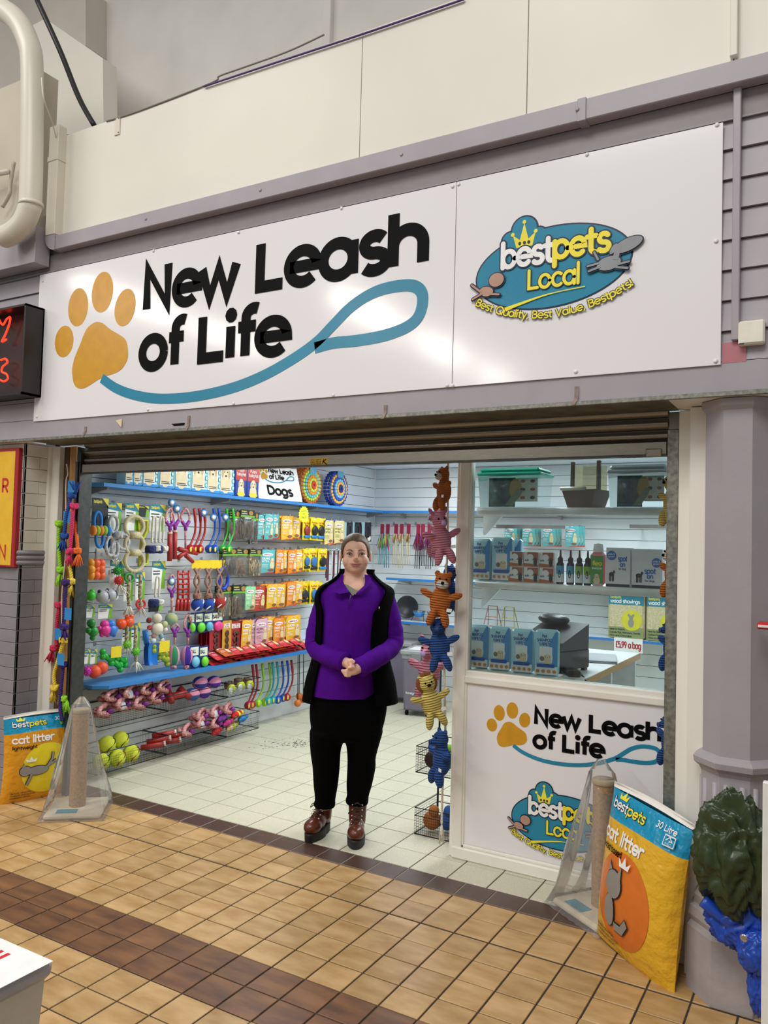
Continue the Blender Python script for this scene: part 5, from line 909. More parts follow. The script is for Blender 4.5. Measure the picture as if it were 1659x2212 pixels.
# ================================================================ rope toys down the left jamb
JY = 3.225
def J(u, v, y=JY): x, z = PY(u/3.51, 930+v/3.51, y); return (x, y, z)
def jrope(label, c, path, k0=None, k1=None, t0=None, t1=None, y=JY, card=None):
    m = ropem(c, None, 80.); b = MB(); helix(b, [J(u, v, y) for u, v in path], .0115, m, 3, .042); parts = [('rope', b)]; e = MB()
    for i, (q, tq, d) in enumerate(((k0, t0, 1), (k1, t1, -1))):
        e = MB()
        if q: knot(e, J(*q, y), .024, m, 3)
        if tq: tassel(e, J(*tq, y), (random.uniform(-.2, .2), -.1, d), .07, m, 26, .4, .0032)
        if e.v: parts.append(('upper_knot' if i == 0 else 'lower_knot', e))
    if card: x, yy, z = J(*card, y-.012); a = MB(); a.box(x-.03, x+.03, yy-.001, yy+.001, z-.035, z+.035, mat('#2f86cc', .4)); parts.append(('blue_card', a))
    world_thing('rope_toy', label, 'rope toy', J(*path[-1], y), parts, 'rope toys down the door jamb')
jrope('lime rope toy hung high on the jamb', '#8fd42a', [(450, 715), (442, 850), (458, 1045)], (450, 705), (460, 1055), None, (456, 1075))
jrope('royal blue rope toy hung topmost on the jamb', '#1f4fa0', [(540, 500), (505, 640), (485, 790)], (545, 492), (488, 800), (575, 485), (482, 820), JY-.03, (540, 425))
jrope('hot pink rope toy hung high on the jamb', '#d8366e', [(555, 585), (545, 750), (533, 900)], (562, 572), (530, 915), None, (525, 930), JY-.015, (505, 655))
jrope('orange rope toy beside the hot pink one', '#e8702a', [(560, 640), (580, 780), (588, 900)], None, (585, 912), None, (597, 930), JY+.015)
jrope('short yellow rope toy below the orange one', '#e8cf4a', [(515, 985), (535, 1060), (545, 1130)], None, (540, 1145), None, (545, 1165))
jrope('dark violet rope toy in the middle of the jamb', '#3a2472', [(500, 1150), (492, 1300), (482, 1470)], (500, 1150), (488, 1490), None, (490, 1505), JY-.03, (515, 1390))
jrope('crimson rope toy in the middle of the jamb', '#c82a52', [(450, 1320), (430, 1470), (428, 1630)], (447, 1322), (410, 1650), None, (400, 1665), JY, (440, 1545))
jrope('long yellow rope toy low on the jamb', '#e0c23e', [(480, 1600), (440, 1740), (410, 1850), (416, 1930)], (480, 1590), (415, 1950), None, (405, 1970), JY-.03, (460, 1735))
jrope('dark violet rope toy low on the jamb', '#3a2472', [(478, 1790), (465, 1930), (455, 2080), (470, 2200)], (478, 1775), None, None, None, JY-.012)
jrope('lime rope toy low on the jamb', '#8fd42a', [(478, 2010), (492, 2060), (440, 2350)], (490, 2030), None, None, (510, 2045), JY+.01)
b = MB(); b.tube(smooth_path([J(505, 255), J(515, 330), J(500, 420), J(500, 900), J(470, 1250), J(470, 1750), J(440, 2080)], 5), .004, ropem('#d8d0c0'), 6); tag(b.build('hanging_cord'), 'thin white cord carrying the jamb rope toys', 'cord')
# ================================================================ litter sacks and scratching posts
def ringdisc(a, cu, cv, ru, rv, m, n=40, k=7):
    for j in range(k):
        for i in range(n):
            t0, t1 = 2*PI*i/n, 2*PI*(i+1)/n; r0, r1 = j/k, (j+1)/k; P = lambda r, t: (cu+ru*r*math.cos(t), cv+rv*r*math.sin(t))
            q = [P(r0, t0), P(r1, t0), P(r1, t1), P(r0, t1)]
            if j == 0: q = q[1:] if False else [P(0, 0), P(r1, t0), P(r1, t1)]
            a.add(a._p(q), [tuple(range(len(q)))], m, True)
    a.n += .0006
def sack(name, label, loc, rz, w, h, d, yel, circ, word, lean=(0, 0, 0)):
    t = thing(name, label, 'litter sack', loc, rz); t.rotation_euler = (lean[0], lean[1], rz)
    def bul(u, v):
        a = max(0, 1-abs(2*u-1)**2.8); e = max(0, 1-abs(2*v-.95)**4) if v < .97 else 0; k = .55+.45*math.sin(PI*min(1, max(0, .95-v)))
        return d/2*(a*e)**.55*k
    xw = lambda u, v: w*(u-.5)*(1-.06*math.sin(PI*v)); YM = mat(yel, .22, nz=(4., .05), bump=(26., .8, .014)); TM = mat('#1894c0', .22, bump=(26., .8, .014)); b = MB(); NU, NV = 36, 56
    for part, v0, v1, m in ((0, 0, .79, YM), (1, .79, .965, TM), (2, .965, 1., mat('#f0eee8', .4))):
        n = max(2, int(NV*(v1-v0)))
        b.grid(lambda p, q: (xw(p, v0+(v1-v0)*q), -bul(p, v0+(v1-v0)*q), h*(v0+(v1-v0)*q+(.02*math.sin(3*p) if part == 2 else 0)+(.018*math.sin(PI*p) if (part, q) in ((0, 1), (1, 0)) else 0))), NU, n, m)
        b.grid(lambda p, q: (xw(1-p, v0+(v1-v0)*q), bul(1-p, v0+(v1-v0)*q), h*(v0+(v1-v0)*q)), NU, n, m)
    b.build('sack_body', t); mp = lambda u, v, n: (xw(u, v), -bul(u, v)-.0016-n*1.3, h*v); a = MB(mp)
    ringdisc(a, .56 if word == 'lightweight' else .45, .37, .36, .29, mat(circ, .25)); 
    for W, m in ((.22, INK), (.14, WHITE)): a.text('best', .1, .87, .055, m, W, True, fit=.2)
    for W, m in ((.22, INK), (.14, YEL)): a.text('pets', .32, .87, .055, m, W, True, fit=.22)
    a.poly([(.16, .93), (.26, .93), (.27, .965), (.235, .945), (.21, .975), (.185, .945), (.15, .965)], YEL); a.text('30 Litre', .67, .9, .034, WHITE, .14, fit=.22); a.text('cat litter', .08, .69, .075, WHITE, .17, True, fit=.56); a.text(word, .08, .62, .038, BLACK, .14, fit=.32)
    for i, s_ in enumerate(('quickly absorbs', 'moisture and controls', 'unpleasant odours')): a.text(s_, .1, .11-.03*i, .018, INK, .14, fit=.26+.06*(i == 1))
    G = mat('#8f8c88', .4); S = mat('#2a2a2c', .4); c = (.4, .38) if word == 'lightweight' else (.38, .38)   # plain generic cat outline
    for g, m in ((.008, S), (0, G)):
        if word == 'lightweight': ringdisc(a, .42, .36, .15+g, .05+g, m, 20, 3); ringdisc(a, .25, .37, .075+g, .055+g, m, 18, 3); a.line([(.55, .39), (.62, .47), (.63, .55)], .03+2*g, m); a.line([(.34, .33), (.28, .2)], .03+2*g, m); a.line([(.52, .38), (.68, .45)], .025+2*g, m); a.poly([(.2, .41), (.22, .46+g), (.25, .42)], m)
        else: ringdisc(a, .36, .45, .11+g, .085+g, m, 20, 3); ringdisc(a, .33, .28, .07+g, .1+g, m, 20, 3); a.line([(.4, .2), (.5, .2), (.57, .27)], .05+2*g, m); a.poly([(.28, .52), (.28, .58+g), (.33, .535)], m); a.poly([(.41, .53), (.45, .575+g), (.46, .5)], m)
    if word != 'lightweight':
        a.rect(.8, .83, .92, .875, mat('#1894c0', .3)); a.line([(.81, .832), (.91, .832), (.91, .89), (.81, .89), (.81, .832)], .006, WHITE); a.line([(.83, .862), (.86, .885), (.89, .862), (.865, .862), (.865, .852)], .006, WHITE); a.text('FSC', .86, .838, .011, WHITE, .12, fit=.06, align='c')
    else: a.poly([(.26, .47), (.38, .47), (.4, .51), (.35, .49), (.32, .53), (.29, .49), (.24, .51)], WHITE)
    if word != 'lightweight': a.poly([(.42, .58), (.54, .58), (.56, .63), (.51, .6), (.48, .65), (.45, .6), (.4, .63)], WHITE)
    a.build('printed_front', t); return t
sack('litter_sack', 'yellow lightweight cat litter sack leaning by the brick pier', (-4.125, 3.135, 0), R(74), .43, .50, .13, '#dd9a1e', '#e6d02a', 'lightweight')
sack('litter_sack', 'yellow wood based cat litter sack propped against the column', (-.685, 3.155, 0), R(-38), .44, .61, .16, '#e2b02c', '#d8742a', 'wood based', (R(-4), R(4), 0))
def scratch(label, loc, h, rz, apex):
    t = thing('scratching_post', label, 'cat post', loc, rz); b = MB(); b.box(-.15, .15, -.15, .15, .002, .035, mat('#d9cdb8', .9, bump=(120., .7, .004)), .012); b.build('base', t); s = MB(); prof = [(.043, .034)]; n = int(h/.0065)
    for i in range(n): z = .036+(h-.06)*i/n; prof += [(.0425, z), (.0455, z+(h-.06)/n*.5)]
    s.lathe(prof+[(.042, h-.024)], mat('#b08f66', .9, nz=(90., .25), bump=(150., .6, .003)), 20); s.build('sisal_post', t); c = MB(); c.lathe([(.046, h-.025), (.048, h-.02), (.048, h-.004), (.044, h), (0, h)], mat('#a89880', .8), 20); c.build('cap', t); w = MB()
    def f(u, v):
        th = 2*PI*u; q = max(abs(math.cos(th)), abs(math.sin(th))); r = (.172/q)*(1-v)+.056*v; r *= 1+.05*math.sin(9*th+6*v)*(1-v)*v*3+.02*math.sin(23*th+11*v); return (r*math.cos(th)+apex[0]*v**2*.3, r*math.sin(th)+apex[1]*v**2*.3, .003+(h+.012)*v**1.15)
    w.grid(f, 48, 24, clear('#f6f6f4', 1.3, .13, .12), True, True); w.grid(lambda u, v: (f(u, 1)[0]*(1-.7*v)+apex[0]*v*.4, f(u, 1)[1]*(1-.7*v)+apex[1]*v*.4, h+.015+.05*v), 24, 3, clear('#f6f6f4', 1.3, .13, .12), True, True); w.build('plastic_wrap', t); a = MB(lambda u, v, n: (u, v, .0365+n)); a.rect(-.09, -.13, .02, -.07, mat('#2f8fa8', .4)); a.build('product_label', t)
scratch('plastic-wrapped cat scratching post beside the tennis ball basket', (-3.735, 3.1, 0), .575, R(40), (0, 0)); scratch('plastic-wrapped cat scratching post beside the wood based litter sack', (-.89, 3.49, 0), .57, R(-35), (-.1, .05))
# ================================================================ tarpaulin on the column, tub and board in the foreground
def crumple(c, r, m, seed, n=44, k=30, amp=.22):
    from mathutils import noise as NZ
    b = MB(); off = Vector((seed*3.1, seed*1.7, seed*.9)); n, k = 110, 80
    def f(u, v):
        th = 2*PI*u; p = PI*v; q = Vector((math.sin(p)*math.cos(th), math.sin(p)*math.sin(th), math.cos(p)))
        w = q+.35*Vector((NZ.noise(q*1.6+off), NZ.noise(q*1.6+off*2), NZ.noise(q*1.6+off*3)))
        d = 1+amp*(.9*(.35-abs(NZ.noise(Vector((w.x*2.2, w.y*2.2, w.z*1.3))+off)))+.5*(.3-abs(NZ.noise(w*4.5+off*1.3))))
        return (c[0]+r[0]*d*q.x, c[1]+r[1]*d*q.y, c[2]+r[2]*d*q.z)
    return b.grid(f, n, k, m, True, True)
GT = mat('#2f3d22', .3, nz=(12., .2), bump=(40., .3, .004)); BT = mat('#1c48b0', .3, nz=(12., .12), bump=(40., .3, .004)); CY = 2.9
P3 = lambda u, v, y=CY: (PY(u, v, y)[0], y, PY(u, v, y)[1])
c = P3(1588, 1850); b1 = crumple(c, (.115, .07, .185), GT, 3, 60, 40, .5); b1.v += []; tp = [('bundle', b1)]; b2 = MB(); b2.tube(smooth_path([P3(1512, 1800), P3(1540, 1850), P3(1600, 1870), P3(1665, 1900)], 5), [.03]*16, GT, 10); tp.append(('fold', b2)); world_thing('green_tarpaulin', 'crumpled dark green tarpaulin bundled on the column', 'tarpaulin', P3(1588, 2000), tp)
c = P3(1600, 1985, 2.93); b1 = crumple(c, (.10, .055, .09), BT, 9, 50, 36, .45); b2 = MB(); b2.tube(smooth_path([P3(1518, 1945), P3(1570, 1985), P3(1650, 2015)], 5), .022, BT, 10); b3 = crumple(P3(1635, 2060, 2.86), (.055, .05, .065), BT, 12, 30, 20, .25); e = MB(); x, y, z = P3(1607, 2026, 2.79); e.lathe([(.006, 0), (.012, .001), (.012, .003), (.006, .003)], CHROME, 16, (x, y, z), (-.3, -1, 0)); b4 = crumple(P3(1645, 2130, 2.88), (.04, .04, .09), BT, 15, 30, 20, .4)
world_thing('blue_tarpaulin', 'bright blue tarpaulin with metal eyelet under the green one', 'tarpaulin', P3(1600, 2150, 2.9), [('bundle', b1), ('fold', b2), ('rolled_edge', b3), ('eyelet', e), ('trailing_end', b4)])
t = thing('storage_tub', 'grey plastic storage tub with a white paper on its lid', 'tub', (-1.64, .86, 0)); b = MB(); TB_ = mat('#d6d2c8', .4)
def taper(z0, z1, a, c): return [(-a, -a, z0), (a, -a, z0), (a, a, z0), (-a, a, z0), (-c, -c, z1), (c, -c, z1), (c, c, z1), (-c, c, z1)]
b.add(taper(0, .66, .205, .24), [(0, 3, 2, 1), (4, 5, 6, 7), (0, 1, 5, 4), (1, 2, 6, 5), (2, 3, 7, 6), (3, 0, 4, 7)], TB_); b.build('tub_body', t); b = MB(); b.box(-.26, .26, -.25, .25, .655, .695, mat('#b4b6ba', .4), .014); b.build('lid', t)
t2 = thing('paper_notice', 'white paper notice with red lettering lying on the grey tub', 'paper', (-1.64, .86, .6955)); b = MB(); b.box(-.2, .268, -.16, .236, 0, .001, WHITE); b.build('sheet', t2); a = MB(lambda u, v, n: (u, v, .0012+n)); xq, yq = FL(-4, 2046, .697); a.text('ll', xq+1.655, yq-.905, .04, mat('#d8283a', .4), .17, fit=.03); a.build('lettering', t2)
b = MB(); x0 = PY(1646, 1900, 2.0)[0]; b.box(x0, x0+.5, 2.0, 2.02, 0, 1.04, mat('#e8e6e2', .4), .002); tag(b.build('display_board'), 'plain white upright board in front of the column', 'board')
# ================================================================ corduroy plush toys
def cord(c): return mat(c, .9, nz=(27., .16), kind='wave', bump=(1., 1., .012))
def plush_proto(c, kind):
    b = MB(); m = cord(c); E = b.ell
    E((0, 0, .10), (.052, .042, .075), m); E((0, -.008, .20), (.04, .038, .04), m); E((-.068, -.015, .135), (.04, .017, .018), m, rot=Matrix.Rotation(.4, 3, 'Y')); E((.068, -.015, .135), (.04, .017, .018), m, rot=Matrix.Rotation(-.4, 3, 'Y'))
    for s in (-1, 1): E((s*.032, -.03, .025), (.021, .024, .046), m, rot=Matrix.Rotation(-s*.3, 3, 'Y'))
    E((0, 0, .165), (.03, .028, .03), m); 
    for s in (-1, 1):
        if kind == 'pig': E((s*.034, .0, .245), (.012, .008, .032), m, rot=Matrix.Rotation(s*.5, 3, 'Y'))
        else: E((s*.03, .0, .235), (.015, .009, .017), m)
    if kind in ('pig', 'elephant'): E((0, -.045, .19), (.018, .022, .018), m)
    body = remesh(b, 'corduroy_body', .0055, 4); f = MB()
    if kind == 'fox': f.ell((0, -.036, .186), (.03, .02, .022), cord('#e8e2d8')); f.ell((0, -.058, .194), .008, BLACK, 8, 6)
    elif kind == 'lion': f.ell((0, -.047, .2), (.011, .008, .008), BLACK, 8, 6)
    else: f.lathe([(.013, 0), (.013, .002), (0, .002)], mat('#b8a0d8' if kind == 'pig' else '#15306a', .6), 12, (0, -.066, .19), (0, -1, 0))
    ey = MB(); [ey.ell((s*.016, -.042, .213), .0045, BLACK, 8, 6) for s in (-1, 1)]; tg = MB(); tg.box(.035, .06, -.036, -.034, .06, .076, WHITE); out = [('corduroy_body', body), ('muzzle', f.mesh('muzzle')), ('eyes', ey.mesh('eyes')), ('sewn_label', tg.mesh('sewn_label'))]
    if kind == 'lion':
        mn = MB()
        for i in range(26): a = 2*PI*i/26; mn.ell((.042*math.cos(a), .004, .203+.042*math.sin(a)), .014, mat('#7a4a26', .95), 6, 5)
        out.append(('mane', mn.mesh('mane')))
    return out
PLP = {'fox': plush_proto('#c8702a', 'fox'), 'pig': plush_proto('#dd8fa6', 'pig'), 'blue': plush_proto('#22509a', 'elephant'), 'lion': plush_proto('#e2cf72', 'lion')}
PLN = {'fox': 'orange corduroy plush fox', 'pig': 'pink corduroy plush pig', 'blue': 'blue corduroy plush elephant', 'lion': 'yellow corduroy plush lion'}
for k, u, v, hp_, y, rz, tl, wh in (('fox', 958, 1098, 92, 3.60, -60, 0, 'topmost on the white cord'), ('pig', 948, 1200, 105, 3.76, -70, 5, 'behind its twin just below the top fox'), ('pig', 958, 1212, 108, 3.58, 20, -8, 'with face outward just below the top fox'), ('blue', 968, 1318, 100, 3.72, 60, 0, 'behind the lower orange fox'), ('fox', 945, 1345, 112, 3.57, 0, 6, 'halfway down the white cord'), ('blue', 953, 1442, 110, 3.60, 0, -6, 'directly below the halfway orange fox'), ('pig', 926, 1500, 118, 3.74, -25, 0, 'beside the yellow lion'), ('lion', 941, 1562, 108, 3.57, 15, -14, 'low on the white cord'), ('blue', 953, 1688, 112, 3.58, -60, 0, 'lowest on the white cord')):
    x, z = PY(u, v, y); h = hp_*(.5*-x+.866*y)/FPX; inst(PLP[k], 'plush_toy', PLN[k]+' '+wh, 'plush toy', (x, y, z), (0, R(tl), R(25+rz)), 'plush toys on the white cord', (h/.25,)*3)
for k, u, v, wh in (('lion', 1452, 1130, 'high on the galvanised guide'), ('fox', 1455, 1285, 'halfway up the galvanised guide'), ('blue', 1452, 1445, 'below the plush fox on the guide'), ('blue', 1448, 1650, 'lowest on the galvanised guide')):
    x, z = PY(u, v, 3.5); inst(PLP[k], 'plush_toy', PLN[k]+' '+wh, 'plush toy', (x, 3.5, z), (0, 0, R(-50)), 'plush toys by the shutter guide', (.85,)*3)
b = MB(); Q = lambda u, v: (PY(u, v, 3.63)[0], 3.63, PY(u, v, 3.63)[1]); helix(b, [Q(968, 1000), Q(966, 1200), Q(963, 1240), Q(960, 1440), Q(962, 1600), Q(956, 1700), Q(954, 1780)], .006, ropem('#ddd6c6'), 3, .03); tassel(b, Q(954, 1780), (0, 0, -1), .09, ropem('#ddd6c6'), 12, .15, .003); tag(b.build('hanging_cord'), 'white twisted cord carrying the plush toys by the window', 'cord')
bs = thing('basket_stand', 'black wire stand with two baskets behind the window post', 'basket', (-1.86, 4.0, 0))
for x in (-.13, .13): q = MB(); q.tube([(x, .14, .002), (x, .14, .95)], .006, WIRE, 8); q.build('upright', bs)
for z0, nm, cs in ((.004, 'floor-level wire basket', (('#a8642a', 'tan'), ('#2a5aa0', 'blue'), ('#c83a7a', 'pink'))), (.33, 'raised wire basket', (('#3a221c', 'dark brown'), ('#7ab03a', 'green'), ('#c8402a', 'red')))):
    r = MB(); L = .14; h = .14
    for z in (.003, h*.7, h): r.tube([(-.13, -L, z), (.13, -L, z), (.13, L, z), (-.13, L, z)], .0028, WIRE, 6, True)
    ro = r.build('basket_frame', bs, (0, 0, z0)); m = MB()
    for i in range(22):
        q = -.13+.26*i/21; m.add([(q-.0008, -L, 0), (q+.0008, -L, 0), (q+.0008, -L, h), (q-.0008, -L, h)], [(0, 1, 2, 3)], WIRE); q *= L/.13; m.add([(-.13, q-.0008, 0), (-.13, q+.0008, 0), (-.13, q+.0008, h), (-.13, q-.0008, h)], [(0, 1, 2, 3)], WIRE); m.add([(-.13, q-.0008, .003), (.13, q-.0008, .003), (.13, q+.0008, .003), (-.13, q+.0008, .003)], [(0, 1, 2, 3)], WIRE)
    for i in range(11): z = h*i/10; m.add([(-.13, -L, z-.0008), (.13, -L, z-.0008), (.13, -L, z+.0008), (-.13, -L, z+.0008)], [(0, 1, 2, 3)], WIRE); m.add([(-.13, -L, z-.0008), (-.13, L, z-.0008), (-.13, L, z+.0008), (-.13, -L, z+.0008)], [(0, 1, 2, 3)], WIRE)
    m.build('wire_mesh', ro)['kind'] = 'stuff'
    for i, (c, cn) in enumerate(cs): b = MB(); p = (-1.93+.07*i, 3.95+.04*i, z0+.008); b.ell((0, 0, .05), (.05, .045, .05), mat(c, .8, bump=(50., .5, .004)), 12, 8); b.ell((.02, -.02, .11), .03, mat(c, .8, bump=(50., .5, .004)), 10, 7); tag(b.build('plush_toy', loc=p), cn+' plush toy in the '+nm+' by the window post', 'plush toy')

b = MB(); Q = lambda u, v: (PY(u, v, 3.52)[0], 3.52, PY(u, v, 3.52)[1]); b.tube([(Q(1454, 930)[0], 3.39, 2.14), Q(1454, 960), Q(1450, 1300), Q(1446, 1700)], .004, ropem('#ddd6c6'), 6); tag(b.build('hanging_cord'), 'white cord carrying plush toys beside the galvanised guide', 'cord')
# ================================================================ window display
WY = 3.86
def wb(u0, v0, u1, v1, Y=WY): x0 = PY(u0, (v0+v1)/2, Y)[0]; x1 = PY(u1, (v0+v1)/2, Y)[0]; z0 = PY((u0+u1)/2, v1, Y)[1]; z1 = PY((u0+u1)/2, v0, Y)[1]; return (x0+x1)/2, z0, x1-x0, z1-z0
def tank(u0, v0, u1, v1, lid, nm, stuff):
    x, z, w, h = wb(u0, v0, u1, v1); t = thing('pet_carrier', nm, 'pet carrier', (x, WY+.02, 1.7525)); b = MB(); hw = w/2; CL = clear('#eef4f4', 1.3)
    b.add([(-hw*.9, -.09, .001), (hw*.9, -.09, .001), (hw*.9, .09, .001), (-hw*.9, .09, .001), (-hw*.97, -.1, h*.8), (hw*.97, -.1, h*.8), (hw*.97, .1, h*.8), (-hw*.97, .1, h*.8)], [(0, 3, 2, 1), (0, 1, 5, 4), (1, 2, 6, 5), (2, 3, 7, 6), (3, 0, 4, 7)], CL); b.build('clear_box', t); b = MB(); b.box(-hw, hw, -.11, .11, h*.78, h*.86, mat(lid, .35), .006); b.box(-hw*.94, hw*.94, -.1, .1, h*.86, h*.97, mat(lid, .35), .012); b.build('lid', t)
    b = MB(); b.grid(lambda p, q: (-hw*.75+w*.42*p, -.04-.03*math.sin(PI*p)*math.sin(PI*q), .006+h*.72*q), 8, 8, mat('#4f7a66', .25, nz=(30., .5), h2='#28486a', bump=(30., .5, .006))); b.build('inner_bag', t); a = MB(lambda u, v, n: (u, -.075-n, v)); a.rect(hw*.2, .03, hw*.85, h*.72, mat('#efeee6', .4)); a.disc(hw*.18, h*.45, hw*.2, h*.26, mat('#d8b048', .4), 16)
    for i in range(3):
        for j in range(2): a.disc(hw*(.4+.3*j), .05+h*.2*i, hw*.08, h*.04, INK if (i+j) % 2 else mat('#b85a2a', .4), 8)
    a.poly([(-hw*.15, .012), (hw*.1, .008), (hw*.42, h*.42), (hw*.24, h*.45)], mat('#8fa88a', .4)); a.build('leaflets', t)
tank(1043, 1010, 1180, 1097, '#2fb89a', 'clear pet carrier with turquoise lid on the window shelf', 0); tank(1320, 1003, 1450, 1097, '#c8d0d0', 'clear pet carrier with pale grey lid on the window shelf', 1)
x, z, w, h = wb(1222, 995, 1308, 1097); t = thing('seed_feeder', 'brown bird seed feeder with clear hopper on the window shelf', 'bird feeder', (x, WY+.02, 1.7525), R(-15)); BRN2 = mat('#6b5348', .45); b = MB(); hw = w*.46
b.add([(-hw*.75, -.06, .002), (hw*.75, -.06, .002), (hw*.75, .06, .002), (-hw*.75, .06, .002), (-hw, -.08, h*.38), (hw, -.08, h*.38), (hw, .08, h*.38), (-hw, .08, h*.38)], [(0, 3, 2, 1), (0, 1, 5, 4), (1, 2, 6, 5), (2, 3, 7, 6), (3, 0, 4, 7)], BRN2); b.build('tray', t); b = MB(); b.tube([(-hw, -.085, h*.4), (hw*.5, -.085, h*.4)], .009, mat('#d8cfb8', .4), 8); b.build('perch', t); b = MB(); b.box(-hw*.7, hw*.8, .0, .07, h*.38, h*.92, clear('#efe8d0', 1.35, .25)); b.build('hopper', t)
for s in (-1, 1): b = MB(); b.box(s*hw*.8-.008, s*hw*.8+.008, -.02, 0, h*.2, h, BRN2, .002); b.build('side_rail', t)
def wipes_proto():
    w, h, d = .105, .215, .05; b = MB(); b.box(-w/2, w/2, -d/2, d/2, 0, h, mat('#b0e0ec', .25, bump=(25., .3, .005)), .012); a = MB(lambda u, v, n: (u, -d/2-.0006-n, v)); a.poly([(.02, .04), (w/2-.004, .04), (w/2-.004, h-.006), (.04, h-.006), (.012, h*.7), (.03, h*.4)], mat('#2f8fd0', .3)); a.rect(-w/2+.004, .006, w/2-.004, .045, mat('#eef2f2', .3))
    for i, q in enumerate(('Pet', 'SHAMPOO', 'WIPES')): a.text(q, -.008, h-.036-.019*i, .014, mat('#1f4fa0', .4), .13, fit=(.02, .066, .045)[i], align='c')
    a.rect(-.03, .062, .026, .135, mat('#f0f2f2', .3)); dogface(a, .006, .09, .03); a.disc(-.018, .08, .01, .012, mat('#7a6a5a', .5), 10); a.rect(-.04, .04, .036, .056, mat('#1f58b0', .3))
    for i in range(4): a.disc(-.036+.024*i, .022, .008, .008, mat('#d88a3a', .4), 10)
    return [('pack_body', b.mesh('pack_body')), ('front_print', a.mesh('front_print'))]
WP = wipes_proto()
for i, (bb, zz) in enumerate((((1012, 1160, 1056, 1250), 1.379), ((1057, 1165, 1104, 1260), 1.379), ((1009, 1358, 1056, 1452), .931), ((1055, 1362, 1103, 1457), .931), ((1103, 1367, 1152, 1462), .931), ((1153, 1370, 1207, 1469), .931))):
    x, z, w, h = wb(*bb, 3.8); k = h/.215; inst(WP, 'wipes_pack', 'pale blue pet shampoo wipes pack '+('on the window shelf' if i < 2 else 'on the window sill'), 'wipes', (x, 3.815 if i > 1 else 3.84, zz), R(8), 'pet shampoo wipes packs', (w/.105*.93, 1, k))
    if i < 2: inst(WP, 'wipes_pack', 'pale blue pet shampoo wipes pack on the window shelf', 'wipes', (x+.02, 3.915, zz), R(8), 'pet shampoo wipes packs', (w/.105*.93, 1, k*.97))
b = MB(); b.box(wx0+.08, -1.2, wy+.078, 3.9, .9, .93, OFFW, .003); b.build('sill_board', win)
w = .072; b = MB(); b.box(-.036, .036, -.03, .03, 0, .076, mat('#eeece8', .4), .001); a = MB(lambda u, v, n: (u, -.0305-n, v)); a.rect(-.018, .035, .034, .074, mat('#a85a34', .4)); a.disc(-.004, .05, .016, .016, WHITE, 14); a.poly([(-.035, .002), (.035, .002), (.035, .014), (-.035, .02)], mat('#b8642e', .4)); a.disc(.022, .026, .01, .022, INK, 10); a.text('ear', -.03, .03, .01, mat('#3a6ab0', .4), .15); BXP = [('carton', b.mesh('carton')), ('front_print', a.mesh('front_print'))]
for i in range(3):
    for j in range(2): x, z, w_, h_ = wb(1104+33*i, 1262-36-36*j, 1136+33*i, 1262-36*j); inst(BXP, 'small_carton', 'small white and brown dog care carton, '+('bottom' if j == 0 else 'top')+' of its stack', 'carton', (x, 3.85, 1.3785+.0775*j), 0, 'small dog care cartons', (w_/.0735, 1, 1))
def bottle(u, c, nm):
    x, z, w, h = wb(u-9, 1188, u+9, 1266); b = MB(); b.lathe([(.017, 0), (.019, .004), (.019, .098), (.012, .11)], mat('#17191c', .3), 14); a = MB(lambda u_, v, n: ((.0193+n)*math.sin(u_), -(.0193+n)*math.cos(u_), v)); a.rect(-1.2, .01, 1.2, .05, mat('#e8ecec', .3), 8); a.rect(-1.2, .05, 1.2, .09, mat(c, .3), 8); a.disc(.1, .05, .35, .02, INK, 12); cp = MB(); cp.lathe([(.013, .108), (.014, .125), (.006, .135), (.004, .165), (0, .168)], mat('#202226', .35), 12)
    inst([('bottle_body', b.mesh('bottle_body')), ('label', a.mesh('label')), ('nozzle_cap', cp.mesh('nozzle_cap'))], 'drops_bottle', nm, 'bottle', (x, 3.84, 1.3785), 0, 'black nozzle bottles on the window shelf')
for u, c, cn in ((1213, '#4fa8d0', 'blue'), (1235, '#4fa8d0', 'blue'), (1254, '#8fc03a', 'green'), (1272, '#8fc03a', 'green')): bottle(u, c, 'black nozzle bottle with '+cn+' label on the window shelf')
x, z, w, h = wb(1277, 1180, 1312, 1272); t = thing('shampoo_bottle', 'red flea shampoo bottle with green label on the window shelf', 'bottle', (x, 3.84, 1.3785)); b = MB(); b.box(-w*.46, w*.46, -.022, .022, 0, h*.78, clear('#d85a4a', 1.35, .35), .014); b.build('bottle_body', t); a = MB(lambda u, v, n: (u, -.0225-n, v)); a.rect(-w*.38, .012, w*.38, h*.7, mat('#4f9a3a', .35)); a.text('flea', 0, h*.48, .02, YEL, .16, fit=w*.55, align='c'); a.text('shampoo', 0, h*.39, .01, WHITE, .14, fit=w*.6, align='c'); dogface(a, 0, h*.22, w*.4); a.build('label', t); b = MB(); b.lathe([(.024, h*.78), (.026, h*.8), (.022, h*.97), (0, h)], WHITE, 16); b.build('cap', t)
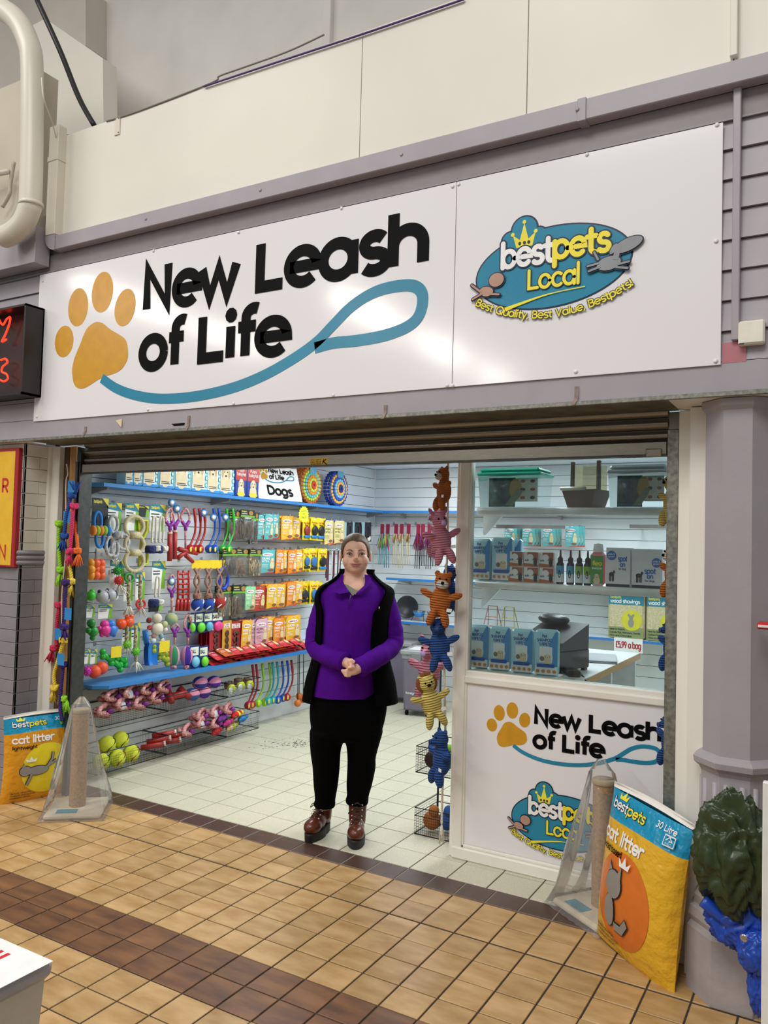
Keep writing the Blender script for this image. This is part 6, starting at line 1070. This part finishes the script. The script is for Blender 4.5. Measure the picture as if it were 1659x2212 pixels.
for u0, u1, nm, sm in ((1313, 1367, 'narrow', 1), (1368, 1436, 'wide', 0)):
    x, z, w, h = wb(u0, 1192, u1, 1276); t = thing('spot_on_box', nm+' white spot on box with blue lettering on the window shelf', 'box', (x, 3.85, 1.3785)); b = MB(); b.box(-w*.48, w*.48, -.035, .035, 0, h, mat('#eceaee', .35), .001); b.build('carton', t); a = MB(lambda u, v, n: (u, -.0355-n, v)); a.rect(-w*.47, .001, w*.47, .014, INK); B2 = mat('#1f6fc0', .35); a.text('spot', w*.18 if sm else w*.1, h*.66 if sm else h*.38, h*.13, B2, .15, fit=w*.34, align='c'); a.text('on', w*.18 if sm else w*.1, h*.52 if sm else h*.25, h*.12, B2, .15, fit=w*.18, align='c'); a.text('for dogs', w*.18 if sm else w*.1, h*.44 if sm else h*.17, h*.05, INK, .1, fit=w*.3, align='c'); a.disc(-w*.26 if sm else w*.3, h*.8 if sm else h*.66, h*.12, h*.12, B2, 20); a.text('pride &', -w*.26 if sm else w*.3, h*.81 if sm else h*.67, h*.045, WHITE, .13, fit=h*.17, align='c'); a.text('groom', -w*.26 if sm else w*.3, h*.75 if sm else h*.61, h*.045, WHITE, .13, fit=h*.16, align='c')
    cx = -w*.25; a.disc(cx, h*.32, w*.1, h*.055, INK, 12); a.disc(cx+w*.1, h*.38, w*.04, h*.04, INK, 10)
    for q in (-.07, -.03, .04, .08): a.rect(cx+w*q-.002, h*.14, cx+w*q+.002, h*.3, INK)
    a.build('front_print', t)
# ---- counter with till, laptop, cables
ct = thing('counter', 'white shop counter with wood-edged top behind the window', 'counter', (-1.36, 4.5, 0)); b = MB(); b.box(-.27, .27, -.58, .6, .885, .92, mat('#e6e8ea', .3), .002); b.build('worktop', ct); b = MB(); b.box(.27, .273, -.58, .6, .885, .92, mat('#b98f52', .5)); b.build('wood_edge', ct); b = MB(); b.box(-.25, -.23, -.56, .58, 0, .885, WHITE); b.box(-.25, .25, .56, .58, 0, .885, WHITE); b.box(-.25, .25, -.02, 0, 0, .885, WHITE); b.box(-.25, .25, -.56, -.54, 0, .885, WHITE); b.build('carcass', ct)
b = MB(); [b.ell((.12, .56, .3+.1*i), .004, BLACK, 6, 4) for i in range(4)]; b.build('peg_hole', ct)['kind'] = 'stuff'
tl = thing('till', 'black electronic till with customer display on the counter', 'till', (-1.33, 4.12, .921), R(-20)); BK2 = mat('#1a1b1d', .35); b = MB(); b.box(-.14, .14, -.13, .13, .012, .11, BK2, .006); b.build('cash_drawer', tl); b = MB(); [b.box(x-.012, x+.012, y-.012, y+.012, 0, .013, BK2) for x in (-.12, .12) for y in (-.11, .11)]; b.build('feet', tl); b = MB(); b.add([(-.14, -.12, .11), (.14, -.12, .11), (.14, .12, .11), (-.14, .12, .11), (-.14, -.1, .15), (.14, -.1, .15), (.14, .12, .24), (-.14, .12, .24)], [(4, 5, 6, 7), (0, 1, 5, 4), (1, 2, 6, 5), (2, 3, 7, 6), (3, 0, 4, 7)], BK2); b.ell((-.05, .07, .25), (.1, .05, .03), BK2, 14, 8); b.build('keyboard_housing', tl)
cr = thing('card_reader', 'small black card reader beside the till', 'card reader', (-1.18, 3.96, .921), R(30)); b = MB(); b.box(-.035, .035, -.07, .07, 0, .03, BK2, .008); b.build('housing', cr); a = MB(lambda u, v, n: (u, v, .0305+n)); a.rect(-.026, .01, .026, .055, mat('#3a4448', .15)); a.build('screen', cr)
lt = thing('laptop', 'closed silver laptop lying on the counter', 'laptop', (-1.24, 4.62, .921), R(15)); b = MB(); b.box(-.12, .12, -.16, .16, 0, .009, PLAS, .003); b.build('base', lt); b = MB(); b.box(-.12, .12, -.16, .16, .0095, .016, mat('#b8bcc0', .3, .6), .003); b.build('lid', lt)
b = MB(); b.tube(smooth_path([(-1.2, 4.0, .93), (-1.12, 3.95, .925), (-1.08, 3.9, .86), (-1.07, 3.95, .6)], 6), .004, BLACK, 6); tag(b.build('power_cable'), 'black cable trailing off the counter edge', 'cable')
# ================================================================ back wall stock
YH = 7.13
for i, (u, c, cn) in enumerate(((826, '#1f8aa0', 'teal'), (838, '#1f8aa0', 'teal'), (856, '#d8c8a0', 'straw'), (868, '#d8c8a0', 'straw'), (883, '#d8c8a0', 'straw'), (904, '#2a1c22', 'black'), (914, '#2a1c22', 'black'), (928, '#2a1c22', 'black'), (938, '#2a1c22', 'black'))):
    x, z = PY(u, 1132, YH); cd = MB(); cd.box(x-.022, x+.022, YH-.001, YH+.001, z-.15, z, mat('#8f2040', .4)); st = MB()
    for q in (-.012, .0, .014): st.tube([(x+q, YH-.01, z-.1), (x+q*2, YH-.01, z-.42-.03*(i % 2))], .004, mat(c, .5), 6)
    fe = MB()
    for j, col in enumerate((('#d8d02a', '#3a6ac0', '#c83a7a', '#4ab85a') if cn == 'teal' else ('#b89a68', '#d8c090', '#8a6a40') if cn == 'straw' else ('#a02030', '#5a2a80', '#7a1a28'))): tassel(fe, (x+.008*(j-1.5), YH-.015, z-.1), (0, -.1, -1), .16 if cn != 'straw' else .09, mat(col, .8), 7, .22, .003)
    world_thing('cat_wand', cn+' stick cat wand on a maroon card, back wall', 'cat toy', (x, YH, z-.45), [('backing_card', cd), ('sticks', st), ('feathers', fe)], 'cat wands on the back wall')
hk = hookm
for u in (832, 858, 880, 908, 932): x, z = PY(u, 1131, YH-.02); tag(link('display_hook', hookm, None, (x, YH-.02, z), (0, 0, -PI/2)), 'thin chrome display hook on the back wall', 'hook', 'display hooks')
x, z = PY(876, 1318, 7.15); b = MB(); b.lathe([(0, 0), (.09, .0), (.115, .045), (.105, .045), (.085, .012), (0, .012)], mat('#20242a', .4), 24, (0, 0, 0), (.3, -1, .15)); tag(b.build('dog_bowl', loc=(x, 7.2, .915)), 'round black dog bowl stood on edge on the back shelf', 'bowl')
for u in (905, 936):
    x, z = PY(u, 1335, 7.13); t = thing('bowl_stand', 'steel pet bowl in a blue holder on the back shelf', 'bowl', (x, 7.13, .791), 0, 'steel bowls in blue holders'); b = MB(); b.lathe([(.035, .05), (.06, .1), (.068, .1), (.068, .104), (.055, .1), (.032, .055), (0, .055)], CHROME, 20); b.build('bowl', t); b = MB(); b.lathe([(.036, .045), (.062, .095), (.064, .095), (.04, .045)], BLUE, 20); b.build('holder', t)
    for s in (-1, 1): b = MB(); b.tube([(s*.05, 0, .08), (s*.07, -.03, .003)], .003, WIRE, 6); b.build('leg', t)
for u, y, nm in ((912, 6.64, 'with a white notice on its lid, beside the plush cord'), (868, 7.08, 'partly behind the woman')):
    x, _ = FL(u-(12 if u > 900 else 0), 1522); x = PY(u, 1500, y)[0]; t = thing('storage_tub', 'grey wheeled pet food tub '+nm, 'tub', (x, y, 0), R(10)); b = MB(); C = clear('#dfe4e6', 1.3, .12)
    b.add([(-.12, -.17, .05), (.12, -.17, .05), (.12, .17, .05), (-.12, .17, .05), (-.14, -.2, .56), (.14, -.2, .56), (.14, .2, .56), (-.14, .2, .56)], [(0, 3, 2, 1), (0, 1, 5, 4), (1, 2, 6, 5), (2, 3, 7, 6), (3, 0, 4, 7)], C); b.build('clear_body', t); b = MB(); b.add([(-.11, -.16, .06), (.11, -.16, .06), (.11, .15, .06), (-.11, .15, .06), (-.125, -.18, .5), (.125, -.18, .5), (.125, .17, .47), (-.125, .17, .47)], [(0, 3, 2, 1), (0, 1, 5, 4), (1, 2, 6, 5), (2, 3, 7, 6), (3, 0, 4, 7), (4, 5, 6, 7)], mat('#a58fb8', .5)); b.build('lilac_sack', t); b = MB(); b.box(-.155, .155, -.215, .215, .555, .595, PLAS, .008); b.build('lid', t); b = MB(); b.box(-.045, .045, -.225, -.213, .5, .575, mat('#7f8488', .4), .004); b.build('latch', t)
    for sx in (-1, 1):
        for sy in (-1, 1): b = MB(); b.lathe([(.022, -.012), (.024, 0), (.022, .012)], BLACK, 12, (sx*.1, sy*.14, .0245), (1, 0, 0)); b.tube([(sx*.1, sy*.14, .025), (sx*.1, sy*.14, .055)], .008, BLACK, 6); b.build('caster', t)
    if u > 900: a = MB(lambda u_, v, n: (-.12+v, -.1-u_*0-.0-(.182-.1)-.0-.001-n+(.0) if False else -.1815-n-(v*0), u_)); a = MB(lambda u_, v, n: (u_, -.1835-(v-.3)*.05-n-.012, v)); a.text('foreign finch', -.1, .2, .02, WHITE, .12, fit=.16); a.build('label', t); b = MB(); b.box(-.1, .1, -.14, .1, .5955, .5965, WHITE); b.build('notice', t)
for u0, u1, wh in ((1317, 1395, 'fully in view'), (1409, 1470, 'partly behind the guide')):
    x, z, w, h = wb(u0, 1288, u1, 1384, 7.1); t = thing('shavings_bag', 'wood shavings bag on the back shelf, '+wh, 'bedding bag', (x, 7.1, .791)); w = .31; h = .385; b = MB(); b.box(-w/2, w/2, -.06, .06, 0, h, mat('#cdbf98', .5, nz=(70., .2), bump=(60., .5, .004)), .02); b.build('bag_body', t); a = MB(lambda u, v, n: (u, -.0605-n, v)); a.rect(-w*.48, h*.76, w*.48, h*.98, mat('#1f8098', .35)); a.rect(-w*.48, .006, w*.48, h*.26, mat('#8f9a62', .35)); a.text('bestpets', -w*.43, h*.9, .02, YEL, .14, fit=.09); a.text('wood shavings', -w*.43, h*.8, .03, WHITE, .14, fit=w*.8); a.disc(w*.16, h*.42, w*.28, h*.23, mat('#d8d02e', .35), 28)
    G = mat('#8f8c88', .5); a.disc(w*.14, h*.36, w*.08, h*.1, G, 16); a.disc(w*.14, h*.48, w*.06, h*.05, G, 14); [a.disc(w*(.14+q), h*.53, w*.035, h*.03, G, 10) for q in (-.06, .06)]
    for i, s_ in enumerate(('Ideal for Rabbits,', 'Guinea Pigs, Hamsters, Gerbils,', 'Mice and Chinchillas')): a.text(s_, -w*.44, h*(.19-.07*i), .014, INK, .14, fit=w*(.42, .84, .6)[i])
    a.build('front_print', t)
x, z = PY(1357, 1394, 6.99); t = thing('price_sign', 'white paper sign reading £5.99 a bag on the shelf edge', 'price card', (x, 6.99, z)); b = MB(); b.box(-.12, .12, -.001, .001, -.06, .06, WHITE); b.build('paper', t); a = MB(lambda u, v, n: (u, -.0015-n, v)); a.text('£5.99 a bag', 0, -.025, .055, mat('#b02430', .4), .12, fit=.21, align='c'); a.build('lettering', t)
for i, u in enumerate((1108, 1146, 1190, 1240)):
    for j in range(3): x, z = PY(u+4*j, 1136, YH); inst(POU['teal' if i < 3 else 'teal'], 'treat_pouch', 'teal treat pouch hanging behind the window glass', 'treat pouch', (x, YH+.035*j-.05, z), 0, 'treat pouches on the back wall', (.95, .6, 1))
for u in (1108, 1146, 1190, 1240): x, z = PY(u, 1138, YH-.02); tag(link('display_hook', hookm, None, (x, YH-.02, z), (0, 0, -PI/2)), 'thin chrome display hook on the back wall', 'hook', 'display hooks')
for u0, u1, wh in ((1072, 1222, 'above the white cartons'), (1360, 1440, 'beside the galvanised guide')): x0, z = PY(u0, 1137, 6.9); x1, _ = PY(u1, 1137, 6.9); b = MB(); b.box(x0, x1, 6.895, 6.905, z-.018, z+.018, CHROME, .003); [b.box(x-.006, x+.006, 6.9, 7.299, z-.012, z+.012, CHROME) for x in (x0+.02, x1-.02)]; tag(b.build('display_rail'), 'chrome display rail on the back wall '+wh, 'rail')
for u, c, cn in ((1062, '#c87a6a', 'copper'), (1098, '#c8b84a', 'brass')):
    x, z = PY(u, 1352, 7.1); b = MB(); 
    for s in (-1, 1): b.tube([(s*.07, -.05, .003), (s*.045, 0, .2), (s*.07, .06, .003)], .004, mat(c, .3, .7), 6)
    for q in ((.003, .07, -.05), (.1, .057, -.026), (.2, .045, 0), (.003, .07, .06)): b.tube([(-q[1], q[2], q[0]), (q[1], q[2], q[0])], .004, mat(c, .3, .7), 6)
    tag(b.build('wire_stand', loc=(x, 7.12, .791)), cn+' coloured wire stand on the back shelf', 'stand')
# ================================================================ the shopkeeper
P0 = np.array([-2.27, 3.60, 0.]); _c = -P0/np.linalg.norm(P0); TH = math.atan2(_c[0], -_c[1]); _rt = np.array([math.cos(TH), math.sin(TH), 0])
def WP_(u, v, ly=0.):
    d = ray(u, v); o = np.array([0, 0, CH]); q0 = P0-_c*ly; t = ((q0-o) @ _c)/(d @ _c); q = o+d*t
    return (float((q-P0) @ _rt), ly, float(q[2]))
def toloc(x, y): w = np.array([x, y, 0])-P0; return float(w @ _rt), float(-(w @ _c))
wo = thing('person', 'woman in purple fleece, black gilet and brown boots, hands clasped', 'person', tuple(P0), TH)
def sect(v, u0, u1, ry, cy=0.): a = WP_(u0, v); b = WP_(u1, v); return ((a[0]+b[0])/2, cy, (a[2]+b[2])/2, abs(b[0]-a[0])/2, ry)
def lerp_sections(S, k=5):
    P = [np.array(s) for s in S]; out = []
    for i in range(len(P)-1):
        p0, p1, p2, p3 = P[max(i-1, 0)], P[i], P[i+1], P[min(i+2, len(P)-1)]
        for j in range(k): t = j/k; out.append(.5*((2*p1)+(p2-p0)*t+(2*p0-5*p1+4*p2-p3)*t*t+(3*p1-p0-3*p2+p3)*t**3))
    return out+[P[-1]]
def loft(mb, S, m, n=40, gap=None, g=0., k=5, caps=True):
    L = lerp_sections(S, k); V = []
    for i, (cx, cy, cz, rx, ry) in enumerate(L):
        a0, a1 = gap(cz) if gap else (0, 0)
        for j in range(n+1):
            f = R(a1)+(2*PI-R(a1)-R(a0))*j/n; V.append((cx+(rx+g)*math.sin(f), cy-(ry+g)*math.cos(f), cz))
    w = n+1; mb.add(V, [(i*w+j, i*w+j+1, (i+1)*w+j+1, (i+1)*w+j) for i in range(len(L)-1) for j in range(n)]+([tuple(range(n))[::-1], tuple(range((len(L)-1)*w, (len(L)-1)*w+n))] if caps and not gap else []), m, True); return mb
SKIN = mat('#e6b8a0', .5, nz=(14., .05), bump=(180., .08, .001)); PURP = mat('#4c0a86', .9, nz=(10., .12), bump=(16., .45, .01), spec=.12); BLK = mat('#050506', .9, nz=(12., .15), bump=(200., .3, .002), spec=.06); TROU = mat('#050506', .9, nz=(12., .15), bump=(18., .5, .012), spec=.06)
TORSO = [sect(1500, 672, 812, .150), sect(1470, 676, 822, .158), sect(1430, 684, 828, .160), sect(1390, 688, 829, .160), sect(1345, 690, 831, .160), sect(1310, 692, 835, .145), sect(1285, 697, 838, .115), sect(1268, 708, 828, .09), sect(1254, 728, 812, .07, .01), sect(1240, 738, 800, .062, .015)]
SHL, ELL, WRL = (WP_(708, 1296, .0), WP_(682, 1396, -.02), WP_(744, 1430, -.20)); SHR, ELR, WRR = (WP_(828, 1294, .0), WP_(848, 1390, -.02), WP_(775, 1443, -.215))
# ---- body: one continuous surface
b = MB(); inner = [(s[0], s[1], s[2], s[3]-.022, s[4]-.022) for s in TORSO[:-3]]+[(s[0], s[1], s[2], s[3]-.012, s[4]-.008) for s in TORSO[-3:]]; loft(b, inner, SKIN)
HC = WP_(768, 1188, -.012); E = b.ell
E(HC, (.070, .088, .082), SKIN, 24, 16); jc = WP_(768, 1214, -.028); E(jc, (.067, .07, .062), SKIN, 22, 14); ch = WP_(768, 1229, -.06); E(ch, (.036, .028, .022), SKIN, 16, 10)
for s in (-1, 1): q = WP_(768+s*16, 1211, -.058); E(q, (.031, .03, .032), SKIN, 14, 10); q = WP_(768+s*31.8, 1202, .0); E(q, (.009, .018, .031), SKIN, 12, 10)
nz = WP_(769, 1201, -.1); b.tube([WP_(769, 1186, -.094), WP_(769, 1196, -.106), WP_(769, 1207, -.113)], [.007, .009, .0125], SKIN, 10); E(WP_(769, 1208, -.104), (.0165, .013, .0105), SKIN, 12, 8)
E(WP_(768, 1218, -.082), (.027, .016, .014), SKIN, 14, 8)
b.tube([WP_(768, 1225, .012), WP_(768, 1245, .012), WP_(768, 1262, .012)], [.058, .06, .07], SKIN, 20)
for sh, el, wr in ((SHL, ELL, WRL), (SHR, ELR, WRR)): b.tube(smooth_path([sh, tuple((Vector(sh)+Vector(el))/2), el, tuple((Vector(el)+Vector(wr))/2), wr], 3), [.034]*6+[.03]*5+[.026]*2, SKIN, 12)
hl = WP_(755, 1434, -.222); E(hl, (.020, .022, .030), SKIN, 14, 10, Matrix.Rotation(.5, 3, 'Y')); b.tube([WRL, hl], [.027, .024], SKIN, 12)
for i in range(4): b.tube([WP_(753+i*2.5, 1431+i*4.2, -.236), WP_(759+i*2, 1434+i*4.4, -.25), WP_(764+i*1.2, 1440+i*3.6, -.243), WP_(765, 1444+i*3, -.226)], [.0092, .009, .0085, .0072], SKIN, 8)
b.tube([WP_(752, 1428, -.236), WP_(760, 1427, -.25), WP_(767, 1431, -.25)], [.011, .0095, .008], SKIN, 8)
hr = WP_(762, 1450, -.235); E(hr, (.034, .018, .021), SKIN, 14, 10, Matrix.Rotation(-.25, 3, 'Y')); b.tube([WRR, hr], [.027, .023], SKIN, 12)
for i in range(4): b.tube([WP_(757, 1447+i*4, -.242), WP_(749-i*.3, 1448.5+i*3.8, -.254), WP_(742+i*1.5, 1449.5+i*3.2, -.246), WP_(738+i*2.6, 1448+i*3.4, -.232)], [.0095, .009, .0085, .0072], SKIN, 8)
b.tube([WP_(766, 1443, -.245), WP_(758, 1441, -.262), WP_(751, 1443, -.26)], [.011, .0095, .0078], SKIN, 8)
for s in (-1, 1): b.tube([WP_(755+s*30, 1500, 0), WP_(745 if s > 0 else 710, 1640, .02), ((.08 if s > 0 else -.1), .05, .12)] if False else [WP_(755+s*30, 1495, 0), WP_(706 if s < 0 else 780, 1640, .02), WP_(700 if s < 0 else 772, 1745, .04)], [.09, .06, .04], SKIN, 12)
body = link('body', remesh(b, 'body', .0042, 3, .5), wo)
# ---- face details and hair
for s in (-1, 1):
    q = WP_(768+s*13.5+.5, 1196.5, -.0965); e = MB(); e.ell(q, (.0135, .006, .0068), mat('#e8e2dc', .3), 14, 9); e.build('eye', wo); e2 = MB(); e2.lathe([(.0052, 0), (.0052, .001), (0, .0014)], mat('#3a4038', .2), 14, (q[0], q[1]-.0054, q[2]), (0, -1, 0)); e2.build('iris', wo)
    l = MB(); l.tube([(q[0]-.0135, q[1]-.002, q[2]-.0005), (q[0]-.006, q[1]-.0065, q[2]+.0055), (q[0]+.006, q[1]-.0065, q[2]+.0055), (q[0]+.0135, q[1]-.002, q[2]-.0005)], .0019, mat('#2a201c', .6), 6); l.tube([(q[0]-.012, q[1]-.003, q[2]-.003), (q[0], q[1]-.0062, q[2]-.0062), (q[0]+.012, q[1]-.003, q[2]-.003)], .0009, mat('#3a2a24', .6), 6); l.build('eyelid_line', wo)
    w = MB(); w.tube(smooth_path([WP_(768+s*6.5, 1190, -.1035), WP_(768+s*13, 1187.5, -.101), WP_(768+s*21, 1190.5, -.09)], 4), [.0026]*6+[.0014]*3, mat('#6b4c34', .8), 6); w.build('eyebrow', wo)
lp_ = MB(); LIP = mat('#b5706a', .45); lp_.tube(smooth_path([WP_(755.5, 1217.6, -.0905), WP_(763, 1218.2, -.098), WP_(768, 1218.8, -.0992), WP_(773, 1218.2, -.098), WP_(780.5, 1217.6, -.0905)], 4), [.0012]*3+[.003]*10+[.0012]*4, LIP, 8); lp_.tube(smooth_path([WP_(758, 1220, -.0915), WP_(768, 1222, -.0985), WP_(778, 1220, -.0915)], 5), [.0014]*2+[.0038]*7+[.0014]*2, LIP, 8); lp_.build('lips', wo)
HAIR = mat('#6e5338', .5, nz=(22., .2), stretch=(5, 1, 1.2), h2='#46331f', bump=(60., .5, .004)); h = MB(); hc = Vector(HC)+Vector((0, .008, .0))
def phimax(a):
    d = math.degrees(a) % 360; K = [(0, 121), (25, 128), (55, 140), (80, 150), (97, 147), (125, 140), (155, 128), (180, 121), (205, 98), (240, 84), (270, 80), (300, 84), (335, 98), (360, 121)]
    for (x0, y0), (x1, y1) in zip(K, K[1:]):
        if x0 <= d <= x1: return y0+(y1-y0)*(d-x0)/(x1-x0)
def hf(u, v):
    a = 2*PI*u; p = R(phimax(a))*v; part = 1-.022*math.exp(-((math.sin(p)*math.cos(a)+.1)/.035)**2)*(math.sin(a) > 0)*min(1, v*1.5); k = (1.0 if v < .97 else .975)*part*(1+.006*math.sin(40*a))
    return (hc.x+.0785*k*math.sin(p)*math.cos(a), hc.y+.1*k*math.cos(p), hc.z+.0915*k*math.sin(p)*math.sin(a))
h.grid(hf, 80, 30, HAIR, True, True); h.ell((hc.x, hc.y+.1, hc.z-.02), (.035, .028, .035), HAIR, 14, 10); h.build('hair', wo)
# ---- clothing
zt = WP_(768, 1279)[2]; zc = WP_(768, 1240)[2]
def vgap(z): t = min(max((z-zt)/(zc-zt), 0), 1); return (58*t**.7, 34*t**.7) if z > zt else (0.01, 0.01)
f = MB(); loft(f, TORSO, PURP, 56, vgap, .002, 6)
for sh, el, wr, s in ((SHL, ELL, WRL, -1), (SHR, ELR, WRR, 1)):
    sp = Vector(sh)+Vector((-s*.03, 0, .006)); path = smooth_path([tuple(sp), sh, tuple((Vector(sh)+Vector(el))/2+Vector((s*.012, .01, 0))), tuple(Vector(el)+Vector((0, .012, 0))), tuple((Vector(el)*.5+Vector(wr)*.5)+Vector((0, -.02, -.01))), wr], 8); n = len(path)
    rr = [(.05+.010*min(1, i/8)-.013*max(0, (i-14)/(n-15)))*(1+.035*math.sin(i*1.7)*(14 < i < n-4)) for i in range(n)]; f.tube(path, rr, PURP, 22); q = Vector(wr); d = (Vector(path[-1])-Vector(path[-3])).normalized(); f.tube([tuple(q-d*.012), tuple(q+d*.006)], [.051, .048], PURP, 22)
f.build('fleece_top', wo)
for pts in ([(738, 1250, -.06), (718, 1276, -.125), (733, 1283, -.15), (754, 1279, -.148), (744, 1262, -.095)], [(800, 1246, -.05), (790, 1262, -.10), (768, 1282, -.148), (784, 1276, -.142), (803, 1258, -.085)]): c = MB(); A = [WP_(*p) for p in pts]; B_ = [(x, y-.005, z) for x, y, z in A]; k = len(A); c.add(A+B_, [tuple(range(k)), tuple(range(k, 2*k))[::-1]]+[(i, (i+1) % k, (i+1) % k+k, i+k) for i in range(k)], PURP); c.build('collar_flap', wo)
c = MB(); A = [WP_(740, 1260, -.088), WP_(762, 1287, -.148), WP_(774, 1276, -.135), WP_(768, 1274, -.13), WP_(752, 1264, -.104)]; c.add(A, [(0, 1, 2, 3, 4)], mat('#7c8470', .85)); c.build('undershirt', wo)
z_ = MB(); z_.tube([WP_(758, 1285, -.16), WP_(754, 1300, -.165), WP_(752, 1316, -.168)], .0018, mat('#2a1040', .6), 6); z_.tube([WP_(758, 1286, -.166), WP_(755, 1298, -.17)], .003, mat('#55505c', .4, .5), 6); z_.build('zip', wo)
GIL = [sect(1516, 656, 856, .165, .02), sect(1470, 664, 850, .168, .015), sect(1420, 678, 838, .166, .01), sect(1370, 682, 836, .162), sect(1320, 684, 842, .158), sect(1290, 684, 848, .138), sect(1270, 694, 845, .112), sect(1255, 718, 822, .086, .01), sect(1240, 735, 806, .072, .018), sect(1230, 737, 806, .07, .022)]
z1, z2, z3 = WP_(768, 1500)[2], WP_(768, 1320)[2], WP_(768, 1250)[2]
def ggap(z): t = min(max((z-z2)/(z3-z2), 0), 1); return (52+22*t, 31+30*t)
g = MB(); loft(g, GIL, BLK, 56, ggap, .011, 6); loft(g, GIL, BLK, 56, ggap, .004, 6); g.build('gilet', wo); a = MB(); q = WP_(819, 1313, -.165); a.tube([(q[0], q[1], q[2]+.006), (q[0], q[1], q[2]-.006)], .002, WHITE, 6); a.build('gilet_zip_pull', wo)
t_ = MB(); loft(t_, [sect(1600, 690, 800, .08, .02), sect(1585, 674, 822, .13, .02), sect(1545, 668, 834, .152, .015), sect(1510, 672, 834, .148, .01), sect(1475, 684, 806, .12)], TROU, 32)
for S in ([sect(1752, 678, 723, .062, .06), sect(1744, 675, 725, .066, .06), sect(1735, 679, 724, .062, .055), sect(1700, 676, 730, .068, .045), sect(1660, 674, 734, .078, .035), sect(1640, 671, 735, .085, .03), sect(1615, 669, 738, .095, .02), sect(1580, 668, 752, .12, .015)], [sect(1742, 748, 796, .062, .04), sect(1734, 745, 797, .066, .04), sect(1724, 749, 797, .062, .038), sect(1700, 748, 804, .066, .035), sect(1660, 750, 812, .078, .03), sect(1640, 750, 812, .085, .025), sect(1615, 748, 818, .095, .02), sect(1580, 742, 828, .12, .015)]): loft(t_, S, TROU, 28)
tm = remesh(t_, 'trousers', .007, 14); link('trousers', tm, wo)
LEA = mat('#5a2a18', .28, nz=(10., .25), bump=(40., .15, .003)); SOL = mat('#1b1a18', .6); LAC = mat('#3f2a1c', .8)
for toe, ang_to, nm in ((FL(664, 1822), FL(713, 1783), 'l'), (FL(767, 1837), FL(773, 1788), 'r')):
    tx, ty = toloc(*toe); hx, hy = toloc(*ang_to); ang = math.atan2(-(tx-hx), (ty-hy)); d = Vector((tx-hx, ty-hy, 0)).normalized(); rzz = math.atan2(d.x, -d.y); org = Vector((tx, ty, 0))-d*.135
    bt = bpy.data.objects.new('boot', None); COL.objects.link(bt); bt.parent = wo; bt.location = org; bt.rotation_euler = (0, 0, rzz)
    u_ = MB(); u_.ell((0, -.075, .068), (.046, .062, .04), LEA, 18, 12); u_.ell((0, -.02, .075), (.042, .07, .048), LEA, 18, 12); u_.ell((0, .07, .075), (.038, .05, .05), LEA, 18, 12); u_.tube([(0, .055, .07), (0, .06, .14), (0, .062, .2)], [.044, .048, .052], LEA, 18); link('upper', remesh(u_, 'upper', .005, 5), bt)
    so = MB(); out = [(.05*math.sin(t)*(1 if math.cos(t) > 0 else .86)*(1-.12*math.exp(-((math.cos(t)+.1)/.3)**2)), -.138*math.cos(t)+(.0 if math.cos(t) > 0 else -.012)) for t in [2*PI*i/36 for i in range(36)]]
    V = []; 
    for zz, k in ((0, .97), (.03, 1.), (.04, 1.0), (.044, .96)): V += [(x*k, y*k, zz) for x, y in out]
    so.add(V, [tuple(range(36))[::-1], tuple(range(108, 144))]+[(r*36+i, r*36+(i+1) % 36, (r+1)*36+(i+1) % 36, (r+1)*36+i) for r in range(3) for i in range(36)], SOL); so.build('sole', bt)
    la = MB(); ey = MB()
    for i in range(5):
        y = min(-.058+.02*i, .006); z = .106+.014*i+.01*max(0, i-2); w_ = .02
        la.tube([(-w_, y, z), (0, y-.008, z+.012), (w_, y+.012, z+.01)], .0024, LAC, 6); la.tube([(w_, y, z), (0, y-.008, z+.012), (-w_, y+.012, z+.01)], .0024, LAC, 6)
        for s in (-1, 1): ey.lathe([(.003, 0), (.0045, .001), (.003, .002)], CHROME, 10, (s*.026, y-.002, z), (s*.6, -.6, .5))
    la.tube(smooth_path([(0, -.0, .175), (-.03, -.02, .165), (-.045, -.01, .14), (-.02, -.015, .16), (.02, -.02, .16), (.04, -.01, .14)], 4), .0022, LAC, 6); la.build('laces', bt); ey.build('eyelets', bt)
